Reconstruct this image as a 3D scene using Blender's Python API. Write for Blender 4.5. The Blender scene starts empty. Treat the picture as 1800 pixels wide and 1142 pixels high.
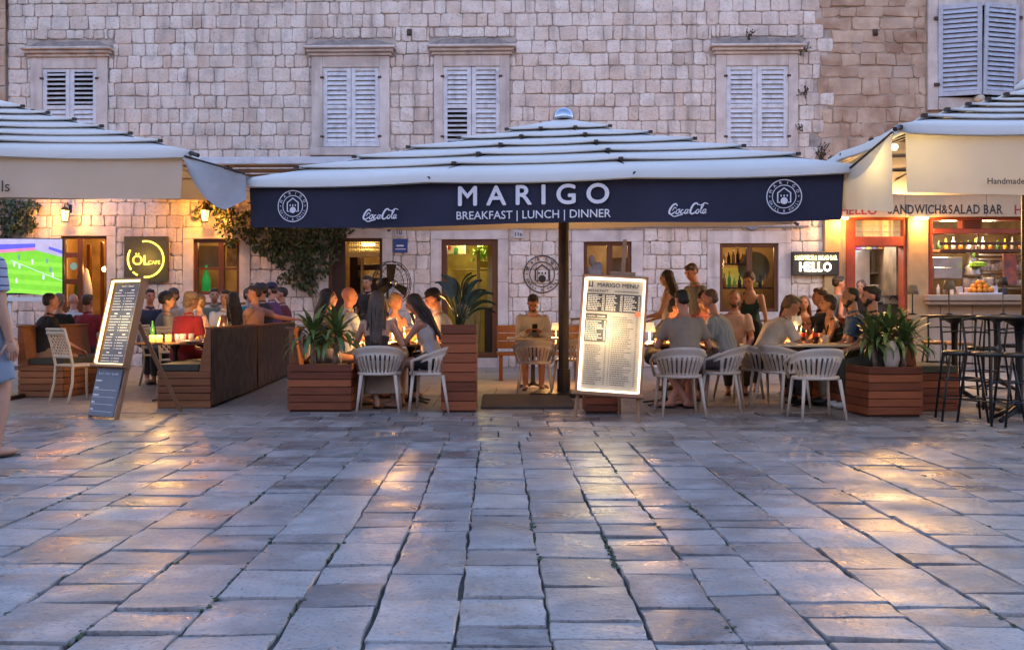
import bpy, math, random
import numpy as np
from mathutils import Matrix, Vector, Euler, Quaternion
PI = math.pi
R = math.radians
SC = bpy.context.scene
COL = SC.collection

# ---------------------------------------------------------------- camera
CAMH, FPX, VX, VY = 1.1, 1800.0, 875.0, 548.0
cam_d = bpy.data.cameras.new('camera'); cam = bpy.data.objects.new('camera', cam_d); COL.objects.link(cam)
cam.location = (0, 0, CAMH); cam.rotation_euler = (PI/2, 0, 0)
cam_d.sensor_width = 36; cam_d.lens = 36
cam_d.shift_x = 25/1800; cam_d.shift_y = -23/1800
cam_d.clip_end = 500
SC.camera = cam
# ---------------------------------------------------------------- dusk sky, faint sun, exposure
LK, EK = .05, .0040                                             # lamp level that goes with the long dusk exposure
SUN_EL, SUN_ROT = R(-1.35), R(12)
world = bpy.data.worlds.new('World'); SC.world = world; world.use_nodes = True
wn = world.node_tree.nodes; wl_ = world.node_tree.links
sky = wn.new('ShaderNodeTexSky'); sky.sky_type = 'NISHITA'; sky.sun_disc = False
sky.sun_elevation = SUN_EL; sky.sun_rotation = SUN_ROT
sky.air_density = 1.0; sky.dust_density = 0.6; sky.ozone_density = 1.85
wl_.new(sky.outputs[0], wn['Background'].inputs[0]); wn['Background'].inputs[1].default_value = 0.15
sun_d = bpy.data.lights.new('sun', 'SUN'); sun_d.energy = 0.004; sun_d.angle = R(20); sun_d.color = (1.0, .74, .68)
sun = bpy.data.objects.new('sun', sun_d); COL.objects.link(sun)
_sd = Vector((math.sin(SUN_ROT)*math.cos(SUN_EL), math.cos(SUN_ROT)*math.cos(SUN_EL), math.sin(SUN_EL)))
sun.rotation_euler = _sd.to_track_quat('Z', 'Y').to_euler()
SC.view_settings.view_transform = 'Standard'; SC.view_settings.look = 'None'
SC.view_settings.gamma = 1; SC.view_settings.use_curve_mapping = False
SC.view_settings.exposure = 6.03
try:
    SC.cycles.use_denoising = True
    SC.cycles.max_bounces = 6; SC.cycles.diffuse_bounces = 3; SC.cycles.glossy_bounces = 3
    SC.cycles.transmission_bounces = 4; SC.cycles.transparent_max_bounces = 6
    SC.cycles.caustics_reflective = False; SC.cycles.caustics_refractive = False
    SC.cycles.sample_clamp_indirect = 6
except Exception:
    pass

# ---------------------------------------------------------------- pixel helpers (photo pixels -> real place at distance d)
def gd(py): return FPX*CAMH/(py-VY)                 # distance of a ground point seen at row py
def PX(px, d): return (px-VX)*d/FPX
def PZ(py, d): return CAMH-(py-VY)*d/FPX
WY, WA = 20.4, R(1.5)                               # facade plane
def wl(px, py):
    t = (px-VX)/FPX; Y = WY/(1+math.tan(WA)*t)
    return t*Y/math.cos(WA), CAMH-(py-VY)*Y/FPX
def wall_frame(o): o.location = (0, WY, 0); o.rotation_euler = (0, 0, -WA)

# ---------------------------------------------------------------- mesh builder
class MB:
    def __init__(s):
        s.v = []; s.f = []; s.mi = []; s.sm = []; s.t = []; s.M = None; s.tint = .5; s.mat = 0; s.smooth = False
    def add(s, vs, fs):
        o = len(s.v)
        if s.M is not None: vs = [s.M @ Vector(p) for p in vs]
        s.v.extend([tuple(p) for p in vs]); s.t.extend([s.tint]*len(vs))
        for f in fs:
            s.f.append([i+o for i in f]); s.mi.append(s.mat); s.sm.append(s.smooth)
        return o
    def box(s, x0, x1, y0, y1, z0, z1):
        s.add([(x0,y0,z0),(x1,y0,z0),(x1,y1,z0),(x0,y1,z0),(x0,y0,z1),(x1,y0,z1),(x1,y1,z1),(x0,y1,z1)],
              [(0,3,2,1),(4,5,6,7),(0,1,5,4),(1,2,6,5),(2,3,7,6),(3,0,4,7)])
    def bbox(s, x0, x1, y0, y1, z0, z1, b=.004):       # box with chamfered edges
        vs = []; 
        for (x, sx) in ((x0,1),(x1,-1)):
            for (y, sy) in ((y0,1),(y1,-1)):
                for (z, sz) in ((z0,1),(z1,-1)):
                    vs += [(x, y+sy*b, z+sz*b), (x+sx*b, y, z+sz*b), (x+sx*b, y+sy*b, z)]
        def i(a,b_,c,k): return ((a*2+b_)*2+c)*3+k
        fs = []
        for a in (0,1):
            q = [i(a,0,0,0),i(a,0,1,0),i(a,1,1,0),i(a,1,0,0)]; fs.append(q if a==0 else q[::-1])
            q = [i(0,a,0,1),i(1,a,0,1),i(1,a,1,1),i(0,a,1,1)]; fs.append(q if a==0 else q[::-1])
            q = [i(0,0,a,2),i(0,1,a,2),i(1,1,a,2),i(1,0,a,2)]; fs.append(q if a==0 else q[::-1])
        for a in (0,1):
            for b_ in (0,1):
                q=[i(a,b_,0,0),i(a,b_,0,1),i(a,b_,1,1),i(a,b_,1,0)]; fs.append(q if a==b_ else q[::-1])
                q=[i(a,0,b_,0),i(a,1,b_,0),i(a,1,b_,2),i(a,0,b_,2)]; fs.append(q if a==b_ else q[::-1])
                q=[i(0,a,b_,1),i(0,a,b_,2),i(1,a,b_,2),i(1,a,b_,1)]; fs.append(q if a==b_ else q[::-1])
                for c in (0,1):
                    q=[i(a,b_,c,0),i(a,b_,c,1),i(a,b_,c,2)]; fs.append(q if (a+b_+c)%2==1 else q[::-1])
        s.add(vs, fs)
    def quad(s, a, b, c, d): s.add([a,b,c,d], [(0,1,2,3)])
    def tube(s, pts, rad, n=8, caps=True, flat=1.0):
        pts = [Vector(p) for p in pts]; m = len(pts)
        if not hasattr(rad, '__len__'): rad = [rad]*m
        vs = []; fs = []; pn = None
        for k in range(m):
            d = (pts[min(k+1,m-1)]-pts[max(k-1,0)])
            if d.length < 1e-9: d = Vector((0,0,1))
            d.normalize()
            if pn is None:
                a = Vector((0,0,1)) if abs(d.z) < .9 else Vector((0,1,0))
                u = d.cross(a).normalized()
            else:
                u = (pn-d*pn.dot(d))
                u = u.normalized() if u.length > 1e-6 else d.orthogonal().normalized()
            pn = u; w = d.cross(u)
            for j in range(n):
                a = 2*PI*j/n
                vs.append(pts[k]+(u*math.cos(a)+w*math.sin(a)*flat)*rad[k])
        for k in range(m-1):
            for j in range(n):
                j2 = (j+1) % n
                fs.append((k*n+j, k*n+j2, (k+1)*n+j2, (k+1)*n+j))
        if caps: fs.append(tuple(range(n-1,-1,-1))); fs.append(tuple(range((m-1)*n, m*n)))
        s.add(vs, fs)
    def lathe(s, prof, n=16, c=(0,0,0)):
        vs = []; fs = []; m = len(prof)
        for (r, z) in prof:
            for j in range(n):
                a = 2*PI*j/n; vs.append((c[0]+r*math.cos(a), c[1]+r*math.sin(a), c[2]+z))
        for k in range(m-1):
            for j in range(n):
                j2 = (j+1) % n; fs.append((k*n+j, k*n+j2, (k+1)*n+j2, (k+1)*n+j))
        fs.append(tuple(range(n-1,-1,-1))); fs.append(tuple(range((m-1)*n, m*n)))
        s.add(vs, fs)
    def ell(s, c, r, n=12, m=8, rot=None):
        vs = []; fs = []; c = Vector(c)
        for k in range(m+1):
            th = PI*k/m
            for j in range(n):
                a = 2*PI*j/n
                p = Vector((r[0]*math.sin(th)*math.cos(a), r[1]*math.sin(th)*math.sin(a), -r[2]*math.cos(th)))
                if rot is not None: p = rot @ p
                vs.append(c+p)
        for k in range(m):
            for j in range(n):
                j2 = (j+1) % n; fs.append((k*n+j, k*n+j2, (k+1)*n+j2, (k+1)*n+j))
        s.add(vs, fs)
    def loft(s, rings, closed=True):                  # rings: lists of equal length point loops
        n = len(rings[0]); vs = [p for r in rings for p in r]; fs = []
        for k in range(len(rings)-1):
            for j in range(n if closed else n-1):
                j2 = (j+1) % n; fs.append((k*n+j, k*n+j2, (k+1)*n+j2, (k+1)*n+j))
        if closed: fs.append(tuple(range(n-1,-1,-1))); fs.append(tuple(range((len(rings)-1)*n, len(rings)*n)))
        s.add(vs, fs)
    def prism(s, poly, y0, y1):                        # polygon in x,z (counter-clockwise seen from -y), extruded along y
        n = len(poly)
        vs = [(p[0], y0, p[1]) for p in poly]+[(p[0], y1, p[1]) for p in poly]
        fs = [tuple(range(n)), tuple(range(2*n-1, n-1, -1))]
        for j in range(n):
            j2 = (j+1) % n; fs.append((j, n+j, n+j2, j2))
        s.add(vs, fs)
    def ribbon(s, pts, wid, y=0.0):                    # flat stroke in the x,z plane
        m = len(pts)
        if not hasattr(wid, '__len__'): wid = [wid]*m
        vs = []; fs = []
        for k in range(m):
            a = pts[max(k-1,0)]; b = pts[min(k+1,m-1)]
            dx, dz = b[0]-a[0], b[1]-a[1]; l = math.hypot(dx, dz) or 1
            nx, nz = -dz/l*wid[k]/2, dx/l*wid[k]/2
            vs += [(pts[k][0]+nx, y, pts[k][1]+nz), (pts[k][0]-nx, y, pts[k][1]-nz)]
        for k in range(m-1): fs.append((2*k, 2*k+1, 2*k+3, 2*k+2))
        s.add(vs, fs)
    def disc(s, cx, cz, r, y, n=32, r0=0.0):
        if r0 > 0:
            vs = []; fs = []
            for j in range(n):
                a = 2*PI*j/n
                vs += [(cx+r*math.cos(a), y, cz+r*math.sin(a)), (cx+r0*math.cos(a), y, cz+r0*math.sin(a))]
            for j in range(n):
                k = (j+1) % n; fs.append((2*j, 2*k, 2*k+1, 2*j+1))
            s.add(vs, fs)
        else:
            s.add([(cx+r*math.cos(2*PI*j/n), y, cz+r*math.sin(2*PI*j/n)) for j in range(n)], [tuple(range(n))])
    def mesh(s, name, mats):
        me = bpy.data.meshes.new(name)
        me.from_pydata(s.v, [], s.f)
        for m in (mats if isinstance(mats, (list, tuple)) else [mats]): me.materials.append(m)
        if s.f:
            me.polygons.foreach_set('material_index', s.mi); me.polygons.foreach_set('use_smooth', s.sm)
            at = me.attributes.new('tint', 'FLOAT', 'POINT'); at.data.foreach_set('value', s.t)
        me.update()
        return me
    def build(s, name, mats, parent=None, **kw):
        o = bpy.data.objects.new(name, s.mesh(name, mats)); COL.objects.link(o)
        if parent is not None: o.parent = parent
        for k, v in kw.items(): o[k] = v
        return o

def empty(name, label, cat, loc=(0,0,0), rz=0.0, group=None):
    o = bpy.data.objects.new(name, None); COL.objects.link(o); o.empty_display_size = .1
    o.location = loc; o.rotation_euler = (0, 0, rz)
    o['label'] = label; o['category'] = cat
    if group: o['group'] = group
    return o
def tag(o, label, cat, group=None):
    o['label'] = label; o['category'] = cat
    if group: o['group'] = group
    return o
def inst(name, me, parent, loc=(0,0,0), rot=(0,0,0), scale=(1,1,1)):
    o = bpy.data.objects.new(name, me); COL.objects.link(o); o.parent = parent
    o.location = loc; o.rotation_euler = rot; o.scale = scale
    return o
def copy_tree(o, parent=None, loc=None, rz=None, label=None):
    c = o.copy(); COL.objects.link(c)
    if parent is not None: c.parent = parent
    if loc is not None: c.location = loc
    if rz is not None: c.rotation_euler = (0, 0, rz)
    if label: c['label'] = label
    for ch in list(o.children): copy_tree(ch, c)
    return c
def lamp(name, parent, loc, power, color, radius=.05):
    l = bpy.data.lights.new(name, 'POINT'); l.energy = power*LK; l.color = color; l.shadow_soft_size = radius
    o = bpy.data.objects.new(name, l); COL.objects.link(o); o.location = loc
    if parent is not None: o.parent = parent
    return o

# ---------------------------------------------------------------- materials (node based)
def mat(name, col, rough=.6, col2=None, var=.12, scale=6.0, bump=0.0, bscale=40.0, metal=0.0, emit=None, estr=0.0,
        tintamt=0.0, rvar=0.0, stretch=(1,1,1), spec=.5, trans=0.0, alpha=1.0, translucent=0.0, dirt=None, dirtamt=0.0, dscale=1.5, obj=False, detail=4.0, rscale=None, streak=0.0, speck=0.0, sscale=55):
    m = bpy.data.materials.new(name); m.use_nodes = True
    nt = m.node_tree; N = nt.nodes; L = nt.links; b = N['Principled BSDF']
    tc = N.new('ShaderNodeTexCoord'); mp = N.new('ShaderNodeMapping'); mp.inputs['Scale'].default_value = stretch
    if obj: L.new(tc.outputs['Object'], mp.inputs['Vector'])
    else:
        ge = N.new('ShaderNodeNewGeometry'); L.new(ge.outputs['Position'], mp.inputs['Vector'])
    nz = N.new('ShaderNodeTexNoise'); nz.inputs['Scale'].default_value = scale; nz.inputs['Detail'].default_value = detail
    L.new(mp.outputs[0], nz.inputs['Vector'])
    c2 = col2 or tuple(min(1, c*(1-var*2)) for c in col)
    mr = N.new('ShaderNodeMapRange'); mr.inputs[1].default_value = .3; mr.inputs[2].default_value = .7
    L.new(nz.outputs['Fac'], mr.inputs[0])
    fac = mr.outputs[0]
    if tintamt:
        at = N.new('ShaderNodeAttribute'); at.attribute_name = 'tint'
        mm = N.new('ShaderNodeMix'); mm.data_type = 'FLOAT'; mm.inputs[0].default_value = tintamt
        L.new(fac, mm.inputs[2]); L.new(at.outputs['Fac'], mm.inputs[3]); fac = mm.outputs[0]
    mx = N.new('ShaderNodeMix'); mx.data_type = 'RGBA'
    mx.inputs[6].default_value = (*col, 1); mx.inputs[7].default_value = (*c2, 1); L.new(fac, mx.inputs[0])
    out = mx.outputs[2]
    if dirt:
        n2 = N.new('ShaderNodeTexNoise'); n2.inputs['Scale'].default_value = dscale; n2.inputs['Detail'].default_value = 6
        L.new(mp.outputs[0], n2.inputs['Vector'])
        m2 = N.new('ShaderNodeMapRange'); m2.inputs[1].default_value = .52; m2.inputs[2].default_value = .75; m2.inputs[4].default_value = dirtamt
        L.new(n2.outputs['Fac'], m2.inputs[0])
        x2 = N.new('ShaderNodeMix'); x2.data_type = 'RGBA'; x2.inputs[7].default_value = (*dirt, 1)
        L.new(m2.outputs[0], x2.inputs[0]); L.new(out, x2.inputs[6]); out = x2.outputs[2]
    if speck:
        n6 = N.new('ShaderNodeTexNoise'); n6.inputs['Scale'].default_value = sscale; n6.inputs['Detail'].default_value = 4; L.new(mp.outputs[0], n6.inputs['Vector'])
        r6 = N.new('ShaderNodeMapRange'); r6.inputs[1].default_value = .54; r6.inputs[2].default_value = .68; r6.inputs[4].default_value = speck; L.new(n6.outputs['Fac'], r6.inputs[0])
        x6 = N.new('ShaderNodeMix'); x6.data_type = 'RGBA'; x6.inputs[7].default_value = tuple(v*.3 for v in c2)+(1,); L.new(r6.outputs[0], x6.inputs[0]); L.new(out, x6.inputs[6]); out = x6.outputs[2]
    if streak:
        m3_ = N.new('ShaderNodeMapping'); m3_.inputs['Scale'].default_value = (5, 5, .45)
        g3 = N.new('ShaderNodeNewGeometry'); L.new(g3.outputs['Position'], m3_.inputs['Vector'])
        n5 = N.new('ShaderNodeTexNoise'); n5.inputs['Scale'].default_value = 1.0; n5.inputs['Detail'].default_value = 5; L.new(m3_.outputs[0], n5.inputs['Vector'])
        r5 = N.new('ShaderNodeMapRange'); r5.inputs[1].default_value = .53; r5.inputs[2].default_value = .72; r5.inputs[4].default_value = streak; L.new(n5.outputs['Fac'], r5.inputs[0])
        x5 = N.new('ShaderNodeMix'); x5.data_type = 'RGBA'; x5.inputs[7].default_value = (.20,.165,.145,1); L.new(r5.outputs[0], x5.inputs[0]); L.new(out, x5.inputs[6]); out = x5.outputs[2]
    L.new(out, b.inputs['Base Color'])
    b.inputs['Roughness'].default_value = rough; b.inputs['Metallic'].default_value = metal
    b.inputs['Specular IOR Level'].default_value = spec
    if rvar:
        n3 = N.new('ShaderNodeTexNoise'); n3.inputs['Scale'].default_value = rscale or scale*2.3; n3.inputs['Detail'].default_value = 5
        L.new(mp.outputs[0], n3.inputs['Vector'])
        m3 = N.new('ShaderNodeMapRange'); m3.inputs[1].default_value = .3; m3.inputs[2].default_value = .7
        m3.inputs[3].default_value = max(.03, rough-rvar); m3.inputs[4].default_value = min(1, rough+rvar)
        L.new(n3.outputs['Fac'], m3.inputs[0]); L.new(m3.outputs[0], b.inputs['Roughness'])
    if bump:
        n4 = N.new('ShaderNodeTexNoise'); n4.inputs['Scale'].default_value = bscale; n4.inputs['Detail'].default_value = 10; n4.inputs['Roughness'].default_value = .6
        L.new(mp.outputs[0], n4.inputs['Vector'])
        bp = N.new('ShaderNodeBump'); bp.inputs['Strength'].default_value = bump; bp.inputs['Distance'].default_value = .02
        L.new(n4.outputs['Fac'], bp.inputs['Height']); L.new(bp.outputs[0], b.inputs['Normal'])
    if emit:
        b.inputs['Emission Color'].default_value = (*emit, 1); b.inputs['Emission Strength'].default_value = estr*EK
    if trans: b.inputs['Transmission Weight'].default_value = trans
    if alpha < 1: b.inputs['Alpha'].default_value = alpha
    if translucent:
        tr = N.new('ShaderNodeBsdfTranslucent'); L.new(out, tr.inputs[0])
        ms = N.new('ShaderNodeMixShader'); ms.inputs[0].default_value = translucent
        L.new(b.outputs[0], ms.inputs[1]); L.new(tr.outputs[0], ms.inputs[2])
        L.new(ms.outputs[0], N['Material Output'].inputs[0])
    return m
def woodmat(name, c1, c2, rough=.5, axis=0, tintamt=.55, spec=.3):
    st = [14, 14, 14]; st[axis] = 1.2
    return mat(name, c1, rough, col2=c2, scale=2.2, stretch=tuple(st), tintamt=tintamt, bump=.25, bscale=4, obj=True, rvar=.1, spec=spec)

S = {}
S['stone'] = mat('limestone_block', (.75,.675,.61), .85, col2=(.55,.41,.32), scale=4, tintamt=.55, bump=.9, bscale=17, streak=.5, speck=.35, sscale=24, dirt=(.26,.22,.20), dirtamt=.5, dscale=2.6)
S['brownstone'] = mat('weathered_brown_block', (.60,.44,.32), .9, col2=(.24,.12,.065), scale=3.0, tintamt=.3, bump=1.0, bscale=12, dirt=(.58,.50,.43), dirtamt=.75, dscale=1.5)
S['mortar'] = mat('lime_mortar', (.52,.44,.385), .95, scale=3, var=.2, bump=.5, bscale=30, dirt=(.13,.11,.11), dirtamt=.7, dscale=3)
S['surround'] = mat('dressed_limestone', (.66,.58,.53), .8, col2=(.48,.40,.35), scale=3.5, streak=.5, bump=.25, bscale=25, dirt=(.22,.17,.14), dirtamt=.35, dscale=2)
S['cornice_top'] = mat('lichen_stone', (.17,.14,.13), .95, col2=(.30,.24,.2), scale=9, bump=.8, bscale=25)
S['mortar_brown'] = mat('tan_mortar', (.46,.35,.26), .95, scale=4, var=.25, bump=.8, bscale=20, dirt=(.2,.14,.1), dirtamt=.6, dscale=2.5)
S['shutter'] = mat('pale_shutter_paint', (.66,.66,.68), .55, col2=(.52,.52,.55), scale=9, tintamt=.3, bump=.15, streak=.25, dirt=(.30,.27,.25), dirtamt=.5, dscale=9)
S['dark'] = mat('dark_interior', (.03,.025,.02), .9)
S['paving'] = mat('polished_limestone_paving', (.30,.285,.275), .37, col2=(.075,.073,.077), scale=5, tintamt=.66, speck=.55, bump=.38, bscale=13, rvar=.19, rscale=2.2, dirt=(.40,.385,.385), dirtamt=.62, dscale=3.6, detail=9, spec=.42)
S['joint'] = mat('earth_joint', (.06,.052,.045), .95, col2=(.03,.03,.02), scale=7, bump=.6, bscale=40, dirt=(.035,.05,.02), dirtamt=.8, dscale=2.5)
S['slab'] = mat('terrace_slab', (.30,.25,.21), .5, col2=(.21,.175,.15), scale=4, tintamt=.5, bump=.1, bscale=20, rvar=.1)
S['iron'] = mat('black_iron', (.016,.016,.018), .45, metal=.3, var=.3, bump=.05)
S['ironrust'] = mat('rusty_iron', (.09,.05,.035), .8, var=.3)
S['woodred'] = woodmat('red_brown_plank', (.32,.092,.034), (.085,.022,.011), rough=.62, tintamt=.75)
S['woodredv'] = woodmat('red_brown_post', (.18,.065,.035), (.10,.035,.02), axis=2)
S['woodtan'] = woodmat('tan_plank', (.31,.125,.048), (.13,.048,.02), rough=.62)
S['woodframe'] = woodmat('brown_frame_wood', (.14,.05,.022), (.075,.026,.012), axis=2, rough=.4)
S['wooddark'] = woodmat('dark_door_wood', (.055,.022,.013), (.03,.012,.008), axis=2)
S['woodeasel'] = woodmat('easel_wood', (.30,.16,.085), (.2,.10,.05), axis=2)
S['panel'] = mat('dark_bronze_panel', (.075,.040,.022), .45, spec=.3, col2=(.028,.016,.010), scale=3, bump=.08, bscale=12, rvar=.1, metal=.2)
S['taupe'] = mat('taupe_plastic', (.48,.40,.325), .5, var=.05, bump=.03)
S['white'] = mat('white_paint', (.7,.68,.66), .5, var=.05)
S['cream'] = mat('cream_paint', (.54,.45,.33), .6, var=.08)
S['navy'] = mat('navy_canvas', (.019,.020,.046), .85, col2=(.012,.013,.031), scale=1.6, bump=.5, bscale=2.6)
S['canvas'] = mat('cream_canvas', (.66,.62,.58), .8, col2=(.60,.56,.52), scale=1.3, bump=.12, bscale=2.5, translucent=.12)
S['canvas_lit'] = mat('cream_canvas_valance', (.64,.58,.48), .8, col2=(.57,.51,.41), scale=1.3, bump=.25, bscale=2.5, translucent=.35)
S['roof'] = mat('white_canvas', (.70,.665,.61), .8, col2=(.63,.60,.55), scale=1.0, bump=.1, bscale=2, translucent=.08)
S['print'] = mat('white_print', (.72,.70,.74), .7, var=.03)
S['printdark'] = mat('dark_print', (.03,.028,.028), .7, var=.05)
S['printred'] = mat('red_print', (.35,.03,.03), .7, var=.05)
S['pole'] = mat('bronze_pole', (.045,.033,.026), .4, metal=.3, var=.2)
S['chrome'] = mat('polished_steel', (.42,.46,.52), .16, metal=1.0, var=.02)
S['gutter'] = mat('grey_gutter_cloth', (.42,.43,.46), .8, var=.08, bump=.2, bscale=3, translucent=.1)
S['glass'] = mat('window_glass', (.9,.9,.9), .05, trans=1.0, alpha=.35)
S['plaster'] = mat('warm_plaster', (.62,.5,.3), .8, var=.1)
S['pillar'] = mat('ochre_cream_render', (.42,.27,.12), .7, var=.1, bump=.15)
S['orange_paint'] = mat('orange_brown_paint', (.30,.05,.011), .45, col2=(.20,.03,.007), scale=4)

ORD = 'first second third fourth fifth sixth seventh eighth ninth tenth eleventh twelfth thirteenth'.split()
# ================================================================ GROUND
rng = random.Random(7)
def slab_mesh(mb, x0, x1, y0, y1, z=0.0, g=.0035, depth=.03, wob=.003, n=3, ch=.005):
    """one worn paving stone: uneven dished top on a small grid, rounded edge, sides down into the joint"""
    jx = [rng.uniform(-.006,.006) for _ in range(4)]; jy = [rng.uniform(-.011,.011) for _ in range(4)]
    tx, ty = rng.uniform(-.007,.007), rng.uniform(-.007,.007); dz = rng.uniform(-.004,.004)
    ex = (rng.uniform(-.003,.004), rng.uniform(-.004,.003))
    def pt(u, v, ins, zz):
        xa, xb = x0+g+ins+ex[0], x1-g-ins+ex[1]; ya, yb = y0+g*2.2+ins, y1-g*2.2-ins
        ox = (jx[0]*(1-u)*(1-v)+jx[1]*u*(1-v)+jx[2]*u*v+jx[3]*(1-u)*v)
        oy = (jy[0]*(1-u)*(1-v)+jy[1]*u*(1-v)+jy[2]*u*v+jy[3]*(1-u)*v)
        return (xa+(xb-xa)*u+ox, ya+(yb-ya)*v+oy, zz)
    vs = []; fs = []; ej = {}
    for j in range(n+1):
        for i in range(n+1):
            u, v = i/n, j/n; e = (i in (0,n)) or (j in (0,n))
            if e: ej[(i,j)] = (rng.uniform(-.006,.006), rng.uniform(-.006,.006))
            h = z+dz+(u-.5)*tx+(v-.5)*ty+rng.uniform(-wob,wob)*(.35 if e else 1)-(.002 if e else 0)
            p = pt(u, v, ch, h); q = ej.get((i,j),(0,0)); vs.append((p[0]+q[0],p[1]+q[1],p[2]))
    for j in range(n):
        for i in range(n):
            a = j*(n+1)+i; fs.append((a, a+1, a+n+2, a+n+1))
    rim = [i for i in range(n+1)]+[(n+1)*j+n for j in range(1,n+1)]+[(n+1)*n+i for i in range(n-1,-1,-1)]+[(n+1)*j for j in range(n-1,0,-1)]
    dup = len(vs)
    for k in rim: vs.append(vs[k])
    base = len(vs)
    for k in rim:
        i, j = k % (n+1), k//(n+1)
        a = pt(i/n, j/n, rng.uniform(-.002,.004), z+dz-.006); q = ej[(i,j)]; vs.append((a[0]+q[0],a[1]+q[1],a[2]))
    m = len(rim)
    for k in rim:
        i, j = k % (n+1), k//(n+1); vs.append(pt(i/n, j/n, 0, z-depth))
    for q in range(m):
        q2 = (q+1) % m
        fs.append((dup+q2, dup+q, base+q, base+q2)); fs.append((base+q2, base+q, base+m+q, base+m+q2))
    mb.smooth = True
    mb.add(vs, fs)
mb = MB(); mb.quad((-60,-30,-.017),(60,-30,-.017),(60,WY+3,-.017),(-60,WY+3,-.017))
ground = mb.build('piazza_ground', S['joint'], kind='structure')
BAND, KERB = gd(775), gd(728)
xs = [-1.43,-1.09,-.75,-.45,-.145,.18,.52,.82,1.10,1.48,1.82,2.12,2.52]
while xs[-1] < 9.5: xs.append(xs[-1]+rng.choice((.26,.3,.34,.38,.44,.5)))
while xs[0] > -9.5: xs.insert(0, xs[0]-rng.uniform(.30,.46))
cells = []
for i in range(len(xs)-1):
    y = 1.6+rng.uniform(-.3,.2)
    while y < BAND-.12:
        l = rng.choice([.2,.26,.3,.34,.38,.42,.46,.54])*rng.uniform(.9,1.1)
        y2 = min(y+l, BAND)
        if BAND-y2 < .16: y2 = BAND
        cells.append((xs[i], xs[i+1], y, y2)); y = y2
y = BAND
for k, row in enumerate((.34,.42,.40,.46,.44,.42)):
    y2 = y+row
    x = -10+rng.uniform(0,.3)
    while x < 10:
        w = rng.uniform(.28,.5) if k else rng.uniform(.5,1.1); cells.append((x, x+w, y, y2)); x += w
    y = y2
PAVE_END = y
def show(c):      # rough share of the picture a flat stone takes
    x, yy = (c[0]+c[1])/2, (c[2]+c[3])/2
    if yy < 3.0 or abs(x) > .54*yy+.2: return 0
    return (c[1]-c[0])*(c[3]-c[2])/yy**3
cells.sort(key=show, reverse=True)
TOP = 290
rest = MB()
for k, c in enumerate(cells):
    m_ = MB() if k < TOP else rest
    m_.tint = min(1, max(0, rng.gauss(.5,.33)))
    if k < TOP:
        cx, cy = (c[0]+c[1])/2, (c[2]+c[3])/2
        slab_mesh(m_, c[0]-cx, c[1]-cx, c[2]-cy, c[3]-cy, n=4)
        o = m_.build('paving_stone', S['paving'], ground); o.location = (cx, cy, 0)
    else: slab_mesh(m_, *c, n=2)
rest.build('paving_stones_beyond', S['paving'], ground, kind='stuff')
# moss growing in the joints
mb = MB(); 
for _ in range(1100):
    i = rng.randrange(len(xs)); x = xs[i]; y = rng.uniform(2.9, BAND)
    if abs(x) > .56*y: continue
    if (math.sin(x*3.1)+math.sin(y*1.3+x*5)+math.sin(x*1.7-y*2.2)) < .1: continue
    for _k in range(5):
        px, py = x+rng.gauss(0,.008), y+rng.gauss(0,.05); r = rng.uniform(.004,.012)
        mb.ell((px,py,-.008), (r, r*1.5, r*.9), 6, 4)
moss = mb.build('moss', mat('moss_tuft', (.05,.07,.025), .9, col2=(.03,.04,.02), scale=30), ground, kind='stuff')
# terrace floor: large slabs
mb = MB(); mb.box(-13, 13, PAVE_END, WY+.9, -.016, -.008)
terrace = mb.build('terrace_floor', S['joint'], kind='structure')
yy = PAVE_END
tr = random.Random(3)
cnt = 0
over = MB()
while yy < WY+.6:
    h = .74; x = -9.2+tr.uniform(0,.5)
    while x < 9.4:
        w = tr.uniform(.8,1.05)
        m_ = MB() if abs(x+w/2) < .56*yy else over
        m_.tint = tr.random()
        q = m_
        q.bbox(x+.004, x+w-.004, yy+.004, min(yy+h, WY+.6)-.004, -.03, tr.uniform(-.002,.001), .004)
        if m_ is not over: m_.build('slab', S['slab'], terrace); cnt += 1
        x += w
    yy += h
over.build('slabs_beyond', S['slab'], terrace, kind='stuff')

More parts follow.
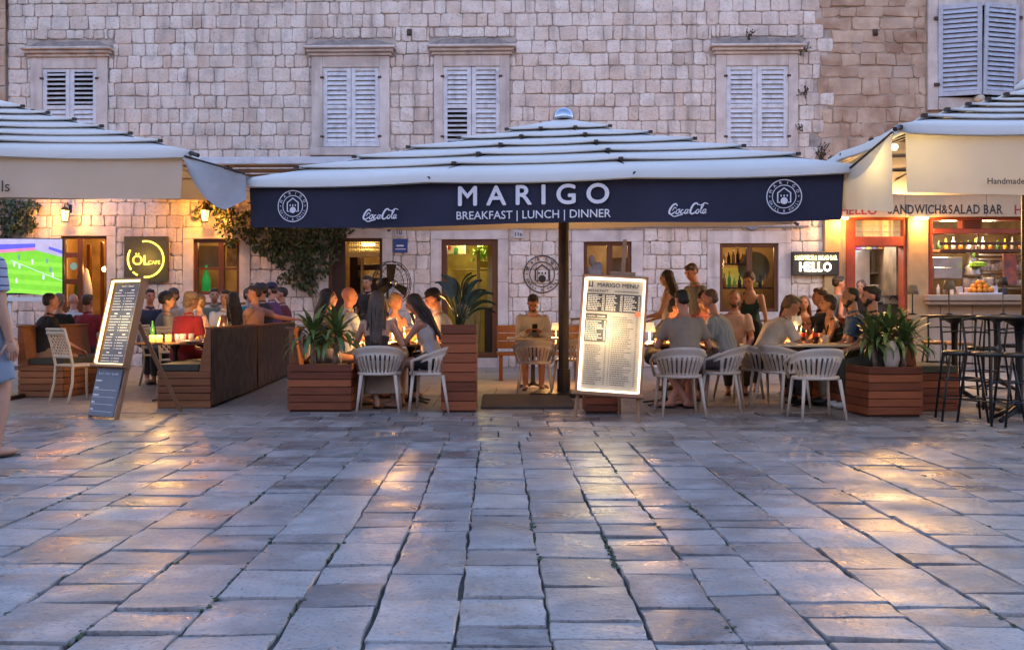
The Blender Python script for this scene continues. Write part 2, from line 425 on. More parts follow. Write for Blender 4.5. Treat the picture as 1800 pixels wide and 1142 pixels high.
# ================================================================ FACADES
sr = random.Random(11)
def sub_rect(r, h):
    """rectangle minus hole -> rectangles"""
    x0,x1,z0,z1 = r; a0,a1,b0,b1 = h
    if x1<=a0 or x0>=a1 or z1<=b0 or z0>=b1: return [r]
    out = []
    if x0 < a0: out.append((x0,a0,z0,z1)); x0 = a0
    if x1 > a1: out.append((a1,x1,z0,z1)); x1 = a1
    if z0 < b0: out.append((x0,x1,z0,b0)); z0 = b0
    if z1 > b1: out.append((x0,x1,b1,z1))
    return out
def stone_block(mb, x0, x1, z0, z1, proud, g=.005, ch=.011, jit=.007):
    m = min(x1-x0, z1-z0); cc = [min(m*.3, sr.uniform(.012,.045)) for _ in range(4)]
    base = []
    for k,(x,z,sx,sz) in enumerate(((x0,z0,1,1),(x1,z0,-1,1),(x1,z1,-1,-1),(x0,z1,1,-1))):
        a, b = (x, z+sz*cc[k], 0, .3), (x+sx*cc[k], z, 0, .3)
        base += [a, b] if k % 2 == 0 else [b, a]
    js = [(sr.uniform(-jit,jit), sr.uniform(-jit,jit)) for _ in base]
    cx, cz = (x0+x1)/2, (z0+z1)/2
    def ring(ins, v, jj):
        out = []
        for (x,z,_,_),(a,b) in zip(base, js):
            dx, dz = cx-x, cz-z; hx, hz = (x1-x0)/2, (z1-z0)/2
            out.append((x+ins*dx/hx+a*jj, v+sr.uniform(-.003,.003), z+ins*dz/hz+b*jj))
        return out
    a = ring(g, .03, .7); b = ring(g+.002, -proud+ch*.7, 1); c = ring(g+ch*1.2, -proud, 1)
    cm = (cx+sr.uniform(-.03,.03), -proud-sr.uniform(.0,.012), cz+sr.uniform(-.03,.03))
    vs = a+b+c+[cm]; fs = []
    for k in range(8):
        k2 = (k+1) % 8
        fs += [(k,k2,8+k2,8+k),(8+k,8+k2,16+k2,16+k),(16+k,16+k2,24)]
    mb.smooth = False
    mb.add(vs, fs)
def pxrect(x0, x1, y0, y1):
    u0, zt = wl(x0,y0); u1, zb = wl(x1,y1); return (u0,u1,zb,zt)
def masonry(u0, u1, z0, z1, holes, rows, widths, edge=None, gap=.009, proud=(.0,.016)):
    """courses of stones between openings; returns the stone rectangles"""
    out = []; z = z0
    while z < z1-.05:
        h = sr.uniform(*rows); zt = min(z+h, z1)
        if z1-zt < .12: zt = z1
        a = u0(z) if callable(u0) else u0; b = u1(z) if callable(u1) else u1
        x = a
        while x < b-.01:
            w = sr.choice(widths)*sr.uniform(.85,1.15); x2 = x+w
            if b-x2 < .14: x2 = b
            rs = [(x,x2,z,zt)]
            for hl in holes: rs = [q for r in rs for q in sub_rect(r, hl)]
            out += [r for r in rs if r[1]-r[0] > .035 and r[3]-r[2] > .035]
            x = x2
        z = zt
    return out
def wall_sheet(mb, u0, u1, z0, z1, holes, v0, v1):
    xs_ = sorted(set([u0,u1]+[min(max(h[k],u0),u1) for h in holes for k in (0,1)]))
    zs_ = sorted(set([z0,z1]+[min(max(h[k],z0),z1) for h in holes for k in (2,3)]))
    for i in range(len(xs_)-1):
        for j in range(len(zs_)-1):
            cx, cz = (xs_[i]+xs_[i+1])/2, (zs_[j]+zs_[j+1])/2
            if any(h[0]<cx<h[1] and h[2]<cz<h[3] for h in holes): continue
            mb.quad((xs_[i],v0,zs_[j]),(xs_[i+1],v0,zs_[j]),(xs_[i+1],v0,zs_[j+1]),(xs_[i],v0,zs_[j+1]))
    for h in holes:                                     # reveals
        a0,a1,b0,b1 = max(h[0],u0),min(h[1],u1),max(h[2],z0),min(h[3],z1)
        mb.quad((a0,v0,b0),(a0,v0,b1),(a0,v1,b1),(a0,v1,b0)); mb.quad((a1,v0,b0),(a1,v1,b0),(a1,v1,b1),(a1,v0,b1))
        mb.quad((a0,v0,b1),(a1,v0,b1),(a1,v1,b1),(a0,v1,b1)); mb.quad((a0,v0,b0),(a0,v1,b0),(a1,v1,b0),(a1,v0,b0))
    mb.box(u0+.001, u1-.001, v1+4, v1+4.2, z0, z1)      # back wall of the house
    mb.quad((u0,v0,z1),(u1,v0,z1),(u1,v1+4,z1),(u0,v1+4,z1))
def place_stones(root, rects, m, n_top, proud, tint=lambda z: min(1,max(0,sr.gauss(.40,.30))), vis=lambda r: True, jit=.011):
    rects = sorted(rects, key=lambda r: (vis(r), (r[1]-r[0])*(r[3]-r[2])), reverse=True)
    rest = MB()
    for k, r in enumerate(rects):
        q = MB() if k < n_top else rest
        q.tint = tint((r[2]+r[3])/2)
        stone_block(q, *r, sr.uniform(*proud), jit=jit)
        if k < n_top: q.build('wall_stone', m, root)
    rest.build('wall_stones_beyond', m, root, kind='stuff')
def room(root, h, depth, m, floor=None):
    """lit room behind an opening"""
    a0,a1,b0,b1 = h; e = .5
    mb = MB()
    mb.quad((a0-e,.4+depth,b0),(a1+e,.4+depth,b0),(a1+e,.4+depth,b1+.3),(a0-e,.4+depth,b1+.3))
    mb.quad((a0-e,.302,b0),(a0-e,.302,b1+.3),(a0-e,.4+depth,b1+.3),(a0-e,.4+depth,b0))
    mb.quad((a1+e,.302,b0),(a1+e,.4+depth,b0),(a1+e,.4+depth,b1+.3),(a1+e,.302,b1+.3))
    mb.quad((a0-e,.302,b1+.3),(a1+e,.302,b1+.3),(a1+e,.4+depth,b1+.3),(a0-e,.4+depth,b1+.3))
    mb.quad((a0-e,.302,b0),(a0-e,.4+depth,b0),(a1+e,.4+depth,b0),(a1+e,.302,b0))
    for (p,q,r_,s_) in ((a0-e,a0,b0,b1+.3),(a1,a1+e,b0,b1+.3),(a0,a1,b1,b1+.3)):
        mb.quad((p,.302,r_),(q,.302,r_),(q,.302,s_),(p,.302,s_))
    return mb.build('interior_room', m, root)

main = empty('stone_building', 'long pale limestone building with four pairs of closed shutters above the navy parasol', 'building'); wall_frame(main)
UP = [(75,172,120,258,55,190,102), (567,668,118,258,548,685,100), (778,880,116,258,763,896,98), (1275,1386,115,258,1258,1402,97)]
GR = {'cafe_door': (108,188,415,641), 'cafe_window': (340,421,420,518), 'door_fan': (577,672,419,641), 'door_main': (776,875,421,629),
      'window_small': (1026,1110,425,545), 'window_bar': (1265,1368,428,548)}
holes_open = [pxrect(a,b,c,d) for (a,b,c,d,_,_,_) in UP]+[pxrect(*v) for v in GR.values()]
SUR = {'cafe_door': (92,204,398), 'cafe_window': (322,440,400), 'door_fan': (560,690,398), 'door_main': (757,893,396), 'window_small': (1005,1130,405), 'window_bar': (1243,1390,406)}
holes_st = []
for (a,b,c,d,s0,s1,top) in UP: holes_st.append(pxrect(s0,s1,top-30,272)); holes_st.append(pxrect(s0-8,s1+10,top-32,top))
for k,v in GR.items():
    s = SUR[k]; holes_st.append(pxrect(s[0], s[1], s[2], 660 if 'door' in k else v[3]+16))
U0 = wl(14,300)[0]; UR = wl(1446,300)[0]
jag = lambda z: UR + (.16*math.sin(z*5.3)+.12*math.sin(z*11+1) if z > 2.9 else .0)
mb = MB(); wall_sheet(mb, U0, UR+.1, -.03, 9.0, holes_open, .02, .3)
mb.build('wall_core', S['mortar'], main)
rects = masonry(U0, lambda z: jag(z)-.0, 0, 9.0, holes_st, (.245,.295), (.2,.24,.27,.3,.34,.43))
visz = wl(900, 275)[1]; vtop = wl(900,0)[1]+.1
place_stones(main, rects, S['stone'], 290, (.0,.016), vis=lambda r: visz < r[2] < vtop and r[1] < 6.5)

def louvre_pair(win, u0, u1, z0, z1, v, two=True, rows=15, mid=.5, open_ang=0.0, opened=()):
    """two shutter leaves, each a frame with its own slats"""
    w = (u1-u0)/2-.004
    for sgn, ua in ((0,u0),(1,u0+w+.008)):
        piv = MB(); 
        def fr(x0,x1,a,b): piv.bbox(x0,x1,-.02,.02,a,b,.004)
        st = .085*w/.55
        H = z1-z0
        fr(0,st,0,H); fr(w-st,w,0,H); fr(st,w-st,0,st*1.1); fr(st,w-st,H-st,H); fr(st,w-st,H*mid-st*.45,H*mid+st*.45)
        leaf = piv.build('shutter', S['shutter'], win)
        if sgn == 0: leaf.location = (ua, v, z0); leaf.rotation_euler = (0,0,open_ang)
        else:
            leaf.location = (ua+w*(1-math.cos(open_ang)), v-w*math.sin(open_ang)*0, z0); leaf.rotation_euler = (0,0,0)
            if open_ang:
                leaf.location = (u1-w*math.cos(open_ang), v-w*math.sin(open_ang)*-1*-1, z0); leaf.rotation_euler = (0,0,-open_ang*-1*-1)
        # slats of this leaf (third level: children of the window, placed like the leaf)
        zz = st*1.1+.01; n = rows; 
        ht = (H-st*2.1)/n
        sm = MB(); sm.M = Matrix.Rotation(R(-27),4,'X'); sm.tint = .4; sm.bbox(0, w-2*st, -.005,.005, -ht*.55, ht*.55, .002)
        sme = sm.mesh('slat', S['shutter'])
        so = MB(); so.M = Matrix.Rotation(R(-56),4,'X'); so.tint = .4; so.bbox(0, w-2*st, -.005,.005, -ht*.55, ht*.55, .002); sop = so.mesh('slat', S['shutter'])
        for k in range(n):
            zc = st*1.1+ht*(k+.5)
            if abs(zc-H*mid) < .01: continue
            s_ = bpy.data.objects.new('slat', sop if any(l == sgn and lo <= k <= hi for l,lo,hi in opened) else sme); COL.objects.link(s_); s_.parent = win
            ml = Matrix.Translation(leaf.location) @ Euler(leaf.rotation_euler).to_matrix().to_4x4() @ Matrix.Translation((st,0,zc))
            s_.matrix_local = ml
def upper_window(root, a,b,c,d,s0,s1,top, opened=()):
    u0,u1,z0,z1 = pxrect(a,b,c,d); S0,S1,_,zt = pxrect(s0,s1,top,d); zb = z0
    mb = MB()
    mb.bbox(S0,u0+.01,-.05,.06,zb-.02,zt,.008); mb.bbox(u1-.01,S1,-.05,.06,zb-.02,zt,.008)
    mb.bbox(u0+.012,u1-.012,-.05,.06,z1-.02,zt,.008)
    mb.bbox(S0-.03,S1+.03,-.09,.06,zb-.18,zb-.022,.01)
    win = mb.build('window', S['surround'], root)
    mb = MB()                                            # moulded cornice
    w0, w1 = S0-.10, S1+.10
    for (ov, h0, h1, out) in ((-.06,.0,.06,.10),(-.02,.06,.12,.17),(.03,.12,.17,.24)):
        mb.bbox(w0-ov,w1+ov,-out,.06,zt+h0+.001,zt+h1,.012)
    mb.build('cornice', S['surround'], win)
    mb = MB(); hh = .15; mb.smooth = False
    n = 14; rings = []
    for i in range(n+1):
        x = w0+.02+(w1-w0-.04)*i/n; e = min(1, min(i,n-i)/2.2); h = hh*(.35+.65*e)*sr.uniform(.85,1.1)
        rings.append([(x,-.22*(.5+.5*e),zt+.171),(x,.03,zt+.171),(x,.03,zt+.171+h),(x,-.10*(.5+.5*e),zt+.171+h*.9)])
    mb.loft(rings); mb.build('weathered_coping', S['cornice_top'], win)
    mb = MB(); mb.quad((u0,.28,z0),(u1,.28,z0),(u1,.28,z1),(u0,.28,z1)); mb.build('dark_pane', S['dark'], win)
    louvre_pair(win, u0+.012, u1-.012, z0, z1, .0, opened=opened)
    hg = MB()
    for x in (u0, u1):
        for z in (z0+.2, z1-.22): hg.box(x-.035,x+.035,-.062,-.03,z-.02,z+.02)
    hg.build('hinges', S['ironrust'], win)
    return win
for w, op in zip(UP, (((0,8,14),(1,8,14)), (), ((0,0,6),), ())): upper_window(main, *w, opened=op)

# stone trim round the ground-floor openings
def surround(root, key, extra=0):
    u0,u1,z0,z1 = pxrect(*GR[key]); s = SUR[key]; S0,S1,_,zt = pxrect(s[0],s[1],s[2],GR[key][3])
    mb = MB(); zb = 0 if 'door' in key else z0
    n = max(1, round((z1-zb)/.75))
    for k in range(n):
        a = zb+(z1-zb)*k/n; b = zb+(z1-zb)*(k+1)/n
        mb.tint = sr.random()
        mb.bbox(S0,u0-.001,-.028,.03,a+.002,b-.002,.006); mb.bbox(u1+.001,S1,-.028,.03,a+.002,b-.002,.006)
    mb.bbox(S0,S1,-.03,.03,z1+.002,zt,.006)
    if 'door' not in key: mb.bbox(S0-.04,S1+.04,-.08,.03,z0-.16,z0-.002,.01)
    else: mb.bbox(u0-.05,u1+.05,-.14,.3,-.02,max(.02,z0),.01)
    return mb.build('door_surround' if 'door' in key else 'window_surround', S['surround'], root)
for k in GR: surround(main, k)
S['glass'] = mat('window_glass', (.02,.02,.02), .04, alpha=.14, var=0)
# ---------------------------------------------------------------- lettering
def text_into(mb, s, size, x, z, y=0.0, align='C', bold=0.0, shear=0.0, wid=1.0, spacing=1.0, rot=0.0):
    cu = bpy.data.curves.new('lettering', 'FONT'); cu.body = s; cu.size = size; cu.resolution_u = 3 if size < .2 else 5
    cu.shear = shear; cu.space_character = spacing
    o = bpy.data.objects.new('lettering', cu)
    me = bpy.data.meshes.new_from_object(o)
    vs = [v.co.copy() for v in me.vertices]; fs = [tuple(p.vertices) for p in me.polygons]
    if vs:
        xa = min(v.x for v in vs); xb = max(v.x for v in vs)
        off = {'C': -(xa+xb)/2, 'L': -xa, 'R': -xb}[align]
        c, s_ = math.cos(rot), math.sin(rot)
        for k,(bx_,bz_) in enumerate(((0,0),(-bold,0),(bold,0),(0,bold),(0,-bold)) if bold else ((0,0),)):
            out = []
            for v in vs:
                a, b = (v.x+off)*wid+bx_*size, v.y+bz_*size
                out.append((x+a*c-b*s_, y-.00035*k, z+a*s_+b*c))
            mb.add(out, fs)
    bpy.data.objects.remove(o); bpy.data.curves.remove(cu); bpy.data.meshes.remove(me)
SERIF = {'A':((.02,.98),()),'N':((.1,),(.08,.9)),'D':((.12,),(.12,)),'W':((),(.04,.5,.96)),'I':((.5,),(.5,)),'H':((.1,.9),(.1,.9)),'L':((.12,),(.12,)),'B':((.12,),(.12,)),'R':((.12,.98),(.12,)),'E':((.1,),(.1,))}
def serif_text(mb, s, size, x, z, y, width, bold=.02):
    """slab lettering of a given total width"""
    gl = []; tot = 0
    for ch in s:
        if ch == ' ': gl.append((ch, None, .28*size)); tot += .28*size; continue
        t = MB(); text_into(t, ch, size, 0, 0, y, 'L', bold=bold, wid=.84); w = max(v[0] for v in t.v)-min(v[0] for v in t.v)
        gl.append((ch, t, w)); tot += w+.07*size
    k = width/tot; cx = x; cap = .69*size
    for ch, t, w in gl:
        if t is None: cx += w*k; continue
        mb.add([(cx+v[0]*k, v[1], z+v[2]) for v in t.v], t.f)
        lo, hi = SERIF.get(ch, ((),()))
        for fr, zz in [(f_, 0) for f_ in lo]+[(f_, cap) for f_ in hi]:
            a = cx+fr*w*k; r = .085*size; mb.add([(a-r,y-.002,z+zz-.022*size),(a+r,y-.002,z+zz-.022*size),(a+r,y-.002,z+zz+.03*size),(a-r,y-.002,z+zz+.03*size)],[(0,1,2,3)])
        cx += (w+.07*size)*k
def arc_text(mb, s, size, cx, cz, r, a0, a1, y=0.0, bold=0.0, inward=False):
    n = len(s)
    for k, ch in enumerate(s):
        if ch == ' ': continue
        a = a0+(a1-a0)*(k/(n-1) if n > 1 else .5)
        if inward: text_into(mb, ch, size, cx+r*math.cos(a), cz+r*math.sin(a), y, bold=bold, rot=a+PI/2)
        else: text_into(mb, ch, size, cx+r*math.cos(a), cz+r*math.sin(a), y, bold=bold, rot=a-PI/2)
def emblem(mb, cx, cz, r, y=0.0):
    """round house emblem with ring lettering"""
    mb.disc(cx, cz, r, y, 48, r*.945); mb.disc(cx, cz, r*.68, y, 40, r*.635)
    arc_text(mb, 'MARIGO', r*.24, cx, cz, r*.735, R(158), R(22), y, bold=.012)
    arc_text(mb, 'GRILL & CHILL', r*.19, cx, cz, r*.885, R(200), R(340), y, bold=.01, inward=True)
    for sx in (-1, 1): mb.disc(cx+sx*r*.81, cz+.02*r, r*.035, y, 8)
    w = r*.36; hp = [(-w,-.33*r),(-w,.22*r),(0,.5*r),(w,.22*r),(w,-.33*r),(w*.62,-.33*r)]
    hp2 = [(cx+a, cz+b) for a, b in [(-w*.62,-.33*r)]+hp]
    mb.ribbon(hp2, r*.075, y)
    for k in (-1,0,1): mb.add([(cx+k*r*.17+a*r, y, cz+.06*r+b*r) for a,b in ((-.035,-.06),(.035,-.06),(.035,.03),(0,.07),(-.035,.03))], [(0,1,2,3,4)])
    mb.disc(cx, cz-.24*r, r*.20, y, 24)
def smooth_path(p, sub=6):
    out = []
    for i in range(len(p)-1):
        a, b, c, d = p[max(i-1,0)], p[i], p[i+1], p[min(i+2,len(p)-1)]
        for k in range(sub):
            t = k/sub
            out.append(tuple(.5*((2*b[j])+(-a[j]+c[j])*t+(2*a[j]-5*b[j]+4*c[j]-d[j])*t*t+(-a[j]+3*b[j]-3*c[j]+d[j])*t**3) for j in (0,1)))
    out.append(p[-1]); return out
def cola_script(mb, cx, cz, w, y=0.0):
    """flowing script drawn stroke by stroke; unit box is 10 x 3.3"""
    k = w/10.0
    st = [ # (points, width)
      ([(2.3,2.35),(1.9,2.9),(1.2,2.6),(.55,1.5),(.5,.6),(1.1,.35),(1.9,.9)], .42),
      ([(.9,.2),(1.8,-.25),(3.0,.05),(3.9,.15)], .26),
      ([(1.15,1.2),(1.7,2.0),(2.2,1.7)], .22),
      ([(2.75,1.55),(2.25,1.2),(2.15,.55),(2.6,.45),(3.0,1.0),(2.75,1.55),(3.2,1.45)], .27),
      ([(3.95,1.45),(3.5,1.3),(3.3,.65),(3.7,.45),(4.2,.8)], .29),
      ([(5.0,1.45),(4.55,1.4),(4.3,.7),(4.6,.42),(5.0,1.0),(5.05,1.5),(4.95,.55),(5.3,.6)], .27),
      ([(5.25,1.2),(5.75,1.35)], .22),
      ([(7.4,2.5),(7.0,3.0),(6.3,2.7),(5.75,1.5),(5.75,.6),(6.3,.35),(7.0,.9)], .42),
      ([(7.3,2.75),(8.2,2.5),(9.0,3.0),(9.9,2.75)], .24),
      ([(7.6,1.5),(7.15,1.15),(7.1,.55),(7.5,.45),(7.85,1.0),(7.6,1.5)], .27),
      ([(8.05,.9),(8.6,2.0),(8.75,2.75),(8.4,2.5),(8.2,1.0),(8.4,.45),(8.75,.7)], .25),
      ([(9.4,1.45),(8.95,1.35),(8.75,.7),(9.0,.42),(9.4,1.0),(9.45,1.5),(9.35,.55),(9.75,.6)], .27)]
    for n, (p, wd) in enumerate(st):
        q = smooth_path([(cx+(a-5+.12*(b-1.3))*k, cz+(b-1.3)*k) for a, b in p]); m = len(q)
        ws = [wd*k*(.55+.6*math.sin(PI*min(1,max(0,(i+.5)/m)))) for i in range(m)]
        mb.ribbon(q, ws, y-.0004*n)

# ================================================================ RIGHT BUILDING (brown stone, sandwich bar below)
side = empty('corner_stone_building', 'rough brown stone building with half open louvred shutters and a sandwich bar below', 'building'); wall_frame(side)
W5 = pxrect(1648,1786,12,172)
BAND0 = pxrect(1468,1830,340,382)
DOOR = pxrect(1487,1592,383,641); WIN = pxrect(1630,1900,383,518)
E0 = 14.5
hs = [W5, DOOR, WIN]
mb = MB(); wall_sheet(mb, UR+.1, E0, -.03, 9.0, hs, .02, .3); mb.build('wall_core', S['mortar_brown'], side)
shop_top = BAND0[3]
hst = [pxrect(1628,1806,-8,196), (wl(1470,300)[0], E0+1, -1, shop_top+.10)]
rects = masonry(lambda z: jag(z)+.0, E0, 0, 9.0, hst, (.18,.36), (.2,.28,.36,.42,.5,.62))
place_stones(side, rects, S['brownstone'], 140, (-.012,.014), vis=lambda r: r[2] > 3 and r[3] < 7.6 and r[1] < 11, jit=.026)
win5 = MB(); u0,u1,z0,z1 = W5; S0,S1,_,_ = pxrect(1630,1802,12,172)
win5.bbox(S0,u0-.001,-.05,.06,z0-.24,z1+.2,.01); win5.bbox(u1+.001,S1,-.05,.06,z0-.24,z1+.2,.01)
win5.bbox(u0+.001,u1-.001,-.05,.06,z1+.002,z1+.2,.01); win5.bbox(u0+.001,u1-.001,-.07,.06,z0-.24,z0-.003,.01)
win5 = win5.build('window', S['surround'], side)
mb = MB(); mb.quad((u0,.28,z0),(u1,.28,z0),(u1,.28,z1),(u0,.28,z1)); mb.build('dark_pane', S['dark'], win5)
# the two leaves swing outwards and meet in the middle
S['shutter_blue'] = mat('blue_grey_shutter_paint', (.48,.52,.60), .55, col2=(.36,.39,.46), scale=9, tintamt=.3, bump=.15, streak=.3, dirt=(.28,.24,.21), dirtamt=.55, dscale=8)
def swung_leaf(win, hinge_u, sgn, w, z0, H, ang, lift):
    M0 = Matrix.Translation((hinge_u, -.03, z0)) @ Matrix.Rotation(-sgn*ang, 4, 'Z') @ Matrix.Rotation(lift, 4, 'X')
    mb = MB(); st = .085
    a, b = (0, w) if sgn > 0 else (-w, 0)
    for (x0,x1,c,d) in ((a,a+st,0,H),(b-st,b,0,H),(a+st,b-st,0,.09),(a+st,b-st,H-.085,H),(a+st,b-st,H*.6-.03,H*.6+.03)): mb.bbox(x0,x1,-.02,.02,c,d,.004)
    leaf = mb.build('shutter', S['shutter_blue'], win); leaf.matrix_local = M0
    n = 17; ht = (H-.175)/n
    sm = MB(); sm.M = Matrix.Rotation(R(-32),4,'X'); sm.bbox(a+st, b-st, -.005,.005,-ht*.56,ht*.56,.002); sme = sm.mesh('slat', S['shutter_blue'])
    for k in range(n):
        zc = .09+ht*(k+.5)
        if abs(zc-H*.6) < .01: continue
        o = bpy.data.objects.new('slat', sme); COL.objects.link(o); o.parent = win; o.matrix_local = M0 @ Matrix.Translation((0,0,zc))
W5w = (u1-u0)/2+.02
swung_leaf(win5, u0, 1, W5w, z0+.02, z1-z0-.03, R(16), R(2.0)); swung_leaf(win5, u1, -1, W5w, z0+.02, z1-z0-.03, R(16), R(2.0))
mb = MB(); 
for x in (u0-.04,u1+.04):
    for z in (z0+.25,z1-.25): mb.box(x-.05,x+.05,-.09,-.052,z-.03,z+.03)
mb.build('hinges', S['ironrust'], win5)
# the brown strip of the neighbour house at the left edge
left = empty('neighbour_stone_building', 'narrow brown stone house edge at the far left of the limestone facade', 'building'); wall_frame(left)
mb = MB(); wall_sheet(mb, -13.5, U0-.02, -.03, 9.0, [(-12,-11.5,6.9,7)], -.06, .3); mb.build('wall_core', S['mortar'], left)
rects = masonry(-13.5, U0-.02, 0, 9.0, [], (.3,.45), (.4,.5,.6,.7))
mbn = MB()
for r in rects:
    mbn.tint = sr.random(); mbn.M = Matrix.Translation((0,-.08,0)); stone_block(mbn, *r, sr.uniform(0,.015), jit=.014)
mbn.build('wall_stones', S['brownstone'], left, kind='stuff')
# drain pipe, conduit and cable run along the facade under the parasol
mb = MB(); z = wl(900,400)[1]
mb.tube([(wl(600,400)[0],-.06,z+.02),(wl(900,400)[0],-.06,z),(wl(1420,404)[0],-.06,z)], .022, 8)
for px in range(640,1420,95): mb.box(wl(px,400)[0]-.015, wl(px,400)[0]+.015, -.085,-.002, z-.03, z+.03)
mb.build('conduit', mat('grey_conduit', (.22,.2,.2), .6), main)

# ---------------------------------------------------------------- sandwich bar front
shop = empty('sandwich_bar_front', 'orange brown sandwich bar shopfront with lit serving window and lettered sign board', 'shopfront'); wall_frame(shop)
zs0, zs1 = BAND0[2], BAND0[3]
mb = MB(); cuts = [BAND0[0], wl(1586,350)[0], wl(1728,350)[0], E0]
for a, b in zip(cuts, cuts[1:]):
    q = MB(); q.bbox(a+.003,b-.003,-.16,.02,zs0,zs1,.006); q.build('sign_panel', mat('sign_cream',(.52,.37,.22),.6,var=.06) if a == cuts[0] else bpy.data.materials['sign_cream'], shop)
mb = MB(); mb.bbox(BAND0[0]-.02,E0,-.26,.02,zs1+.003,zs1+.09,.01); mb.build('ledge', mat('blue_grey_ledge', (.38,.41,.47), .5), shop)
yl = -.163; zc = wl(1650,377)[1]
mb = MB(); serif_text(mb, 'SANDWICH&SALAD BAR', .245, wl(1556,370)[0], zc, yl, wl(1757,370)[0]-wl(1556,370)[0]); mb.build('lettering', S['printdark'], shop)
for px in (1777,1474): mb = MB(); serif_text(mb, 'HELLO', .245, wl(px,370)[0], zc-.01, yl, .72); mb.build('red_lettering', S['printred'], shop)
# pillars
def pil(a, b, name='pillar'):
    q = MB(); q.bbox(wl(a,400)[0], wl(b,400)[0], -.10, .02, 0, zs0-.003, .012); return q.build(name, S['pillar'], shop)
pil(1447,1477); pil(1593,1629)
# door frame, transom with glazing bars
fr = MB(); d0,d1,dz0,dz1 = DOOR; fw = .11; zt = wl(1540,425)[1]
fr.bbox(d0,d0+fw*1.6,-.04,.25,0,dz1,.008); fr.bbox(d1-fw*.5,d1,-.04,.25,0,dz1,.008)
fr.bbox(d0+fw*1.6,d1-fw*.5,-.04,.25,dz1-.04,dz1,.008); fr.bbox(d0+fw*1.6,d1-fw*.5,-.05,.25,zt-.09,zt+.10,.008)
door = fr.build('door_frame', S['orange_paint'], shop)
mb = MB(); x = d0+fw*1.6; w = d1-fw*.5-x; hgt = dz1-.04-zt-.10
for k in range(5): mb.box(x+w*k/5+.0, x+w*k/5+.018, .10,.13, zt+.10, dz1-.04)
for k in range(1,3): mb.box(x, x+w, .105,.125, zt+.10+hgt*k/3-.006, zt+.10+hgt*k/3+.006)
mb.build('glazing_bars', S['cream'], door)
mb = MB(); mb.quad((x,.14,zt+.1),(x+w,.14,zt+.1),(x+w,.14,dz1-.04),(x,.14,dz1-.04))
mb.build('transom_pane', mat('frosted_transom', (.7,.55,.28), .5, emit=(1,.72,.3), estr=.9), door)
# serving window frame: fanlight, louvre box, folded-up sashes
mb = MB(); w0,w1,wz0,wz1 = WIN; ztr = wl(1700,410)[1]
mb.bbox(w0-.02,w0+.10,-.03,.25,wz0-.02,wz1,.008); mb.bbox(w0+.10,w1,-.04,.25,wl(1700,411)[1],wl(1700,402)[1],.008); mb.bbox(w0+.10,w1,-.03,.25,wz1-.05,wz1,.006)
wf = mb.build('window_frame', S['orange_paint'], shop)
mb = MB(); a, b = wl(1690,390)[0], wl(1726,390)[0]; mb.bbox(a,b,-.02,.2,wl(1700,402)[1]+.002,wz1-.052,.004); mb.build('louvre_panel', S['orange_paint'], wf)
lv = MB(); lv.M = Matrix.Rotation(R(-35),4,'X'); lv.box(0,b-a-.06,-.004,.004,-.02,.02); lme = lv.mesh('slat', S['woodframe'])
for k in range(4):
    o = inst('slat', lme, wf, (a+.03,-.03,wl(1700,402)[1]+.03+.045*k))
mb = MB()
for py0, sl in ((430,.05),(443,.10)):
    z = wl(1700,py0)[1]; mb.bbox(w0+.10,w1,-.30-sl,-.26-sl,z-.03,z+.03,.005)
for px in (1712,1790): 
    mb.tube([(wl(px-12,447)[0],-.40,wl(px,447)[1]),(wl(px+6,412)[0],-.03,wl(px,412)[1])], .014, 6)
mb.build('folded_sash', S['woodframe'], wf)
tanw = mat('tan_counter_stone', (.42,.31,.21), .7, col2=(.3,.21,.14), scale=3, tintamt=.4, bump=.2)
mb = MB(); mb.bbox(d1+.3,E0,-.34,.3,wz0-.12,wz0-.002,.015); mb.bbox(d1+.33,E0,-.28,.02,wz0-.2,wz0-.122,.02); mb.build('counter_ledge', tanw, shop)
for k in range(6):
    a = d1+.05+k*.62; q = MB(); q.tint = sr.random(); q.bbox(a, a+.61, -.03, .03, 0, wz0-.205, .006); q.build('wall_slab', tanw, shop)
mb = MB(); 
for k in range(2): mb.tint = k*.4; mb.bbox(wl(1392,500)[0]+k*.28, wl(1392,500)[0]+.27+k*.28, -.02,.03, .02, 1.5,.01)
# interior of the bar
wallm = mat('pale_kitchen_wall', (.45,.42,.40), .6, var=.2)
room(shop, (DOOR[0],DOOR[1],0,DOOR[3]), 2.6, wallm); room(shop, (WIN[0],WIN[1]-.5,WIN[2],WIN[3]), 2.6, mat('warm_kitchen_wall', (.30,.21,.13), .6, var=.3, scale=3))
steel = mat('brushed_steel', (.45,.44,.43), .3, metal=.9)
kit = MB(); bx = lambda m,a,b,c,d,e,f: m.bbox(a,b,c,d,e,f,.008)
def P_(px,py,v=1.0):   # place inside the shop seen at a pixel, v metres behind the wall plane
    s = 1+v/WY; u, z = wl(px,py); return u*s, CAMH+(z-CAMH)*s
def ib(m, px0, px1, py0, py1, v0, v1):
    a, zt_ = P_(px0,py0,v0); b, zb_ = P_(px1,py1,v0); m.bbox(min(a,b),max(a,b),v0,v1,zb_,zt_,.006)
q = MB(); ib(q,1500,1526,440,640,1.4,2.0); fridge = tag(q.build('fridge', mat('fridge_white',(.62,.66,.75),.3)), 'tall white fridge inside the sandwich bar doorway', 'fridge'); wall_frame(fridge)
q = MB(); ib(q,1528,1596,455,459,1.5,2.1); ib(q,1528,1596,429,432,1.2,1.9); ib(q,1528,1596,478,481,1.3,2.1); ib(q,1528,1541,432,478,1.5,2.0)
sh = q.build('shelf_unit', steel); tag(sh, 'steel wall shelves seen through the sandwich bar doorway', 'shelf'); wall_frame(sh)
q = MB(); ib(q,1560,1592,449,477,1.6,1.7); text_q = q.build('wood_panel', mat('nut_box', (.55,.33,.12), .6, var=.3, scale=12))
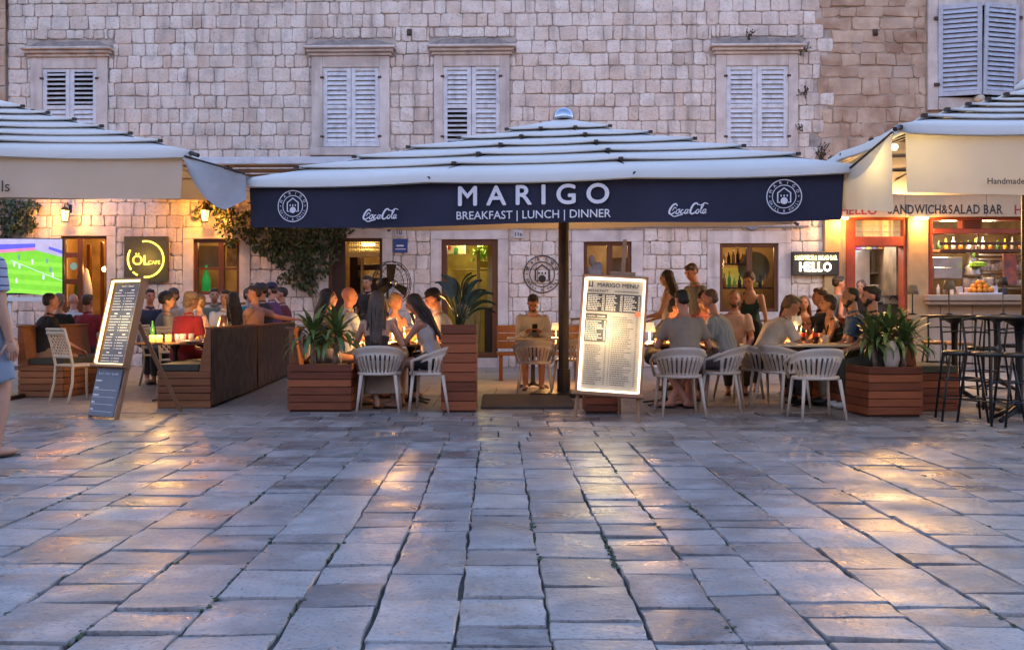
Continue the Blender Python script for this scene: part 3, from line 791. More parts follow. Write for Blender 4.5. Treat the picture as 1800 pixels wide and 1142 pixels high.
tag(text_q, 'brown box lettered NUGS on the shelf in the sandwich bar doorway', 'box'); wall_frame(text_q); text_q.name = 'shelf_box'
q = MB(); a,z_ = P_(1577,459,1.58); text_into(q,'NUGS',.14,a,z_,1.58,bold=.02); q.build('lettering', S['printdark'], text_q)
cols = [(.55,.1,.6),(.5,.5,.55),(.75,.72,.3),(.2,.25,.5),(.65,.3,.1),(.6,.6,.62),(.12,.3,.15)]
for k in range(9):
    q = MB(); c = cols[k % 7]; ib(q,1502+k*10,1510+k*10,424-(k*7)%9,438,1.0,1.25); o = q.build('carton', mat('carton_print', c, .5, var=.3, scale=20)); wall_frame(o)
    tag(o, ORD[k]+' carton from the left on the top shelf behind the sandwich bar door', 'carton', 'cartons on the top shelf in the bar')
q = MB(); ib(q,1524,1592,535,640,1.2,1.9); o = q.build('prep_counter', steel); tag(o,'steel prep counter inside the sandwich bar door','counter'); wall_frame(o)
for k in range(3):
    q = MB(); ib(q,1527,1550,500+k*11,509+k*11,1.3,1.6); o = q.build('white_tray', mat('white_plastic',(.7,.7,.7),.4)); wall_frame(o); o.name='food_tray'
    tag(o, ('top','middle','bottom')[k]+' white tray of the stack on the sandwich bar prep counter', 'tray', 'trays on the prep counter')
q = MB(); ib(q,1550,1596,511,534,1.2,1.24); o = q.build('menu_card', S['white']); tag(o,'white card with a dark scribble inside the sandwich bar door','sign'); wall_frame(o); wall_frame(o)
q = MB(); a,z_ = P_(1573,522,1.18); q.ribbon([(a-.15,z_-.06),(a-.02,z_+.08),(a+.02,z_-.05),(a+.14,z_+.07)],.02,1.18); q.ribbon([(a-.12,z_+.07),(a+.06,z_-.08)],.02,1.18); q.build('scribble', mat('blue_ink',(.02,.03,.12),.6), o)
# bar behind the serving window
q = MB(); ib(q,1632,1690,452,490,.9,1.4); ib(q,1640,1672,470,488,.86,.9); o = q.build('coffee_machine', steel); tag(o,'steel espresso machine behind the serving window','coffee machine'); wall_frame(o)
q = MB(); a,z_ = P_(1708,486,.9); q.smooth = True; q.lathe([(.01,0),(.19,.0),(.2,.05),(.17,.12),(.18,.2),(.1,.26),(.09,.46),(.14,.5),(.12,.66),(.01,.7)],18,(a,.9,z_)); o = q.build('juicer', steel); tag(o,'round steel juicer with lime green tray behind the serving window','juicer'); wall_frame(o)
q = MB(); q.lathe([(.01,0),(.16,0),(.16,.07),(.01,.1)],14,(a-.0,.66,z_+.2)); q.build('lime_tray', mat('lime_green',(.28,.6,.03),.4), o)
q = MB()
for py in (478,505,447,455): ib(q,1718,1800,py,py+3,1.0,1.5)
o = q.build('glass_shelf', steel); tag(o,'steel shelves of glasses behind the serving window','shelf'); wall_frame(o); o.name='glassware_shelf'
gm = mat('bar_glass', (.7,.7,.72), .1, var=.3)
for k in range(22):
    q = MB(); a,z_ = P_(1722+(k % 11)*7, 478 if k < 11 else 505, 1.05); h = .13+.05*((k*7) % 3); q.smooth=True
    q.lathe([(.03,0.03),(.045,.03),(.05,.03+h),(.02,.03+h*1.02)],9,(a,1.08,z_)); o = q.build('drinking_glass', gm); wall_frame(o)
    tag(o,ORD[k % 11]+' glass from the left on the '+('upper' if k < 11 else 'lower')+' steel shelf behind the serving window','glass','glasses on the bar shelf')
for k in range(4):
    q = MB(); a,z_ = P_(1697+k*13,505,.95); q.smooth=True; q.lathe([(.01,0),(.085,0),(.095,.2),(.085,.22),(.01,.23)],14,(a,.95,z_-.02)); o = q.build('storage_jar', mat('cream_jar',(.55,.5,.45),.4)); wall_frame(o)
    tag(o,ORD[k]+' pale storage jar from the left below the juicer behind the serving window','jar','storage jars in the bar')
for k in range(13):
    q = MB(); px = 1634+k*13; hgt=.16+.1*((k*5)%4)/3; a,z_ = P_(px,430+((k*3)%2)*0,1.2); q.smooth=True
    q.lathe([(.02,0),(.045,.01),(.045,hgt*.6),(.018,hgt*.75),(.018,hgt)],9,(a,1.2,z_-.1)); o = q.build('bottle', mat('bar_bottle',[(.3,.12,.03),(.05,.12,.05),(.6,.4,.05),(.4,.4,.4)][k%4],.2)); wall_frame(o)
    tag(o,ORD[k]+' bottle from the left on the high shelf behind the serving window','bottle','bottles on the high bar shelf')
q = MB(); ib(q,1630,1800,439,443,1.1,1.5); o = q.build('bottle_shelf', S['woodtan']); tag(o,'high wooden shelf holding bottles behind the serving window','shelf'); wall_frame(o)
# fruit tray on the ledge
lz = wz0
q = MB(); a = wl(1716,510)[0]; q.bbox(a-.42,a+.38,-.30,.0,lz+.001,lz+.035,.01); q.build('fruit_tray', S['white']); o = bpy.data.objects['fruit_tray']; tag(o,'white tray on the counter ledge below the heap of oranges','tray'); wall_frame(o)
om = mat('orange_peel', (.85,.30,.02), .5, var=.2, bump=.2, bscale=120)
q = MB(); q.smooth=True; q.ell((0,0,0),(.052,.052,.05),10,7); ome = q.mesh('orange', om)
for k in range(24):
    lay = 0 if k < 14 else 1 if k < 21 else 2
    n = (14,7,3)[lay]; i = k-(0,14,21)[lay]
    ang = 2*PI*i/n; r = (.21,.12,.05)[lay]
    o = bpy.data.objects.new('orange', ome); COL.objects.link(o)
    o.matrix_world = Matrix.Translation((0,WY,0)) @ Matrix.Rotation(-WA,4,'Z') @ Matrix.Translation((a+r*math.cos(ang)*1.1,-.15+r*math.sin(ang)*.55,lz+.087+.075*lay))
    tag(o,'ripe orange in the heap on the counter tray','orange','oranges heaped on the counter')
for (px,wd,ht,c,lab,nm) in ((1645,.06,.2,(.6,.55,.5),'pale bottle at the corner of the counter ledge','bottle'),(1655,.05,.15,(.3,.2,.15),'small brown jar at the left of the counter ledge','jar'),(1668,.04,.24,(.65,.62,.6),'tall white cup stack on the counter ledge','cup stack'),
        (1681,.10,.16,(.55,.45,.4),'tan napkin box on the counter ledge','napkin box'),(1697,.13,.14,(.62,.45,.38),'pinkish bread basket beside the orange tray','basket'),(1757,.14,.13,(.02,.02,.02),'black box right of the heap of oranges','box'),(1742,.10,.17,(.62,.6,.58),'white bag behind the heap of oranges','bag')):
    q = MB(); a = wl(px,510)[0]; q.smooth = nm in ('bottle','jar')
    if q.smooth: q.lathe([(.01,0),(wd/2,0),(wd/2,ht*.7),(wd/4,ht*.85),(wd/4,ht)],12,(a,-.12,lz+.002))
    else: q.bbox(a-wd/2,a+wd/2,-.2,-.08,lz+.002,lz+ht,.012)
    o = q.build(nm.replace(' ','_')+('_small' if nm=='jar' else ''), mat('counter_item',c,.5)); o.name = {'jar':'sauce_jar'}.get(nm,nm.replace(' ','_')); tag(o,lab,nm); wall_frame(o)
q = MB(); ib(q,1762,1786,446,500,.7,.74); o = q.build('poster', mat('dark_food_poster',(.10,.07,.09),.5,col2=(.45,.12,.06),scale=7)); tag(o,'dark poster with orange blotches beside the glass shelves','poster'); wall_frame(o)
WARM = (1,.47,.11)
lamp('bar_lamp', shop, ((DOOR[0]+DOOR[1])/2,1.0,2.75), 45, (1,.88,.74), .15)
lamp('bar_lamp', shop, (wl(1700,400)[0],.9,2.75), 30, (1,.72,.42), .15); lamp('bar_lamp', shop, (wl(1770,400)[0],.9,2.75), 22, (1,.72,.42), .15)
# strip lights under the sign board
em_warm = mat('warm_light_strip', (1,.8,.5), .5, emit=(1,.72,.33), estr=14)
for px, pw in ((1472,18),(1611,22)):
    q = MB(); a = wl(px,385)[0]; q.bbox(a-.13,a+.13,-.30,-.18,zs0-.055,zs0-.005,.01); o = q.build('wall_light', em_warm); wall_frame(o)
    tag(o,'warm strip light '+('on the narrow cream pillar beside the navy parasol' if px<1500 else 'on the cream pillar between door and serving window'),'wall light')
    lamp('strip_lamp', o, (a,-.28,zs0-.12), pw, WARM, .06)

lamp('bar_glow', None, (5.4,14.2,2.35), 60, (1,.55,.2), .15)

# unseen houses added behind the camera to close off the low sky
opp = empty('sky_blocking_houses', 'unseen pale stone house row added across the square to block low sky', 'building', (0,-13,0))
mb = MB(); mb.box(-30,30,-9,0,0,11.5); mb.build('wall', S['stone'], opp)
mb = MB(); mb.prism([(-30.4,11.501),(30.4,11.501),(30.4,11.8),(-30.4,11.8)], -9.4, .4); mb.loft([[(-30.4,.4,11.801),(30.4,.4,11.801),(30.4,-9.4,11.801),(-30.4,-9.4,11.801)],[(-28,-4.4,14.2),(28,-4.4,14.2),(28,-4.6,14.2),(-28,-4.6,14.2)]]); mb.build('roof', mat('roof_tile',(.30,.13,.08),.8,var=.2), opp)
q = MB(); q.bbox(-.5,.5,.002,.05,0,1.6,.01); wme = q.mesh('window', S['shutter'])
for k in range(13):
    for z in (4.2,7.8): inst('window', wme, opp, (-27+4.5*k,0,z))
q = MB(); q.bbox(-.6,.6,.002,.06,0,2.3,.01); dme = q.mesh('door', S['wooddark'])
for k in range(9): inst('door', dme, opp, (-25+6.2*k,0,.01))
# ================================================================ OPENINGS OF THE LIMESTONE HOUSE
def frame_rect(mb, a, b, c, d, w, v0, v1): 
    mb.bbox(a,a+w,v0,v1,c,d,.005); mb.bbox(b-w,b,v0,v1,c,d,.005); mb.bbox(a+w,b-w,v0,v1,d-w,d,.005); mb.bbox(a+w,b-w,v0,v1,c,c+w,.005)
rooms = {'cafe_door': ((.55,.36,.16),1.6,13,(1,.55,.18)), 'cafe_window': ((.55,.4,.2),1.4,10,(1,.62,.25)), 'door_fan': ((.50,.34,.15),2.2,13,(1,.66,.28)),
         'door_main': ((.50,.40,.16),2.4,13,(1,.78,.25)), 'window_small': ((.42,.33,.24),1.6,8,(1,.62,.28)), 'window_bar': ((.3,.2,.1),1.5,13,(1,.62,.22))}
for k,(c,dep,pw,lc) in rooms.items():
    h = pxrect(*GR[k]); room(main, h, dep, mat('room_plaster', c, .8, var=.3, scale=1.6, dirt=(.12,.07,.03), dirtamt=.8, dscale=1.3))
    lamp('room_lamp', main, ((h[0]+h[1])/2, .4+dep*.5, h[3]+.05), pw, lc, .12)
# window with two casements
def casement(key, mull, bars=()):
    a,b,c,d = pxrect(*GR[key]); mb = MB(); frame_rect(mb,a,b,c,d,.07,.04,.14)
    for m_ in mull: x = wl(m_,450)[0]; mb.bbox(x-.055,x+.055,.035,.14,c+.07,d-.07,.005)
    for z in bars: mb.bbox(a+.07,b-.07,.05,.12,z-.022,z+.022,.004)
    w = mb.build('window', S['woodframe'], main)
    edges = [a]+[wl(m_,450)[0] for m_ in mull]+[b]
    for x0,x1 in zip(edges,edges[1:]):
        q = MB(); q.quad((x0+.05,.1,c+.06),(x1-.05,.1,c+.06),(x1-.05,.1,d-.06),(x0+.05,.1,d-.06)); q.build('pane', S['glass'], w)
    return w
casement('cafe_window', (388,), (wl(380,472)[1],))
casement('window_small', (1072,)); casement('window_bar', (1318,))
# main glazed door
a,b,c,d = pxrect(*GR['door_main']); mb = MB(); frame_rect(mb,a,b,c,d,.11,.03,.16); dm = mb.build('door_frame', S['woodframe'], main)
mb = MB(); x = wl(858,500)[0]; mb.bbox(wl(850,500)[0],b-.11,.5,.56,c,wl(850,540)[1],.005); mb.build('low_door', S['wooddark'], dm)
mb = MB(); z = wl(850,470)[1]; mb.bbox(a+.11,b-.11,1.6,1.64,z,z+.03,.004); mb.bbox(wl(855,500)[0],b-.1,.6,.66,c,d,.005); mb.build('inner_trim', mat('inner_gold_trim',(.45,.33,.1),.5), dm)
q = MB(); u,z0 = P_(810,447,1.7); _,z1 = P_(810,430,1.7); q.bbox(u-.42,u+.05,1.7,1.74,z0,z1+.12,.01); o = q.build('picture', mat('pale_picture',(.62,.6,.5),.6)); tag(o,'pale framed picture with red and green shapes inside the glazed door','picture'); wall_frame(o)
for (du,dz,c_) in ((-.3,.14,(.5,.06,.04)),(-.14,.1,(.05,.35,.2)),(-.15,.03,(.05,.2,.12))):
    q = MB(); q.disc(u+du,z0+dz,.05,1.697,10); q.build('spot', mat('picture_paint',c_,.6), o)
# fan doorway: dark leaf folded open, lit shelf light
a,b,c,d = pxrect(*GR['door_fan']); mb = MB(); frame_rect(mb,a,b,c,d,.06,.05,.16); df = mb.build('door_frame', S['woodframe'], main)
mb = MB(); x1 = wl(606,500)[0]; mb.bbox(a+.06,x1,.06,.11,c,d-.06,.008)
for z0,z1 in ((.2,.95),(1.1,1.9)): mb.bbox(a+.12,x1-.06,.05,.06,z0,z1,.004)
mb.build('door', S['wooddark'], df)
mb = MB(); z = wl(640,448)[1]; mb.bbox(x1,b-.06,.08,.13,z-.03,z+.03,.004); xm = wl(628,500)[0]; mb.bbox(xm-.03,xm+.03,.6,.66,c,z,.004); mb.build('transom', mat('gold_wood',(.42,.24,.06),.4), df)
q = MB(); u,z = P_(645,430,1.2); q.bbox(u-.14,u+.14,1.18,1.26,z-.03,z+.03,.015); o = q.build('ceiling_lamp', mat('white_tube',(1,1,1),.5,emit=(1,.85,.55),estr=9)); tag(o,'bright oblong lamp glowing in the doorway behind the fan','lamp'); wall_frame(o)
q = MB(); 
for k in range(14):
    for j in range(3):
        u,z = P_(612+k*4,424+j*8,1.5); q.ell((u,1.5,z),(.03,.03,.045),6,4)
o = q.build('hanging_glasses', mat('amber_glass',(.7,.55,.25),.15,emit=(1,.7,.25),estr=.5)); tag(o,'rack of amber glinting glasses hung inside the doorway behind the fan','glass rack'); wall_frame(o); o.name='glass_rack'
q = MB(); u,z = P_(648,463,1.0); q.bbox(u-.3,u+.25,1.3,1.6,z-.12,z,.01); q.bbox(u-.3,u+.25,1.3,1.6,z-.55,z-.3,.01); o = q.build('wall_cabinet', S['wooddark']); tag(o,'dark cabinet inside the doorway behind the fan','cabinet'); wall_frame(o)
# cafe doorway (beside the television)
a,b,c,d = pxrect(*GR['cafe_door']); mb = MB(); frame_rect(mb,a,b,c,d,.05,.05,.14); dc = mb.build('door_frame', S['woodframe'], main)
mb = MB(); x0,x1 = wl(110,500)[0], wl(146,500)[0]
mb.bbox(x0,x0+.07,-.02,.03,c+.03,d-.05,.004); mb.bbox(x1-.1,x1,-.02,.03,c+.03,d-.05,.004)
for z in (.06,.55,1.1,1.65,2.18): mb.bbox(x0+.07,x1-.1,-.015,.025,z-.05+.06,z+.05+.06,.004)
lf = mb.build('door', S['woodframe'], dc)
q = MB(); q.disc(wl(130,468)[0], wl(130,468)[1], .075, -.02, 16); q.build('sticker', mat('teal_sticker',(.2,.5,.42),.5), lf)
for k in range(2):
    q = MB(); a_,z_ = P_(158+k*9,470,.9); q.smooth = True
    q.lathe([(.02,0),(.13,.1),(.15,.8),(.13,1.5),(.05,1.85),(.01,1.9)],12,(a_,.9,.1)); o = q.build('surfboard', mat('board_gloss',[(.05,.22,.04),(.55,.5,.42)][k],.3)); o.scale=(1,.45,1); tag(o,['green','cream'][k]+' surfboard leaning inside the cafe doorway','surfboard'); wall_frame(o)
    o.location = (0, WY, 0)
q = MB(); u,z = P_(183,473,.5); q.smooth=True; q.ell((u,.5,z),(.06,.06,.06),12,8); o = q.build('globe_lamp', mat('lamp_globe',(1,.9,.7),.4,emit=(1,.72,.35),estr=10)); tag(o,'small glowing globe lamp inside the cafe doorway','lamp'); wall_frame(o)
lamp('globe_light', o, (u,.38,z), 8, WARM, .05)
# bottles in the bar window and the cafe window
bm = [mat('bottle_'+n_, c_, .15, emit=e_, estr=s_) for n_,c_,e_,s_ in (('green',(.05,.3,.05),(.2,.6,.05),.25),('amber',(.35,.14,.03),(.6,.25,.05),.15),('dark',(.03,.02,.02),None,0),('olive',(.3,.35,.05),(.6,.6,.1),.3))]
u0,u1,z0,z1 = pxrect(*GR['window_bar'])
for row, py in ((0,463),(1,505)):
    q = MB(); a,z = P_(1267,py,.6); b,_ = P_(1316,py,.6); q.bbox(a,b+(.5 if row else 0),.5,.8,z-.03,z,.004); o = q.build('bottle_shelf', S['wooddark']); wall_frame(o)
    tag(o, ('upper' if row==0 else 'lower')+' dark shelf of bottles inside the bar window','shelf')
    for k in range(6 if row == 0 else 9):
        a,z = P_(1272+k*(8 if row==0 else 9),py,.6); hh = .2+.13*((k*5+row*2)%4)/3; q = MB(); q.smooth=True
        q.lathe([(.01,0),(.036,0),(.036,hh*.55),(.014,hh*.72),(.014,hh)],9,(a,.62,z)); o = q.build('bottle', bm[(k*3+row)%4] if row else bm[1+k%2]); wall_frame(o)
        tag(o,ORD[k]+' bottle from the left on the '+('upper' if row==0 else 'lit lower')+' shelf inside the bar window','bottle',('upper' if row==0 else 'lower')+' shelf bottles in the bar window')
q = MB(); a,z = P_(1292,500,.9); b,zz = P_(1345,470,.9); q.quad((a-.4,.95,z),(b,.95,z),(b,.95,zz),(a-.4,.95,zz)); o = q.build('backlight', mat('yellow_backlight',(.8,.7,.2),.5,emit=(1,.75,.08),estr=.9)); wall_frame(o); tag(o,'glowing yellow back panel behind the bottles in the bar window','light panel')
q = MB(); a,z = P_(1345,428,.9); q.disc(wl(1343,462)[0], wl(1343,462)[1]-.05,.33,.9,24); o = q.build('arched_panel', mat('green_grey_arch',(.2,.24,.18),.6)); wall_frame(o); tag(o,'grey green arched niche behind the right pane of the bar window','niche'); o.name='arched_niche'
q = MB(); a,z = P_(362,515,.35); q.smooth=True; q.lathe([(.01,0),(.09,0),(.09,.32),(.03,.48),(.03,.6),(.01,.6)],12,(a,.35,z-.03)); o = q.build('bottle', mat('neon_green_bottle',(.02,.5,.1),.3,emit=(.02,.8,.15),estr=.7)); wall_frame(o); tag(o,'large bright green bottle in the cafe window','bottle')
q = MB(); ib(q,396,416,425,468,.9,.94); o = q.build('picture', mat('sepia_picture',(.6,.45,.25),.6,scale=9,var=.3)); tag(o,'sepia framed picture inside the cafe window','picture'); wall_frame(o)

# ================================================================ PARASOLS
def parasol(label, cx, cy, yaw, half, eave, apex, val_h, tiers, front_mat, val_mat, group='square market parasols', dome=False, pole_r=.07):
    root = empty('market_parasol', label, 'parasol', (cx,cy,0), yaw, group)
    n = tiers; zf = lambda r: apex-(apex-eave)*r
    rr = [0.045]+[.2+.8*k/(n-1) for k in range(n)]
    seg = 18
    for k in range(n):
        r0, r1 = max(.02, rr[k]-.07), rr[k+1]; lift = .03 if k < n-1 else 0.0
        mb = MB(); mb.smooth = False
        top = []; bot = []
        for loop, (r_, up) in enumerate(((r0, -.035 if k else .02), (r0+.09 if k else r1*.5, -.02 if k else .02), (r1, lift))):
            pts = []
            for s_ in range(4):
                for i in range(seg):
                    t = -1+2*i/seg; x, y = t, -1.0
                    ribs = abs(math.sin(PI*1.5*(t+1)))     # ribs at the corners and thirds
                    sag = -.02*ribs*(loop/2)*min(1,r_*1.3)
                    inw = 1-.012*ribs*(loop/2)
                    X, Y = x*r_*half, y*r_*half*inw
                    ca, sa = math.cos(s_*PI/2), math.sin(s_*PI/2)
                    pts.append((X*ca-Y*sa, X*sa+Y*ca, zf(r_)+up+sag))
            top.append(pts)
        hem = [(p[0],p[1],p[2]-(.012 if k < n-1 else .075)) for p in top[-1]]
        ins = [(p[0]*.985,p[1]*.985,p[2]-.008) for p in hem]
        und = [[(p[0]*.99,p[1]*.99,p[2]-.012) for p in l] for l in top[1::-1]]
        mb.loft(top+[hem], True); mb.f.pop(); mb.mi.pop(); mb.sm.pop(); mb.f.pop(); mb.mi.pop(); mb.sm.pop()
        mb.loft([hem, ins]+und, True); mb.f.pop(); mb.mi.pop(); mb.sm.pop(); mb.f.pop(); mb.mi.pop(); mb.sm.pop()
        mb.sm = [True]*len(mb.sm)
        mb.build('canopy_panel', S['roof'], root)
    # ribs with black end caps
    for s_ in range(4):
        for t in (-1, -1/3, 1/3):
            mb = MB(); ca, sa = math.cos(s_*PI/2), math.sin(s_*PI/2)
            pt = lambda r_, dz: ((t*ca+sa)*r_*half, (t*sa-ca)*r_*half, zf(r_)+dz)
            mb.tube([pt(.03,-.04), pt(1.0,-.035)], .02, 6)
            for r_ in (rr[1:] if t == -1 else rr[1:-1]):
                q = pt(r_+.004, .018 if r_ < .99 else -.03)
                mb.box(q[0]-.024,q[0]+.024,q[1]-.024,q[1]+.024,q[2]-.018,q[2]+.014)
            if t == -1: a = pt(1.0,-.03); b = pt(1.03,-.04); mb.tube([a,b],.024,6)
            mb.build('rib', S['pole'], root)
    mb = MB(); mb.tube([(0,0,.02),(0,0,apex+.02)], pole_r, 12); mb.build('pole', S['pole'], root)
    mb = MB(); mb.bbox(-.40,.40,-.40,.40,.0,.05,.01); mb.tube([(0,0,.05),(0,0,.35)], pole_r*1.25, 12); mb.build('base_plate', S['pole'], root)
    mb = MB(); mb.smooth = True
    if dome:
        mb.lathe([(.14,0),(.145,.02),(.13,.07),(.10,.115),(.05,.145),(.012,.152)], 24, (0,0,apex+.01)); mb.build('cap', S['chrome'], root)
    else: mb.lathe([(.14,0),(.14,.05),(.05,.12),(.01,.13)], 16, (0,0,apex)); mb.build('cap', S['roof'], root)
    vh = half*.967
    vals = []
    for s_ in range(1):
        mb = MB(); mb.smooth = True; nn = 40; vs = []; fs = []
        for j in range(5):
            for i in range(nn+1):
                t = -1+2*i/nn; f = j/4
                wv = f*(.016*math.sin(t*9+s_)+.013*math.sin(t*23+2*s_)+.008*math.sin(t*41))
                X, Y, Z = t*vh*(1-.008*f), -vh+wv, eave-.05-val_h*f+.012*f*math.sin(t*5+1)
                ca, sa = math.cos(s_*PI/2), math.sin(s_*PI/2)
                vs.append((X*ca-Y*sa, X*sa+Y*ca, Z))
        for j in range(4):
            for i in range(nn): a = j*(nn+1)+i; fs.append((a, a+nn+1, a+nn+2, a+1))
        mb.add(vs, fs)
        vals.append(mb.build('valance', front_mat if s_ == 0 else val_mat, root))
    return root, vals, vh
ctr, cv, vh = parasol('large white tiered parasol with navy lettered valance and mirrored dome on top', .81, 13.66, R(-10.3), 3.22, 2.535, 3.63, .475, 6, S['navy'], S['canvas'], dome=True)
ctr.scale = (1,.94,1); ctr.location = (.87,13.52,0)
mb = MB(); yv = -vh-.034; zb = 2.485-.475
text_into(mb, 'MARIGO', .285, .02, zb+.205, yv, bold=.022, spacing=1.58, wid=1.06)
text_into(mb, 'BREAKFAST | LUNCH | DINNER', .119, .02, zb+.058, yv, bold=.008, wid=.98)
mb.build('lettering', S['print'], cv[0])
for x in (-1.62, 1.60): mb = MB(); cola_script(mb, x, zb+.115, .40, yv); mb.build('script_lettering', S['print'], cv[0])
for x in (-2.60, 2.54):
    mb = MB(); emblem(mb, x, zb+.232, .172, yv); mb.build('emblem', S['print'], cv[0])
lft, lv_, vl = parasol('cream tiered parasol at the left edge, its valance ending in the letters ils', -6.47, 12.95, R(2), 3.1, 2.84, 3.80, .46, 7, S['canvas_lit'], S['canvas_lit'])
lft.scale = (1, .66, 1)
mb = MB(); text_into(mb, 'ils', .17, vl-1.83, 2.79-.46+.06, -vl-.05, 'R', bold=.004); mb.build('lettering', S['printdark'], lv_[0])
rgt, rv, vr = parasol('cream parasol over the high tables with a glowing yellow valance', 5.93, 11.45, R(0), 2.36, 2.77, 3.58, .56, 6, S['canvas_lit'], S['canvas_lit'])
mb = MB(); text_into(mb, 'Handmade S', .078, -vr+.72, 2.70-.56+.10, -vr-.035, 'L', bold=.012); mb.build('lettering', S['printdark'], rv[0])
q = MB(); q.smooth=True; q.ell((0,0,0),(.035,.035,.03),10,6); o = q.build('parasol_lamp', mat('bulb_glow',(1,.9,.6),.4,emit=(1,.85,.45),estr=30)); o.location=(3.66,9.45,2.62); tag(o,'tiny bright bulb under the corner of the glowing cream parasol','lamp')
lamp('corner_lamp', None, (3.74,9.55,2.52), 3.5, (1,.74,.28), .04)
lamp('corner_lamp', None, (4.7,10.4,2.35), 7.5, (1,.72,.30), .1)

# rain gutter cloths between neighbouring parasols
def gutter(label, A, B, drop_pts, back, m):
    root = empty('gutter_cloth', label, 'awning cloth', (0,0,0))
    A, B = Vector(A), Vector(B); n = 24; mb = MB(); mb.smooth = True
    top = [A.lerp(B, i/n) for i in range(n+1)]
    low = []
    for i in range(n+1):
        t = i/n; k = max(j for j in range(len(drop_pts)) if drop_pts[j][0] <= t+1e-6); k = min(k, len(drop_pts)-2)
        (t0,d0),(t1,d1) = drop_pts[k], drop_pts[k+1]; f = (t-t0)/(t1-t0)
        low.append(top[i]+Vector((.02*math.sin(7*t), .05*math.sin(PI*t), -(d0+(d1-d0)*f))))
    rows = [[p for p in top]]
    for r_ in (.33,.66,1): rows.append([a.lerp(b, r_)+Vector((0,-.04*math.sin(PI*r_)*math.sin(5*i/n+1),0)) for i,(a,b) in enumerate(zip(top,low))])
    mb.loft(rows, False); mb.build('end_flap', m, root)
    mb = MB(); mb.smooth = True; bk = Vector(back)
    rows = []
    for r_ in (0.0,.5,1.0): rows.append([a+Vector((0,.07,0))+bk*r_+Vector((0,0,-.16*math.sin(PI*i/n))) for i,a in enumerate(top)])
    mb.loft(rows, False); mb.build('trough', m, root)
    mb = MB(); mb.tube([A+Vector((0,-.01,.015)), B+Vector((0,-.01,.015))], .012, 6); mb.build('edge_rail', S['pole'], root)
    return root
gutter('grey curved gutter cloth hanging between the left cream parasol and the navy one', (PX(324,10.6),10.6,PZ(277,10.6)), (PX(431,10.98),10.98,PZ(308,10.98)),
       [(0,.03),(.06,.16),(.16,.28),(.3,.37),(.5,.42),(.68,.42),(.85,.34),(1,.26)], (.75,5.0,.0), S['gutter'])
gutter('pale gutter cloth lit yellow between the navy parasol and the right cream one', (PX(1480,10.15),10.15,PZ(310,10.15)), (PX(1568,9.25),9.25,PZ(236,9.25)),
       [(0,.33),(.5,.5),(1,.70)], (.5,3.8,.0), S['canvas_lit'])
# flat awning fixed to the facade behind the gutter
aw = empty('wall_awning', 'flat brown awning with pale front rail fixed to the facade above the cafe', 'awning'); wall_frame(aw)
u0, u1 = -6.9, -1.9
mb = MB(); mb.bbox(u0,u1,-3.3,-3.18,3.58,3.70,.01); mb.build('front_rail', mat('blue_white_rail',(.52,.56,.62),.5), aw)
mb = MB()
for k in range(7):
    y0 = -3.17+k*.455; mb.bbox(u0+.02,u1-.02,y0,y0+.44,3.60-.03*k,3.615-.03*k,.003)
mb.build('cloth', mat('brown_awning_cloth',(.28,.21,.16),.8), aw)
for x in (u0+.3, -4.5, u1-.3):
    mb = MB(); mb.tube([(x,-3.15,3.56),(x,-.04,3.38)],.025,8); mb.build('arm', S['pole'], aw)

# little plant and lit shelf inside the glazed door
q = MB(); u,z = P_(848,470,1.5); q.bbox(u-.14,u+.10,1.4,1.6,z-.0,z+.13,.01); o = q.build('plant_pot', mat('yellow_pot',(.6,.45,.08),.5)); tag(o,'yellow pot of a bright green plant on a shelf inside the glazed door','pot'); wall_frame(o)
q = MB(); pr_ = random.Random(4)
for k in range(130):
    x,y_,zz = u-.02+pr_.gauss(0,.13),1.45+pr_.gauss(0,.08),z+.28+pr_.gauss(0,.09); s_ = .05; q.M = Matrix.Translation((x,y_,zz)) @ Euler((pr_.uniform(-1,1),pr_.uniform(-1,1),pr_.uniform(-3,3))).to_matrix().to_4x4(); q.add([(0,0,s_),(-s_*.5,0,0),(0,0,-s_),(s_*.5,0,0)],[(0,1,2,3)])
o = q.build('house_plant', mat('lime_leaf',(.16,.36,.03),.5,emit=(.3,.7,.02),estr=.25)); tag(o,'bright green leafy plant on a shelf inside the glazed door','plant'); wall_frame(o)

# things seen inside the small window and the cafe doorway
q = MB(); q.smooth=True
for k in range(12): u,z = P_(1044+pr_.uniform(-9,10),462+pr_.uniform(-12,18),.5); q.ell((u,.5,z),(.07,.04,.09),8,6)
o = q.build('white_flowers', mat('white_petals',(.6,.6,.66),.7,var=.2)); tag(o,'bunch of whitish flowers behind the left pane of the small window','flowers'); wall_frame(o); o.name='flower_bunch'
q = MB(); u,z = P_(1096,500,.8); q.bbox(u-.25,u+.2,.8,.84,z-.25,z+.55,.01); o = q.build('curtain', mat('tan_curtain',(.42,.32,.2),.8)); tag(o,'tan curtain behind the right pane of the small window','curtain'); wall_frame(o)
q = MB(); ib(q,612,626,452,640,1.3,1.7); ib(q,650,668,505,640,1.2,1.6); o = q.build('sideboard', S['wooddark']); tag(o,'dark sideboard inside the doorway behind the fan','sideboard'); wall_frame(o)
q = MB(); ib(q,640,664,470,500,1.9,1.95); o = q.build('poster', mat('pale_poster',(.6,.5,.35),.6,var=.3,scale=8)); tag(o,'pale poster deep inside the doorway behind the fan','poster'); wall_frame(o)
for k,(a_,b_,c_,d_) in enumerate(((150,156,430,640),(174,178,425,560))):
    q = MB(); ib(q,a_,b_,c_,d_,1.0,1.1); o = q.build('post', S['woodframe']); tag(o,('wide' if k==0 else 'slim')+' brown post inside the cafe doorway','post'); wall_frame(o); o.name='door_post'
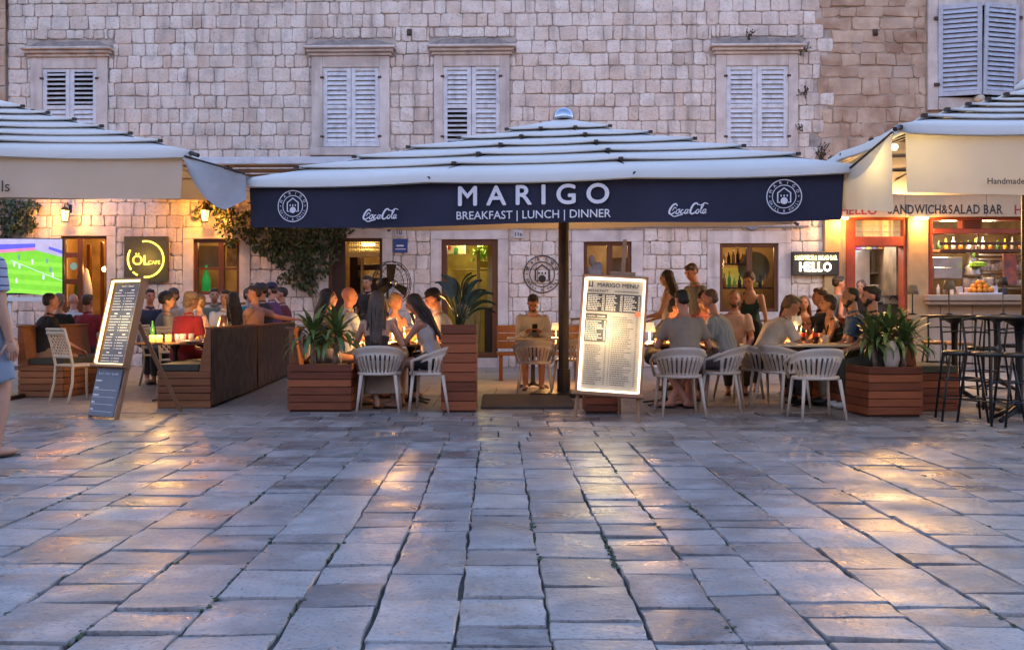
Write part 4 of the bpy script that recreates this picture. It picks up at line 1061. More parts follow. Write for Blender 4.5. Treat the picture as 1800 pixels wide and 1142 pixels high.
q = MB(); ib(q,345,384,432,470,.7,.74); o = q.build('curtain', mat('pale_blind',(.5,.45,.38),.8)); tag(o,'pale blind behind the left pane of the cafe window','blind'); wall_frame(o); o.name='window_blind'
q = MB(); ib(q,810,832,500,630,1.0,1.06); ib(q,836,842,440,630,1.0,1.05); o = q.build('glass_door_edge', mat('olive_gold_trim',(.3,.24,.07),.4)); tag(o,'gold edged inner door standing open inside the glazed doorway','door'); wall_frame(o); o.name='inner_door'
# ================================================================ FURNITURE
def ground_at(px, py): d = gd(py); return PX(px, d), d
er = random.Random(5)
# ---- slatted tub chair (faces +y)
def tub_chair(name='tub_chair'):
    root = empty(name, '', 'chair')
    def sp(a, v):   # shell surface: a = angle round the back (deg), v = 0 seat edge .. 1 rim
        t = abs(a)/100; rim = .735-.13*t**2.2
        z = .43+(rim-.43)*v; r = .205+.065*v-.02*(1-v)**3
        return Vector((r*1.04*math.sin(R(a)), -r*math.cos(R(a))+.02-.05*v*(1-t), z))
    mb = MB(); mb.smooth = True
    na = 28
    def band(a0, a1, v0, v1, nj, ni, th=.012):
        vs = []; fs = []
        for side_ in (0,1):
            for i in range(ni+1):
                for j in range(nj+1):
                    a = a0+(a1-a0)*i/ni; v = v0+(v1-v0)*j/nj; p = sp(a,v)
                    if side_: p = p*1.0+Vector((-math.sin(R(a)), math.cos(R(a)), 0))*th
                    vs.append(p)
        q = (ni+1)*(nj+1)
        for i in range(ni):
            for j in range(nj):
                k = i*(nj+1)+j; fs.append((k,k+nj+1,k+nj+2,k+1)); fs.append((q+k,q+k+1,q+k+nj+2,q+k+nj+1))
        for i in range(ni):
            for j in (0,nj): k=i*(nj+1)+j; fs.append((k,k+nj+1,q+k+nj+1,q+k))
        for j in range(nj):
            for i in (0,ni): k=i*(nj+1)+j; fs.append((k,k+1,q+k+1,q+k))
        mb.add(vs, fs)
    band(-100, 100, .66, 1.0, 3, na)
    for k in range(11): a = -62+12.4*k; band(a-3.9, a+3.9, .0, .66, 4, 2)
    for s_ in (-1,1): band(s_*78-5, s_*78+5, .0, .66, 3, 2)
    mb.build('backrest', S['taupe'], root)
    mb = MB(); mb.smooth = True; prof = []
    out = []
    for k in range(24):
        a = 2*PI*k/24; x = .235*math.sin(a); y = -.215*math.cos(a)
        if y > 0: x *= 1.04; y *= 1.1
        out.append((x,y))
    rings = []
    for (sc, z) in ((1,.405),(1.02,.42),(1.0,.437),(.8,.432),(.4,.425),(.02,.424)): rings.append([(x*sc,y*sc,z) for x,y in out])
    mb.loft(rings); mb.build('seat', S['taupe'], root)
    for (sx,sy) in ((-1,-1),(1,-1),(1,1),(-1,1)):
        mb = MB(); mb.smooth = True; mb.tube([(sx*.185,sy*.165,.41),(sx*.23,sy*(.20 if sy>0 else .235),0)], [.021,.013], 8); mb.build('leg', S['taupe'], root)
    for s_ in (-1,1):
        mb = MB(); mb.smooth = True; p = [sp(s_*a_,.97) for a_ in (84,100)]
        mb.tube([p[0],p[1],p[1]+Vector((0,.09,-.03)),Vector((s_*.225,.17,.41))],[.02,.02,.018,.016],8); mb.build('arm', S['taupe'], root)
    return root
tub0 = tub_chair()
TUBS = [(667,722,2,'taupe slatted tub chair under the woman with bare shoulders, beside the low planter'),
        (757,722,84,'taupe tub chair half hidden behind the tall planter, under the woman in white'),
        (940,692,-3,'taupe tub chair seen from behind at the single diner table by the pole'),
        (1194,730,3,'taupe slatted tub chair right of the lit menu, under the man in tan shirt'),
        (1268,720,72,'taupe tub chair turned sideways under the man in striped shirt'),
        (1336,711,-82,'taupe tub chair under the man in white polo shirt leaning on the table'),
        (1376,718,-62,'empty taupe tub chair turned towards the table with the small white lamp'),
        (1434,735,4,'empty taupe slatted tub chair in front of the table with the small white lamp'),
        (1008,684,25,'taupe tub chair half hidden between the parasol pole and the lit menu'),
        (1300,700,-70,'taupe tub chair in shade behind the man in striped shirt')]
for k,(px,py,a,lab) in enumerate(TUBS):
    X, d = ground_at(px,py); o = tub0 if k == 0 else copy_tree(tub0)
    o.location = (X,d,0); o.rotation_euler = (0,0,R(a)); o['label'] = lab; o['group'] = 'slatted tub chairs of the terrace'
# ---- white lattice chair of the cafe (faces +y)
def lattice_chair():
    root = empty('lattice_chair', '', 'chair'); m = S['cream']
    for s_ in (-1,1):
        mb = MB(); mb.smooth = True; mb.tube([(s_*.21,-.27,0),(s_*.205,-.21,.25),(s_*.20,-.20,.46),(s_*.20,-.25,.7),(s_*.20,-.31,.90)], .017, 8); mb.build('rear_leg', m, root)
        mb = MB(); mb.smooth = True; mb.tube([(s_*.21,.22,0),(s_*.2,.2,.45)], .016, 8); mb.build('leg', m, root)
    mb = MB(); mb.bbox(-.21,.21,-.2,.22,.44,.465,.008); mb.build('seat', m, root)
    T = lambda x,t: (x, -.225-.085*t, .56+.33*t)
    for t_,r_ in ((1,.02),(0,.018),(.86,.026)): mb = MB(); mb.tube([T(-.2,t_),T(.2,t_)],r_,6); mb.build('back_rail', m, root)
    mb = MB()
    for k in range(-4,8):
        a = -.2+k*.066
        for sg in (1,-1):
            p0 = [a*sg, 0.0]; p1 = [(a+.27)*sg, .86]
            def clip(p,q):
                (x0,t0),(x1,t1) = p,q
                for lim in (-.2,.2):
                    if x0 != x1:
                        f = (lim-x0)/(x1-x0)
                        if lim<0 and min(x0,x1)<lim:
                            pt = (lim, t0+(t1-t0)*f)
                            if x0<lim: x0,t0 = pt
                            else: x1,t1 = pt
                        if lim>0 and max(x0,x1)>lim:
                            pt = (lim, t0+(t1-t0)*f)
                            if x0>lim: x0,t0 = pt
                            else: x1,t1 = pt
                return (x0,t0),(x1,t1)
            if max(p0[0],p1[0]) < -.2 or min(p0[0],p1[0]) > .2: continue
            (x0,t0),(x1,t1) = clip(p0,p1)
            if abs(t1-t0) < .05: continue
            mb.tube([T(x0,t0),T(x1,t1)],.0085,4)
    mb.build('lattice', m, root)
    return root
lat0 = lattice_chair()
LATS = [(140,706,-38,'cream lattice back chair left of the sloping lit menu stand'),(178,668,-25,'cream lattice back chair behind the sloping lit menu stand'),
        (104,662,0,'cream lattice back chair under the grey haired woman facing the television'),(152,660,-8,'cream lattice back chair under the person in red facing the television'),
        (318,690,-6,'cream lattice back chair under the fair haired person in bright red'),(286,676,-95,'cream lattice back chair under the dark curly haired man')]
for k,(px,py,a,lab) in enumerate(LATS):
    X, d = ground_at(px,py); o = lat0 if k == 0 else copy_tree(lat0)
    o.location = (X,d,0); o.rotation_euler = (0,0,R(a)); o['label'] = lab; o['group'] = 'lattice chairs of the cafe'
# ---- pedestal tables
def table(lab, px, py, w, dp, top, h=.73, rz=0.0, cat='table', foot=.3, name='pedestal_table'):
    X, d = ground_at(px,py); root = empty(name, lab, cat, (X,d,0), R(rz))
    mb = MB(); mb.bbox(-w/2,w/2,-dp/2,dp/2,h-.03,h,.008); mb.build('tabletop', top, root)
    mb = MB(); mb.smooth = True; mb.lathe([(.075,0),(.05,.03),(.03,.06),(.028,h-.1),(.06,h-.06),(.07,h-.031)],12,(0,0,.03)) if False else mb.lathe([(.06,.05),(.032,.1),(.028,h-.12),(.06,h-.04),(.1,h-.032)],12); mb.build('column', S['iron'], root)
    for k in range(4):
        a = PI/4+k*PI/2; mb = MB(); mb.tube([(0.02*math.cos(a),.02*math.sin(a),.06),(foot*math.cos(a),foot*math.sin(a),.02)],[.03,.02],6,flat=.6); mb.build('foot', S['iron'], root)
    return root
ttop = mat('pale_table_top', (.55,.45,.33), .35, var=.1, scale=3); tdark = woodmat('dark_table_top', (.13,.07,.04), (.08,.04,.025))
T1 = table('cafe table with candles and a green bottle behind the sloping menu stand', 308,704,.8,.7,tdark)
T2 = table('cafe table full of candles beyond the bench ends', 365,683,.75,1.3,tdark)
T0 = table('small cafe table with a candle before the television', 100,676,.7,.6,tdark)
T3 = table('wooden table with two small lamps and beer between bench and tall planter', 722,708,.85,1.1,woodmat('mid_table_top',(.30,.16,.07),(.2,.1,.05)))
T4 = table('pale narrow table of the single diner in white shirt', 937,682,.75,.6,ttop)
T5 = table('wooden table with a beer glass beside the lit menu', 1168,712,.75,.85,woodmat('mid_table_top',(.32,.18,.08),(.2,.1,.05)))
T6 = table('pale table with small white lamp and two cola bottles', 1418,713,1.0,.8,ttop)
# ---- plank clad planters
def planks(root, x0, x1, y, z0, z1, n, m, axis='x', th=.022, face=-1, name='plank'):
    """horizontal boards on a face; axis x: boards run along x at depth y, axis y: run along y (x0,x1 are y limits, y is the x position)"""
    h = (z1-z0)/n
    for k in range(n):
        mb = MB(); mb.tint = er.random(); a = z0+h*k+.0035; b = z0+h*(k+1)-.0035
        p = er.uniform(-.002,.002)
        if axis == 'x': mb.bbox(x0,x1,*sorted((y,y+face*(th+p))),a,b,.004)
        else: mb.bbox(*sorted((y,y+face*(th+p))),x0,x1,a,b,.004)
        mb.build(name, m, root)
def planter(lab, px0, px1, pytop, pybase, depth, n, group='wood plank planters', rz=0):
    d = gd(pybase); x0, x1 = PX(px0,d), PX(px1,d); h = PZ(pytop,d); w = (x1-x0)/2
    root = empty('planter', lab, 'planter', ((x0+x1)/2, d, 0), R(rz), group)
    planks(root,-w,w,0.024,.02,h,n,S['woodred']); planks(root,.0255,depth,-w+.0,.02,h,n,S['woodred'],'y',.02,1); planks(root,.0255,depth,w-.0,.02,h,n,S['woodred'],'y',.02,-1)
    mb = MB(); mb.box(-w+.024,w-.024,.026,depth-.02,0,h-.05); mb.build('core', S['wooddark'], root)
    mb = MB(); mb.quad((-w+.02,.03,h-.045),(w-.02,.03,h-.045),(w-.02,depth-.02,h-.045),(-w+.02,depth-.02,h-.045)); mb.build('soil', S['joint'], root)
    return root, w, h
PL1, w1, h1 = planter('low planter of red brown boards holding the left spiky yucca', 505,617,640,724,.55,6)
PL2, w2, h2 = planter('tall slim planter of nine red brown boards with a dark paddle leaved plant', 775,838,570,725,.42,9)
PL3, w3, h3 = planter('low planter of red brown boards with a bushy yucca near the high tables', 1526,1624,644,733,.6,6,rz=4)
PL4, w4, h4 = planter('small wooden box half hidden behind the easel of the lit menu', 1028,1090,686,727,.35,3)
# ---- spiky plants: each leaf its own blade
leafm = [mat('yucca_leaf', (.12,.18,.05), .42, col2=(.055,.105,.03), scale=12, bump=.1, translucent=.12), mat('paddle_leaf', (.028,.052,.020), .4, col2=(.012,.024,.010), scale=9, translucent=.05)]
trunkm = mat('yucca_trunk', (.36,.27,.2), .9, var=.3, scale=18, bump=.6, bscale=40)
def blade(L, w, droop, n=7, fold=.25, tipw=.02):
    mb = MB(); mb.smooth = True; vs = []; fs = []
    z = 0; y = 0; a = R(78)
    for i in range(n+1):
        t = i/n; ww = w*(math.sin(PI*min(1,.12+t*.88))**.6)*(1-t*.25)+.001
        if i == n: ww = .002
        vs += [(-ww/2,y,z+fold*ww*.5),(0,y,z),(ww/2,y,z+fold*ww*.5)]
        y += L/n*math.cos(a); z += L/n*math.sin(a); a -= droop/n*(0.4+1.2*t)
    for i in range(n):
        k = i*3; fs += [(k,k+1,k+4,k+3),(k+1,k+2,k+5,k+4)]
    mb.add(vs, fs); return mb
def yucca(lab, loc, trunks, nleaf, L, seed, group='yuccas in the low planters'):
    root = empty('yucca_plant', lab, 'plant', loc, 0, group); rr_ = random.Random(seed)
    mes = [blade(L*s_, .060*s_, R(dr)).mesh('leaf', leafm[0]) for s_,dr in ((1,60),(.9,100),(1.05,125),(.8,35),(.95,150))]
    for (x,y,h,dx,dy,r) in trunks:
        mb = MB(); mb.smooth = True; mb.tube([(x,y,0),(x+dx*.4,y+dy*.4,h*.5),(x+dx,y+dy,h)],[r,r*.9,r*.8],9); mb.build('trunk', trunkm, root)
        for k in range(nleaf):
            f = (k+.5)/nleaf; tilt = R(4+80*f**1.1)+rr_.gauss(0,.08); az = k*2.399+rr_.gauss(0,.2)
            o = inst('leaf', mes[rr_.choice((0,1,3)) if f < .5 else rr_.choice((1,2,4,2))], root, (x+dx,y+dy,h-.10*f+.02))
            o.rotation_euler = (Matrix.Rotation(az,3,'Z') @ Matrix.Rotation(-tilt,3,'X')).to_euler()
            s_ = rr_.uniform(.8,1.1); o.scale = (s_,s_,s_)
    return root
g = PL1.location; yucca('spiky green yucca with two pale stems in the left low planter', (g.x,g.y,h1-.045), [(-.10,.22,.36,-.02,.0,.03),(.14,.2,.38,.03,.02,.03)], 50, .42, 2)
g = PL3.location; yucca('bushy yucca with two pale stems in the right low planter', (g.x,g.y,h3-.045), [(-.10,.3,.33,-.04,.0,.03),(.17,.25,.31,.03,0,.028),(.03,.3,.40,.02,.05,.03)], 46, .39, 9)
q = MB(); q.smooth = True; q.lathe([(.03,0),(.06,.02),(.085,.12),(.07,.22),(.035,.30),(.03,.31)],16); o = q.build('vase', mat('pale_vase',(.55,.45,.38),.5)); o.location=(g.x+.02,g.y+.17,h3-.044); tag(o,'pale rounded vase between the stems of the right yucca','vase')
def paddle_plant(lab, loc, seed):
    root = empty('paddle_plant', lab, 'plant', loc); r_ = random.Random(seed)
    spec = [(-.38,.10,.58,.12),(-.2,.0,.62,.13),(-.05,.05,.52,.12),(.05,-.05,.55,.12),(.16,.05,.60,.12),(.30,.0,.55,.10),(.45,.1,.46,.09),(.62,.0,.42,.09),(.8,.08,.36,.085),(-.55,.12,.40,.08),(.95,-.05,.28,.08),(-.1,.2,.45,.12),(.2,.25,.4,.12)]
    for k,(tilt,ty,H,w) in enumerate(spec):
        tilt *= .72; tip = Vector((math.sin(tilt)*H*1.05, ty, math.cos(tilt)*H)); st = tip*.55
        mb = MB(); mb.smooth = True; mb.tube([(r_.uniform(-.04,.04),ty*.3,0), st*.6+Vector((0,0,.03)), st],[.012,.01,.008],6)
        d = (tip-st).normalized(); Ln = .30+.06*r_.random(); side_ = Vector((d.z,0,-d.x))*math.cos(.5*k)+Vector((0,1,0))*math.sin(.5*k)*.6; side_.normalize()
        vs=[]; fs=[]; p = st.copy(); n = 7
        for i in range(n+1):
            t = i/n; ww = w*.74*math.sin(PI*(.06+.92*t))**.7*.5+.002
            up = Vector((0,0,1))*.02
            vs += [p-side_*ww+up, p, p+side_*ww+up]; d = (d+Vector((.22*math.copysign(1,tilt)*t,0,-.30*t-abs(tilt)*.16))).normalized(); p = p+d*Ln/n
        for i in range(n): q = i*3; fs += [(q,q+1,q+4,q+3),(q+1,q+2,q+5,q+4)]
        mb.add(vs, fs); mb.build('leaf', leafm[1], root)
    return root
g = PL2.location; paddle_plant('dark paddle leaved plant standing in the tall planter', (g.x,g.y+.2,h2-.045), 4)
# ---- booth benches along y (local: seat on -x side, back at x=0)
def booth(lab, X, d0, d1, rz, panel=True, cush=True, flip=False, seat=S['woodtan'], hb=.90, end=5, group='wooden terrace benches', backm=None):
    root = empty('bench', lab, 'bench', (X,d0,0), rz, group); L = d1-d0; s_ = 1 if flip else -1
    X_ = lambda a: a*s_
    def bx_(mb,a,b,*r): mb.bbox(min(X_(a),X_(b)),max(X_(a),X_(b)),*r,.006)
    w = .50
    # end face boards
    h = .42/end
    for k in range(end):
        mb = MB(); mb.tint = er.random(); bx_(mb,.02,.12+w,-.02,.004,h*k+.004,h*(k+1)-.003); mb.build('plank', seat, root)
    mb = MB(); bx_(mb,.03,.11+w,.0045,L,.02,.415); mb.build('seat_box', S['wooddark'], root)
    for k in range(end):
        mb = MB(); mb.tint = er.random(); bx_(mb,.112+w,.13+w,.005,L,h*k+.004,h*(k+1)-.003); mb.build('plank', seat, root)
    mb = MB(); pr = [(X_(.02),.421),(X_(.15),.421),(X_(.07),hb),(X_(.02),hb)]
    if s_ > 0: pass
    else: pr = pr[::-1]
    mb.prism(pr, -.02, .03); mb.build('end_board', seat, root)
    mb = MB(); pr2 = [(a*.98,b_) for a,b_ in pr]; mb.prism(pr2, .031, L-.03); mb.build('backrest', seat, root)
    mb = MB(); bx_(mb,-.005,.09,-.02,L,hb+.001,hb+.025); mb.build('cap_rail', seat, root)
    if panel: mb = MB(); bx_(mb,-.012,.018,-.015,L-.01,.03,hb-.001); mb.build('back_panel', S['panel'], root)
    if cush: mb = MB(); mb.smooth = False; bx_(mb,.16,.12+w,.0,L,.422,.50); mb.build('cushion', mat('olive_cushion',(.05,.05,.035),.8), root)
    return root
dA = 11.75; XA = PX(374,dA)
booth('tan wooden bench with dark bronze back panel nearest the sloping menu stand', XA, dA, 14.35, R(2.5))
booth('tan wooden bench with dark bronze back panel farther from the sloping menu stand', XA-.125, 14.5, 18.3, R(3.5))
booth('tan wooden bench end behind the left low planter, with a white cushion on it', PX(505,11.6), 11.62, 13.6, 0, panel=False, flip=True)
booth('bench whose men sit behind the right low planter', PX(1582,11.5), 11.5, 13.6, R(2), panel=False, seat=S['woodred'])
booth('red brown bench with black seat facing the high tables', PX(1588,11.36), 11.36, 13.4, R(2), panel=False, flip=True, seat=S['woodred'], hb=1.0)
booth('dark wooden bench at the far left edge behind the striped walker', PX(30,13.2), 13.2, 15.0, R(-4), panel=False, flip=True, cush=True)
q = MB(); q.smooth = True; q.ell((0,0,0),(.11,.20,.22),14,10); o = q.build('cushion', mat('white_linen',(.62,.54,.5),.9,var=.12,bump=.3)); o.location=(PX(538,12.0),12.0,.71); o.rotation_euler=(0,R(12),0); tag(o,'plump white cushion on the bench behind the left yucca','cushion')
q = MB(); q.smooth = True; q.ell((0,0,0),(.11,.08,.17),14,10); o = q.build('shoulder_bag', mat('red_white_print',(.62,.55,.53),.8,col2=(.4,.08,.07),scale=9)); o.location=(PX(18,13.0),13.0,.62); tag(o,'white bag with red blotches on the bench at the far left','bag')
# wall bench behind single diner
X,d = PX(940,16.6),16.6; root = empty('bench', 'low wooden wall bench behind the single diner in white', 'bench', (X,d,0), 0, 'wooden terrace benches')
for k in range(3):
    mb = MB(); mb.tint=er.random(); mb.bbox(-.62,.75,.20,.23,.5+.13*k,.62+.13*k,.005); mb.build('plank', S['woodframe'], root)
mb = MB(); mb.bbox(-.62,.75,-.25,.2,.40,.45,.005); mb.build('seat', S['woodframe'], root)
for x in (-.55,.68): mb = MB(); mb.bbox(x-.03,x+.03,-.2,.2,0,.4,.004); mb.build('leg', S['woodframe'], root)
# dark step mat beside the pole
mb = MB(); x0,x1 = PX(846,12.0),PX(1012,12.0); mb.bbox(x0,x1,11.6,13.3,.001,.035,.01); o = mb.build('floor_mat', mat('brown_mat',(.09,.065,.05),.8,bump=.4,bscale=60)); tag(o,'dark brown floor mat between the tall planter and the parasol pole','mat')
# ---- bar stools and high tables
def stool(seatm):
    root = empty('bar_stool', '', 'stool'); h = .69
    mb = MB(); mb.smooth = True; mb.lathe([(.02,h-.03),(.17,h-.03),(.185,h-.015),(.185,h),(.17,h+.015),(.02,h+.02)],18); mb.build('seat', seatm, root)
    for (sx,sy) in ((1,1),(-1,1),(1,-1),(-1,-1)):
        mb = MB(); top = (sx*.13,sy*.13,h-.03)
        pts = [(sx*.215,sy*.215,0),top]
        if sy < 0: pts = [(sx*.215,-.215,0),(sx*.15,-.16,h),(sx*.17,-.20,h+.36)]
        mb.smooth = True; mb.tube(pts,.0125,7); mb.build('leg', S['iron'], root)
    for z in (.23,.42):
        mb = MB(); r_ = .215-.085*z/.66; c = [(r_,r_,z),(-r_,r_,z),(-r_,-r_,z),(r_,-r_,z),(r_,r_,z)]; mb.tube(c,.008,6); mb.build('foot_ring', S['iron'], root)
    mb = MB(); mb.smooth = True; mb.tube([(-.17,-.195,h+.33),(0,-.225,h+.35),(.17,-.195,h+.33)],[.022]*3,7,flat=.5); mb.build('back_rail', S['iron'], root); mb = MB(); mb.tube([(-.165,-.185,h+.2),(0,-.21,h+.21),(.165,-.185,h+.2)],.009,6); mb.build('back_rail', S['iron'], root)
    return root
ST = [(1690,738,165,0,'black bar stool closest to the red brown bench'),(1742,744,200,0,'black bar stool in front of the near high table'),(1797,748,170,0,'black bar stool at the right edge before the near high table'),
      (1728,716,20,0,'black bar stool behind the near high table'),(1648,690,-10,1,'bar stool with honey coloured seat behind the red brown bench'),(1690,694,15,1,'bar stool with honey coloured seat under the far high table'),(1782,704,-25,0,'black bar stool behind the dark parasol pole')]
st_by = {}
hs_m = mat('honey_seat', (.45,.25,.08), .4, var=.15); bs_m = mat('black_seat', (.02,.02,.022), .35)
for k,(px,py,a,kind,lab) in enumerate(ST):
    X,d = ground_at(px,py)
    if kind not in st_by: st_by[kind] = o = stool(hs_m if kind else bs_m)
    else: o = copy_tree(st_by[kind])
    o.location=(X,d,0); o.rotation_euler=(0,0,R(a)); o['label']=lab; o['group']='bar stools at the sandwich bar'
def high_table(lab, px, py, r, top):
    X,d = ground_at(px,py); root = empty('high_table', lab, 'table', (X,d,0), 0, 'high tables at the sandwich bar')
    mb = MB(); mb.smooth = True; mb.lathe([(.02,1.03),(r-.01,1.03),(r,1.04),(r,1.055),(r-.01,1.062),(.02,1.062)],28); mb.build('tabletop', top, root)
    mb = MB(); mb.smooth = True; mb.lathe([(.09,.10),(.05,.16),(.04,.3),(.038,.8),(.05,.95),(.15,1.01),(.18,1.029)],14); mb.build('column', S['iron'], root)
    for k in range(4):
        a = .5+k*PI/2; mb = MB(); mb.smooth=True; mb.tube([(.03*math.cos(a),.03*math.sin(a),.13),(.2*math.cos(a),.2*math.sin(a),.06),(.30*math.cos(a),.30*math.sin(a),.015)],[.04,.028,.022],7); mb.build('foot', S['iron'], root)
    return root
dk = mat('dark_tabletop',(.06,.045,.035),.3,var=.2)
HT1 = high_table('high round table beside the red brown bench, a dim lamp on it', 1678,700,.42,dk)
HT2 = high_table('high round black table at the right edge in front of the pole', 1792,740,.40,dk)
HT3 = high_table('high round table close to the counter ledge, a black lamp on it', 1752,684,.42,dk)
# ---- small table lamps, candles, glasses
def tlamp(lab, loc, lit, shade_col, h=.3, group='small table lamps'):
    root = empty('table_lamp', lab, 'lamp', loc, 0, group)
    mb = MB(); mb.smooth=True; mb.lathe([(.05,0),(.05,.012),(.008,.02),(.007,h-.06),(.01,h-.05)],12); mb.build('base', S['white'] if shade_col[0]>.3 else S['iron'], root)
    mb = MB(); mb.smooth=True; mb.lathe([(.072,h-.11),(.05,h),(.048,h),(.07,h-.108)],16); m = mat('lamp_shade',shade_col,.7,emit=(1,.70,.36) if lit else None,estr=lit); mb.build('lamp_shade', m, root)
    if lit: lamp('table_light', root, (0,0,h-.13), 26*min(lit,3.0)/3, (1,.50,.16), .03)
    return root
def at_(px, d, z): return (PX(px,d), d, z)
tlamp('glowing little lamp in the middle of the table beside the blonde woman', at_(690,12.1,.731), 3.2, (.7,.6,.5))
tlamp('glowing little lamp farther back on the table by the woman in white', at_(733,12.7,.731), 3.6, (.7,.6,.5), .34)
tlamp('small white lamp on the pale table with cola bottles', at_(1400,12.1,.731), .8, (.72,.66,.58), .32)
tlamp('grey unlit lamp on the high table by the right yucca', at_(1604,12.4,1.064), 0, (.3,.28,.27), .36)
tlamp('grey unlit lamp on the far high table in front of the serving window', at_(1668,12.5,1.064), 0, (.3,.28,.28), .42)
tlamp('black unlit lamp beside the dark pole at the serving window', at_(1763,14.3,1.064), 0, (.03,.03,.035), .52)
tlamp('glowing little lamp hidden behind the lit menu on the beer table', at_(1142,12.3,.731), 3.4, (.7,.55,.4), .24)
tlamp('small glowing lamp at the wall between the single diner and the pole', at_(977,15.3,.60), 3.0, (.7,.55,.4), .34)
candm = mat('candle_glass', (.8,.5,.15), .3, emit=(1,.45,.07), estr=6.5)
CN = [(268,12.4),(280,12.3),(296,12.6),(347,14.0),(352,14.5),(366,14.2),(386,14.4),(394,14.6),(90,14.9),(372,15.0)]
for k,(px,d) in enumerate(CN):
    q = MB(); q.smooth=True; q.lathe([(.02,0),(.038,0),(.04,.085),(.03,.09),(.01,.06)],10); o = q.build('candle', candm); o.location = at_(px,d,.732)
    tag(o, 'amber candle glowing on the table before the television' if px<100 else ORD[[268,280,296].index(px)]+' amber candle from the left on the table behind the sloping menu stand' if px<300 else ORD[[347,352,366,372,386,394].index(px)]+' amber candle from the left on the long table beyond the bench','candle','candles on the cafe tables')
lamp('candle_light', None, at_(282,12.2,.95), 10, (1,.55,.18), .05); lamp('candle_light', None, at_(370,14.2,.95), 12, (1,.55,.18), .06)
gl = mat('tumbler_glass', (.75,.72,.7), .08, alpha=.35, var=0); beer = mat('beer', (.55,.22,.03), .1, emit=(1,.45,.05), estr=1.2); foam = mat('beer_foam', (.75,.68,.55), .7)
def glass(lab, px, d, h=.13, kind='glass', z=.732, grp=None):
    if kind == 'beer':
        root = empty('beer_glass', lab, 'beer glass', at_(px,d,z), 0, grp)
        q = MB(); q.smooth=True; q.lathe([(.01,.005),(.034,.005),(.042,h*.8),(.01,h*.8)],12); q.build('beer', beer, root)
        q = MB(); q.smooth=True; q.lathe([(.03,h*.8+.001),(.043,h*.8+.001),(.044,h),(.03,h*1.02)],12); q.build('foam', foam, root); return root
    q = MB(); q.smooth=True; q.lathe([(.01,0),(.033,0),(.038,h),(.034,h),(.029,.012),(.01,.012)],12); o = q.build('tumbler', gl); o.location = at_(px,d,z); return tag(o,lab,'glass',grp)
glass('beer glass in front of the two small lamps', 716,12.0,.19,'beer'); glass('second beer glass near the woman in white', 727,12.35,.17,'beer'); glass('tall beer glass at the left of the man in tan shirt', 1166,11.75,.2,'beer')
for px,d,l in ((313,12.3,'clear tumbler beside the candle behind the sloping menu stand'),(322,12.5,'clear tumbler near the hand of the person in red'),(336,12.7,'clear tumbler at the right end of the table behind the sloping menu stand'),(1446,12.2,'short tumbler beside the cola bottle on the pale table'),(1452,11.95,'wide tumbler at the right end of the pale table'),(700,11.8,'clear tumbler before the beer glass'),(378,14.0,'clear tumbler among the candles beyond the bench')):
    glass(l,px,d,.10)
def bottle(lab, px, d, h, m, lm=None, z=.732):
    root = empty('bottle', lab, 'bottle', at_(px,d,z)); q = MB(); q.smooth=True
    q.lathe([(.01,0),(.03,0),(.031,h*.2),(.027,h*.35),(.031,h*.5),(.028,h*.62),(.012,h*.82),(.011,h*.96),(.013,h)],12); q.build('body', m, root)
    if lm: q = MB(); q.smooth=True; q.lathe([(.0318,h*.30),(.0318,h*.5),(.0295,h*.52)],12); q.build('label_band', lm, root)
    return root
cola = mat('cola', (.03,.01,.005), .08); redl = mat('red_label', (.55,.03,.03), .5)
bottle('cola bottle with red band near the small white lamp', 1411,12.05,.24,cola,redl); bottle('cola bottle with red band in the middle of the pale table', 1433,11.9,.25,cola,redl); bottle('dark cola bottle just behind the first one', 1418,12.3,.25,cola)
bottle('green beer bottle on the table behind the sloping menu stand', 268,12.55,.26,mat('green_bottle',(.05,.25,.06),.1))
q = MB(); q.bbox(-.11,.11,-.075,.075,0,.02,.006); o = q.build('plate', S['wooddark']); o.location = at_(705,11.75,.732); tag(o,'dark serving board on the table in front of the beer glasses','board')
q = MB(); q.smooth=True; q.lathe([(.02,0),(.08,.004),(.115,.02),(.11,.024),(.02,.01)],16); o = q.build('plate', S['white']); o.location = at_(1152,11.9,.732); tag(o,'white plate left of the tall beer glass by the lit menu','plate')

nap = mat('paper_napkin', (.62,.58,.54), .8)
for k,(px,d,l) in enumerate(((742,12.2,'folded white napkin near the woman in white'),(1180,12.2,'folded white napkin beyond the tall beer glass'),(1392,11.9,'folded white napkin at the left of the pale table'),(352,14.2,'folded napkin between the candles beyond the bench'),(930,14.6,'folded napkin on the single diner table'))):
    q = MB(); q.M = Matrix.Rotation(.4*k,4,'Z'); q.bbox(-.06,.06,-.05,.05,0,.012,.004); o = q.build('napkin', nap); o.location = at_(px,d,.732); tag(o,l,'napkin')
for k,(px,d,l) in enumerate(((746,11.9,'white plate before the woman in white'),(1195,12.3,'white plate between the striped man and the man in pink'),(1378,12.3,'white plate under the forearms of the man in white polo'),(340,12.4,'white plate near the person in red'),(360,14.5,'white plate among the candles beyond the bench'))):
    q = MB(); q.smooth=True; q.lathe([(.02,0),(.08,.004),(.125,.022),(.12,.026),(.02,.012)],18); o = q.build('plate', S['white']); o.location = at_(px,d,.732); tag(o,l,'plate')
    q = MB(); r_ = random.Random(k); q.smooth=True
    for i in range(6): q.ell((r_.gauss(0,.035),r_.gauss(0,.035),.03),(.028,.022,.016),7,5)
    q.build('food', mat('plated_food', (.35,.18,.06), .6, var=.4, scale=30), o)
glass('tall tumbler beside the plate of the woman in white',750,12.2,.14); glass('tumbler beyond the beer glass by the lit menu',1187,12.0,.13); glass('tumbler at the elbow of the striped man',1222,12.1,.12); glass('wine coloured tumbler in the candle light',388,14.3,.12); glass('small tumbler on the single diner table',950,14.7,.11)
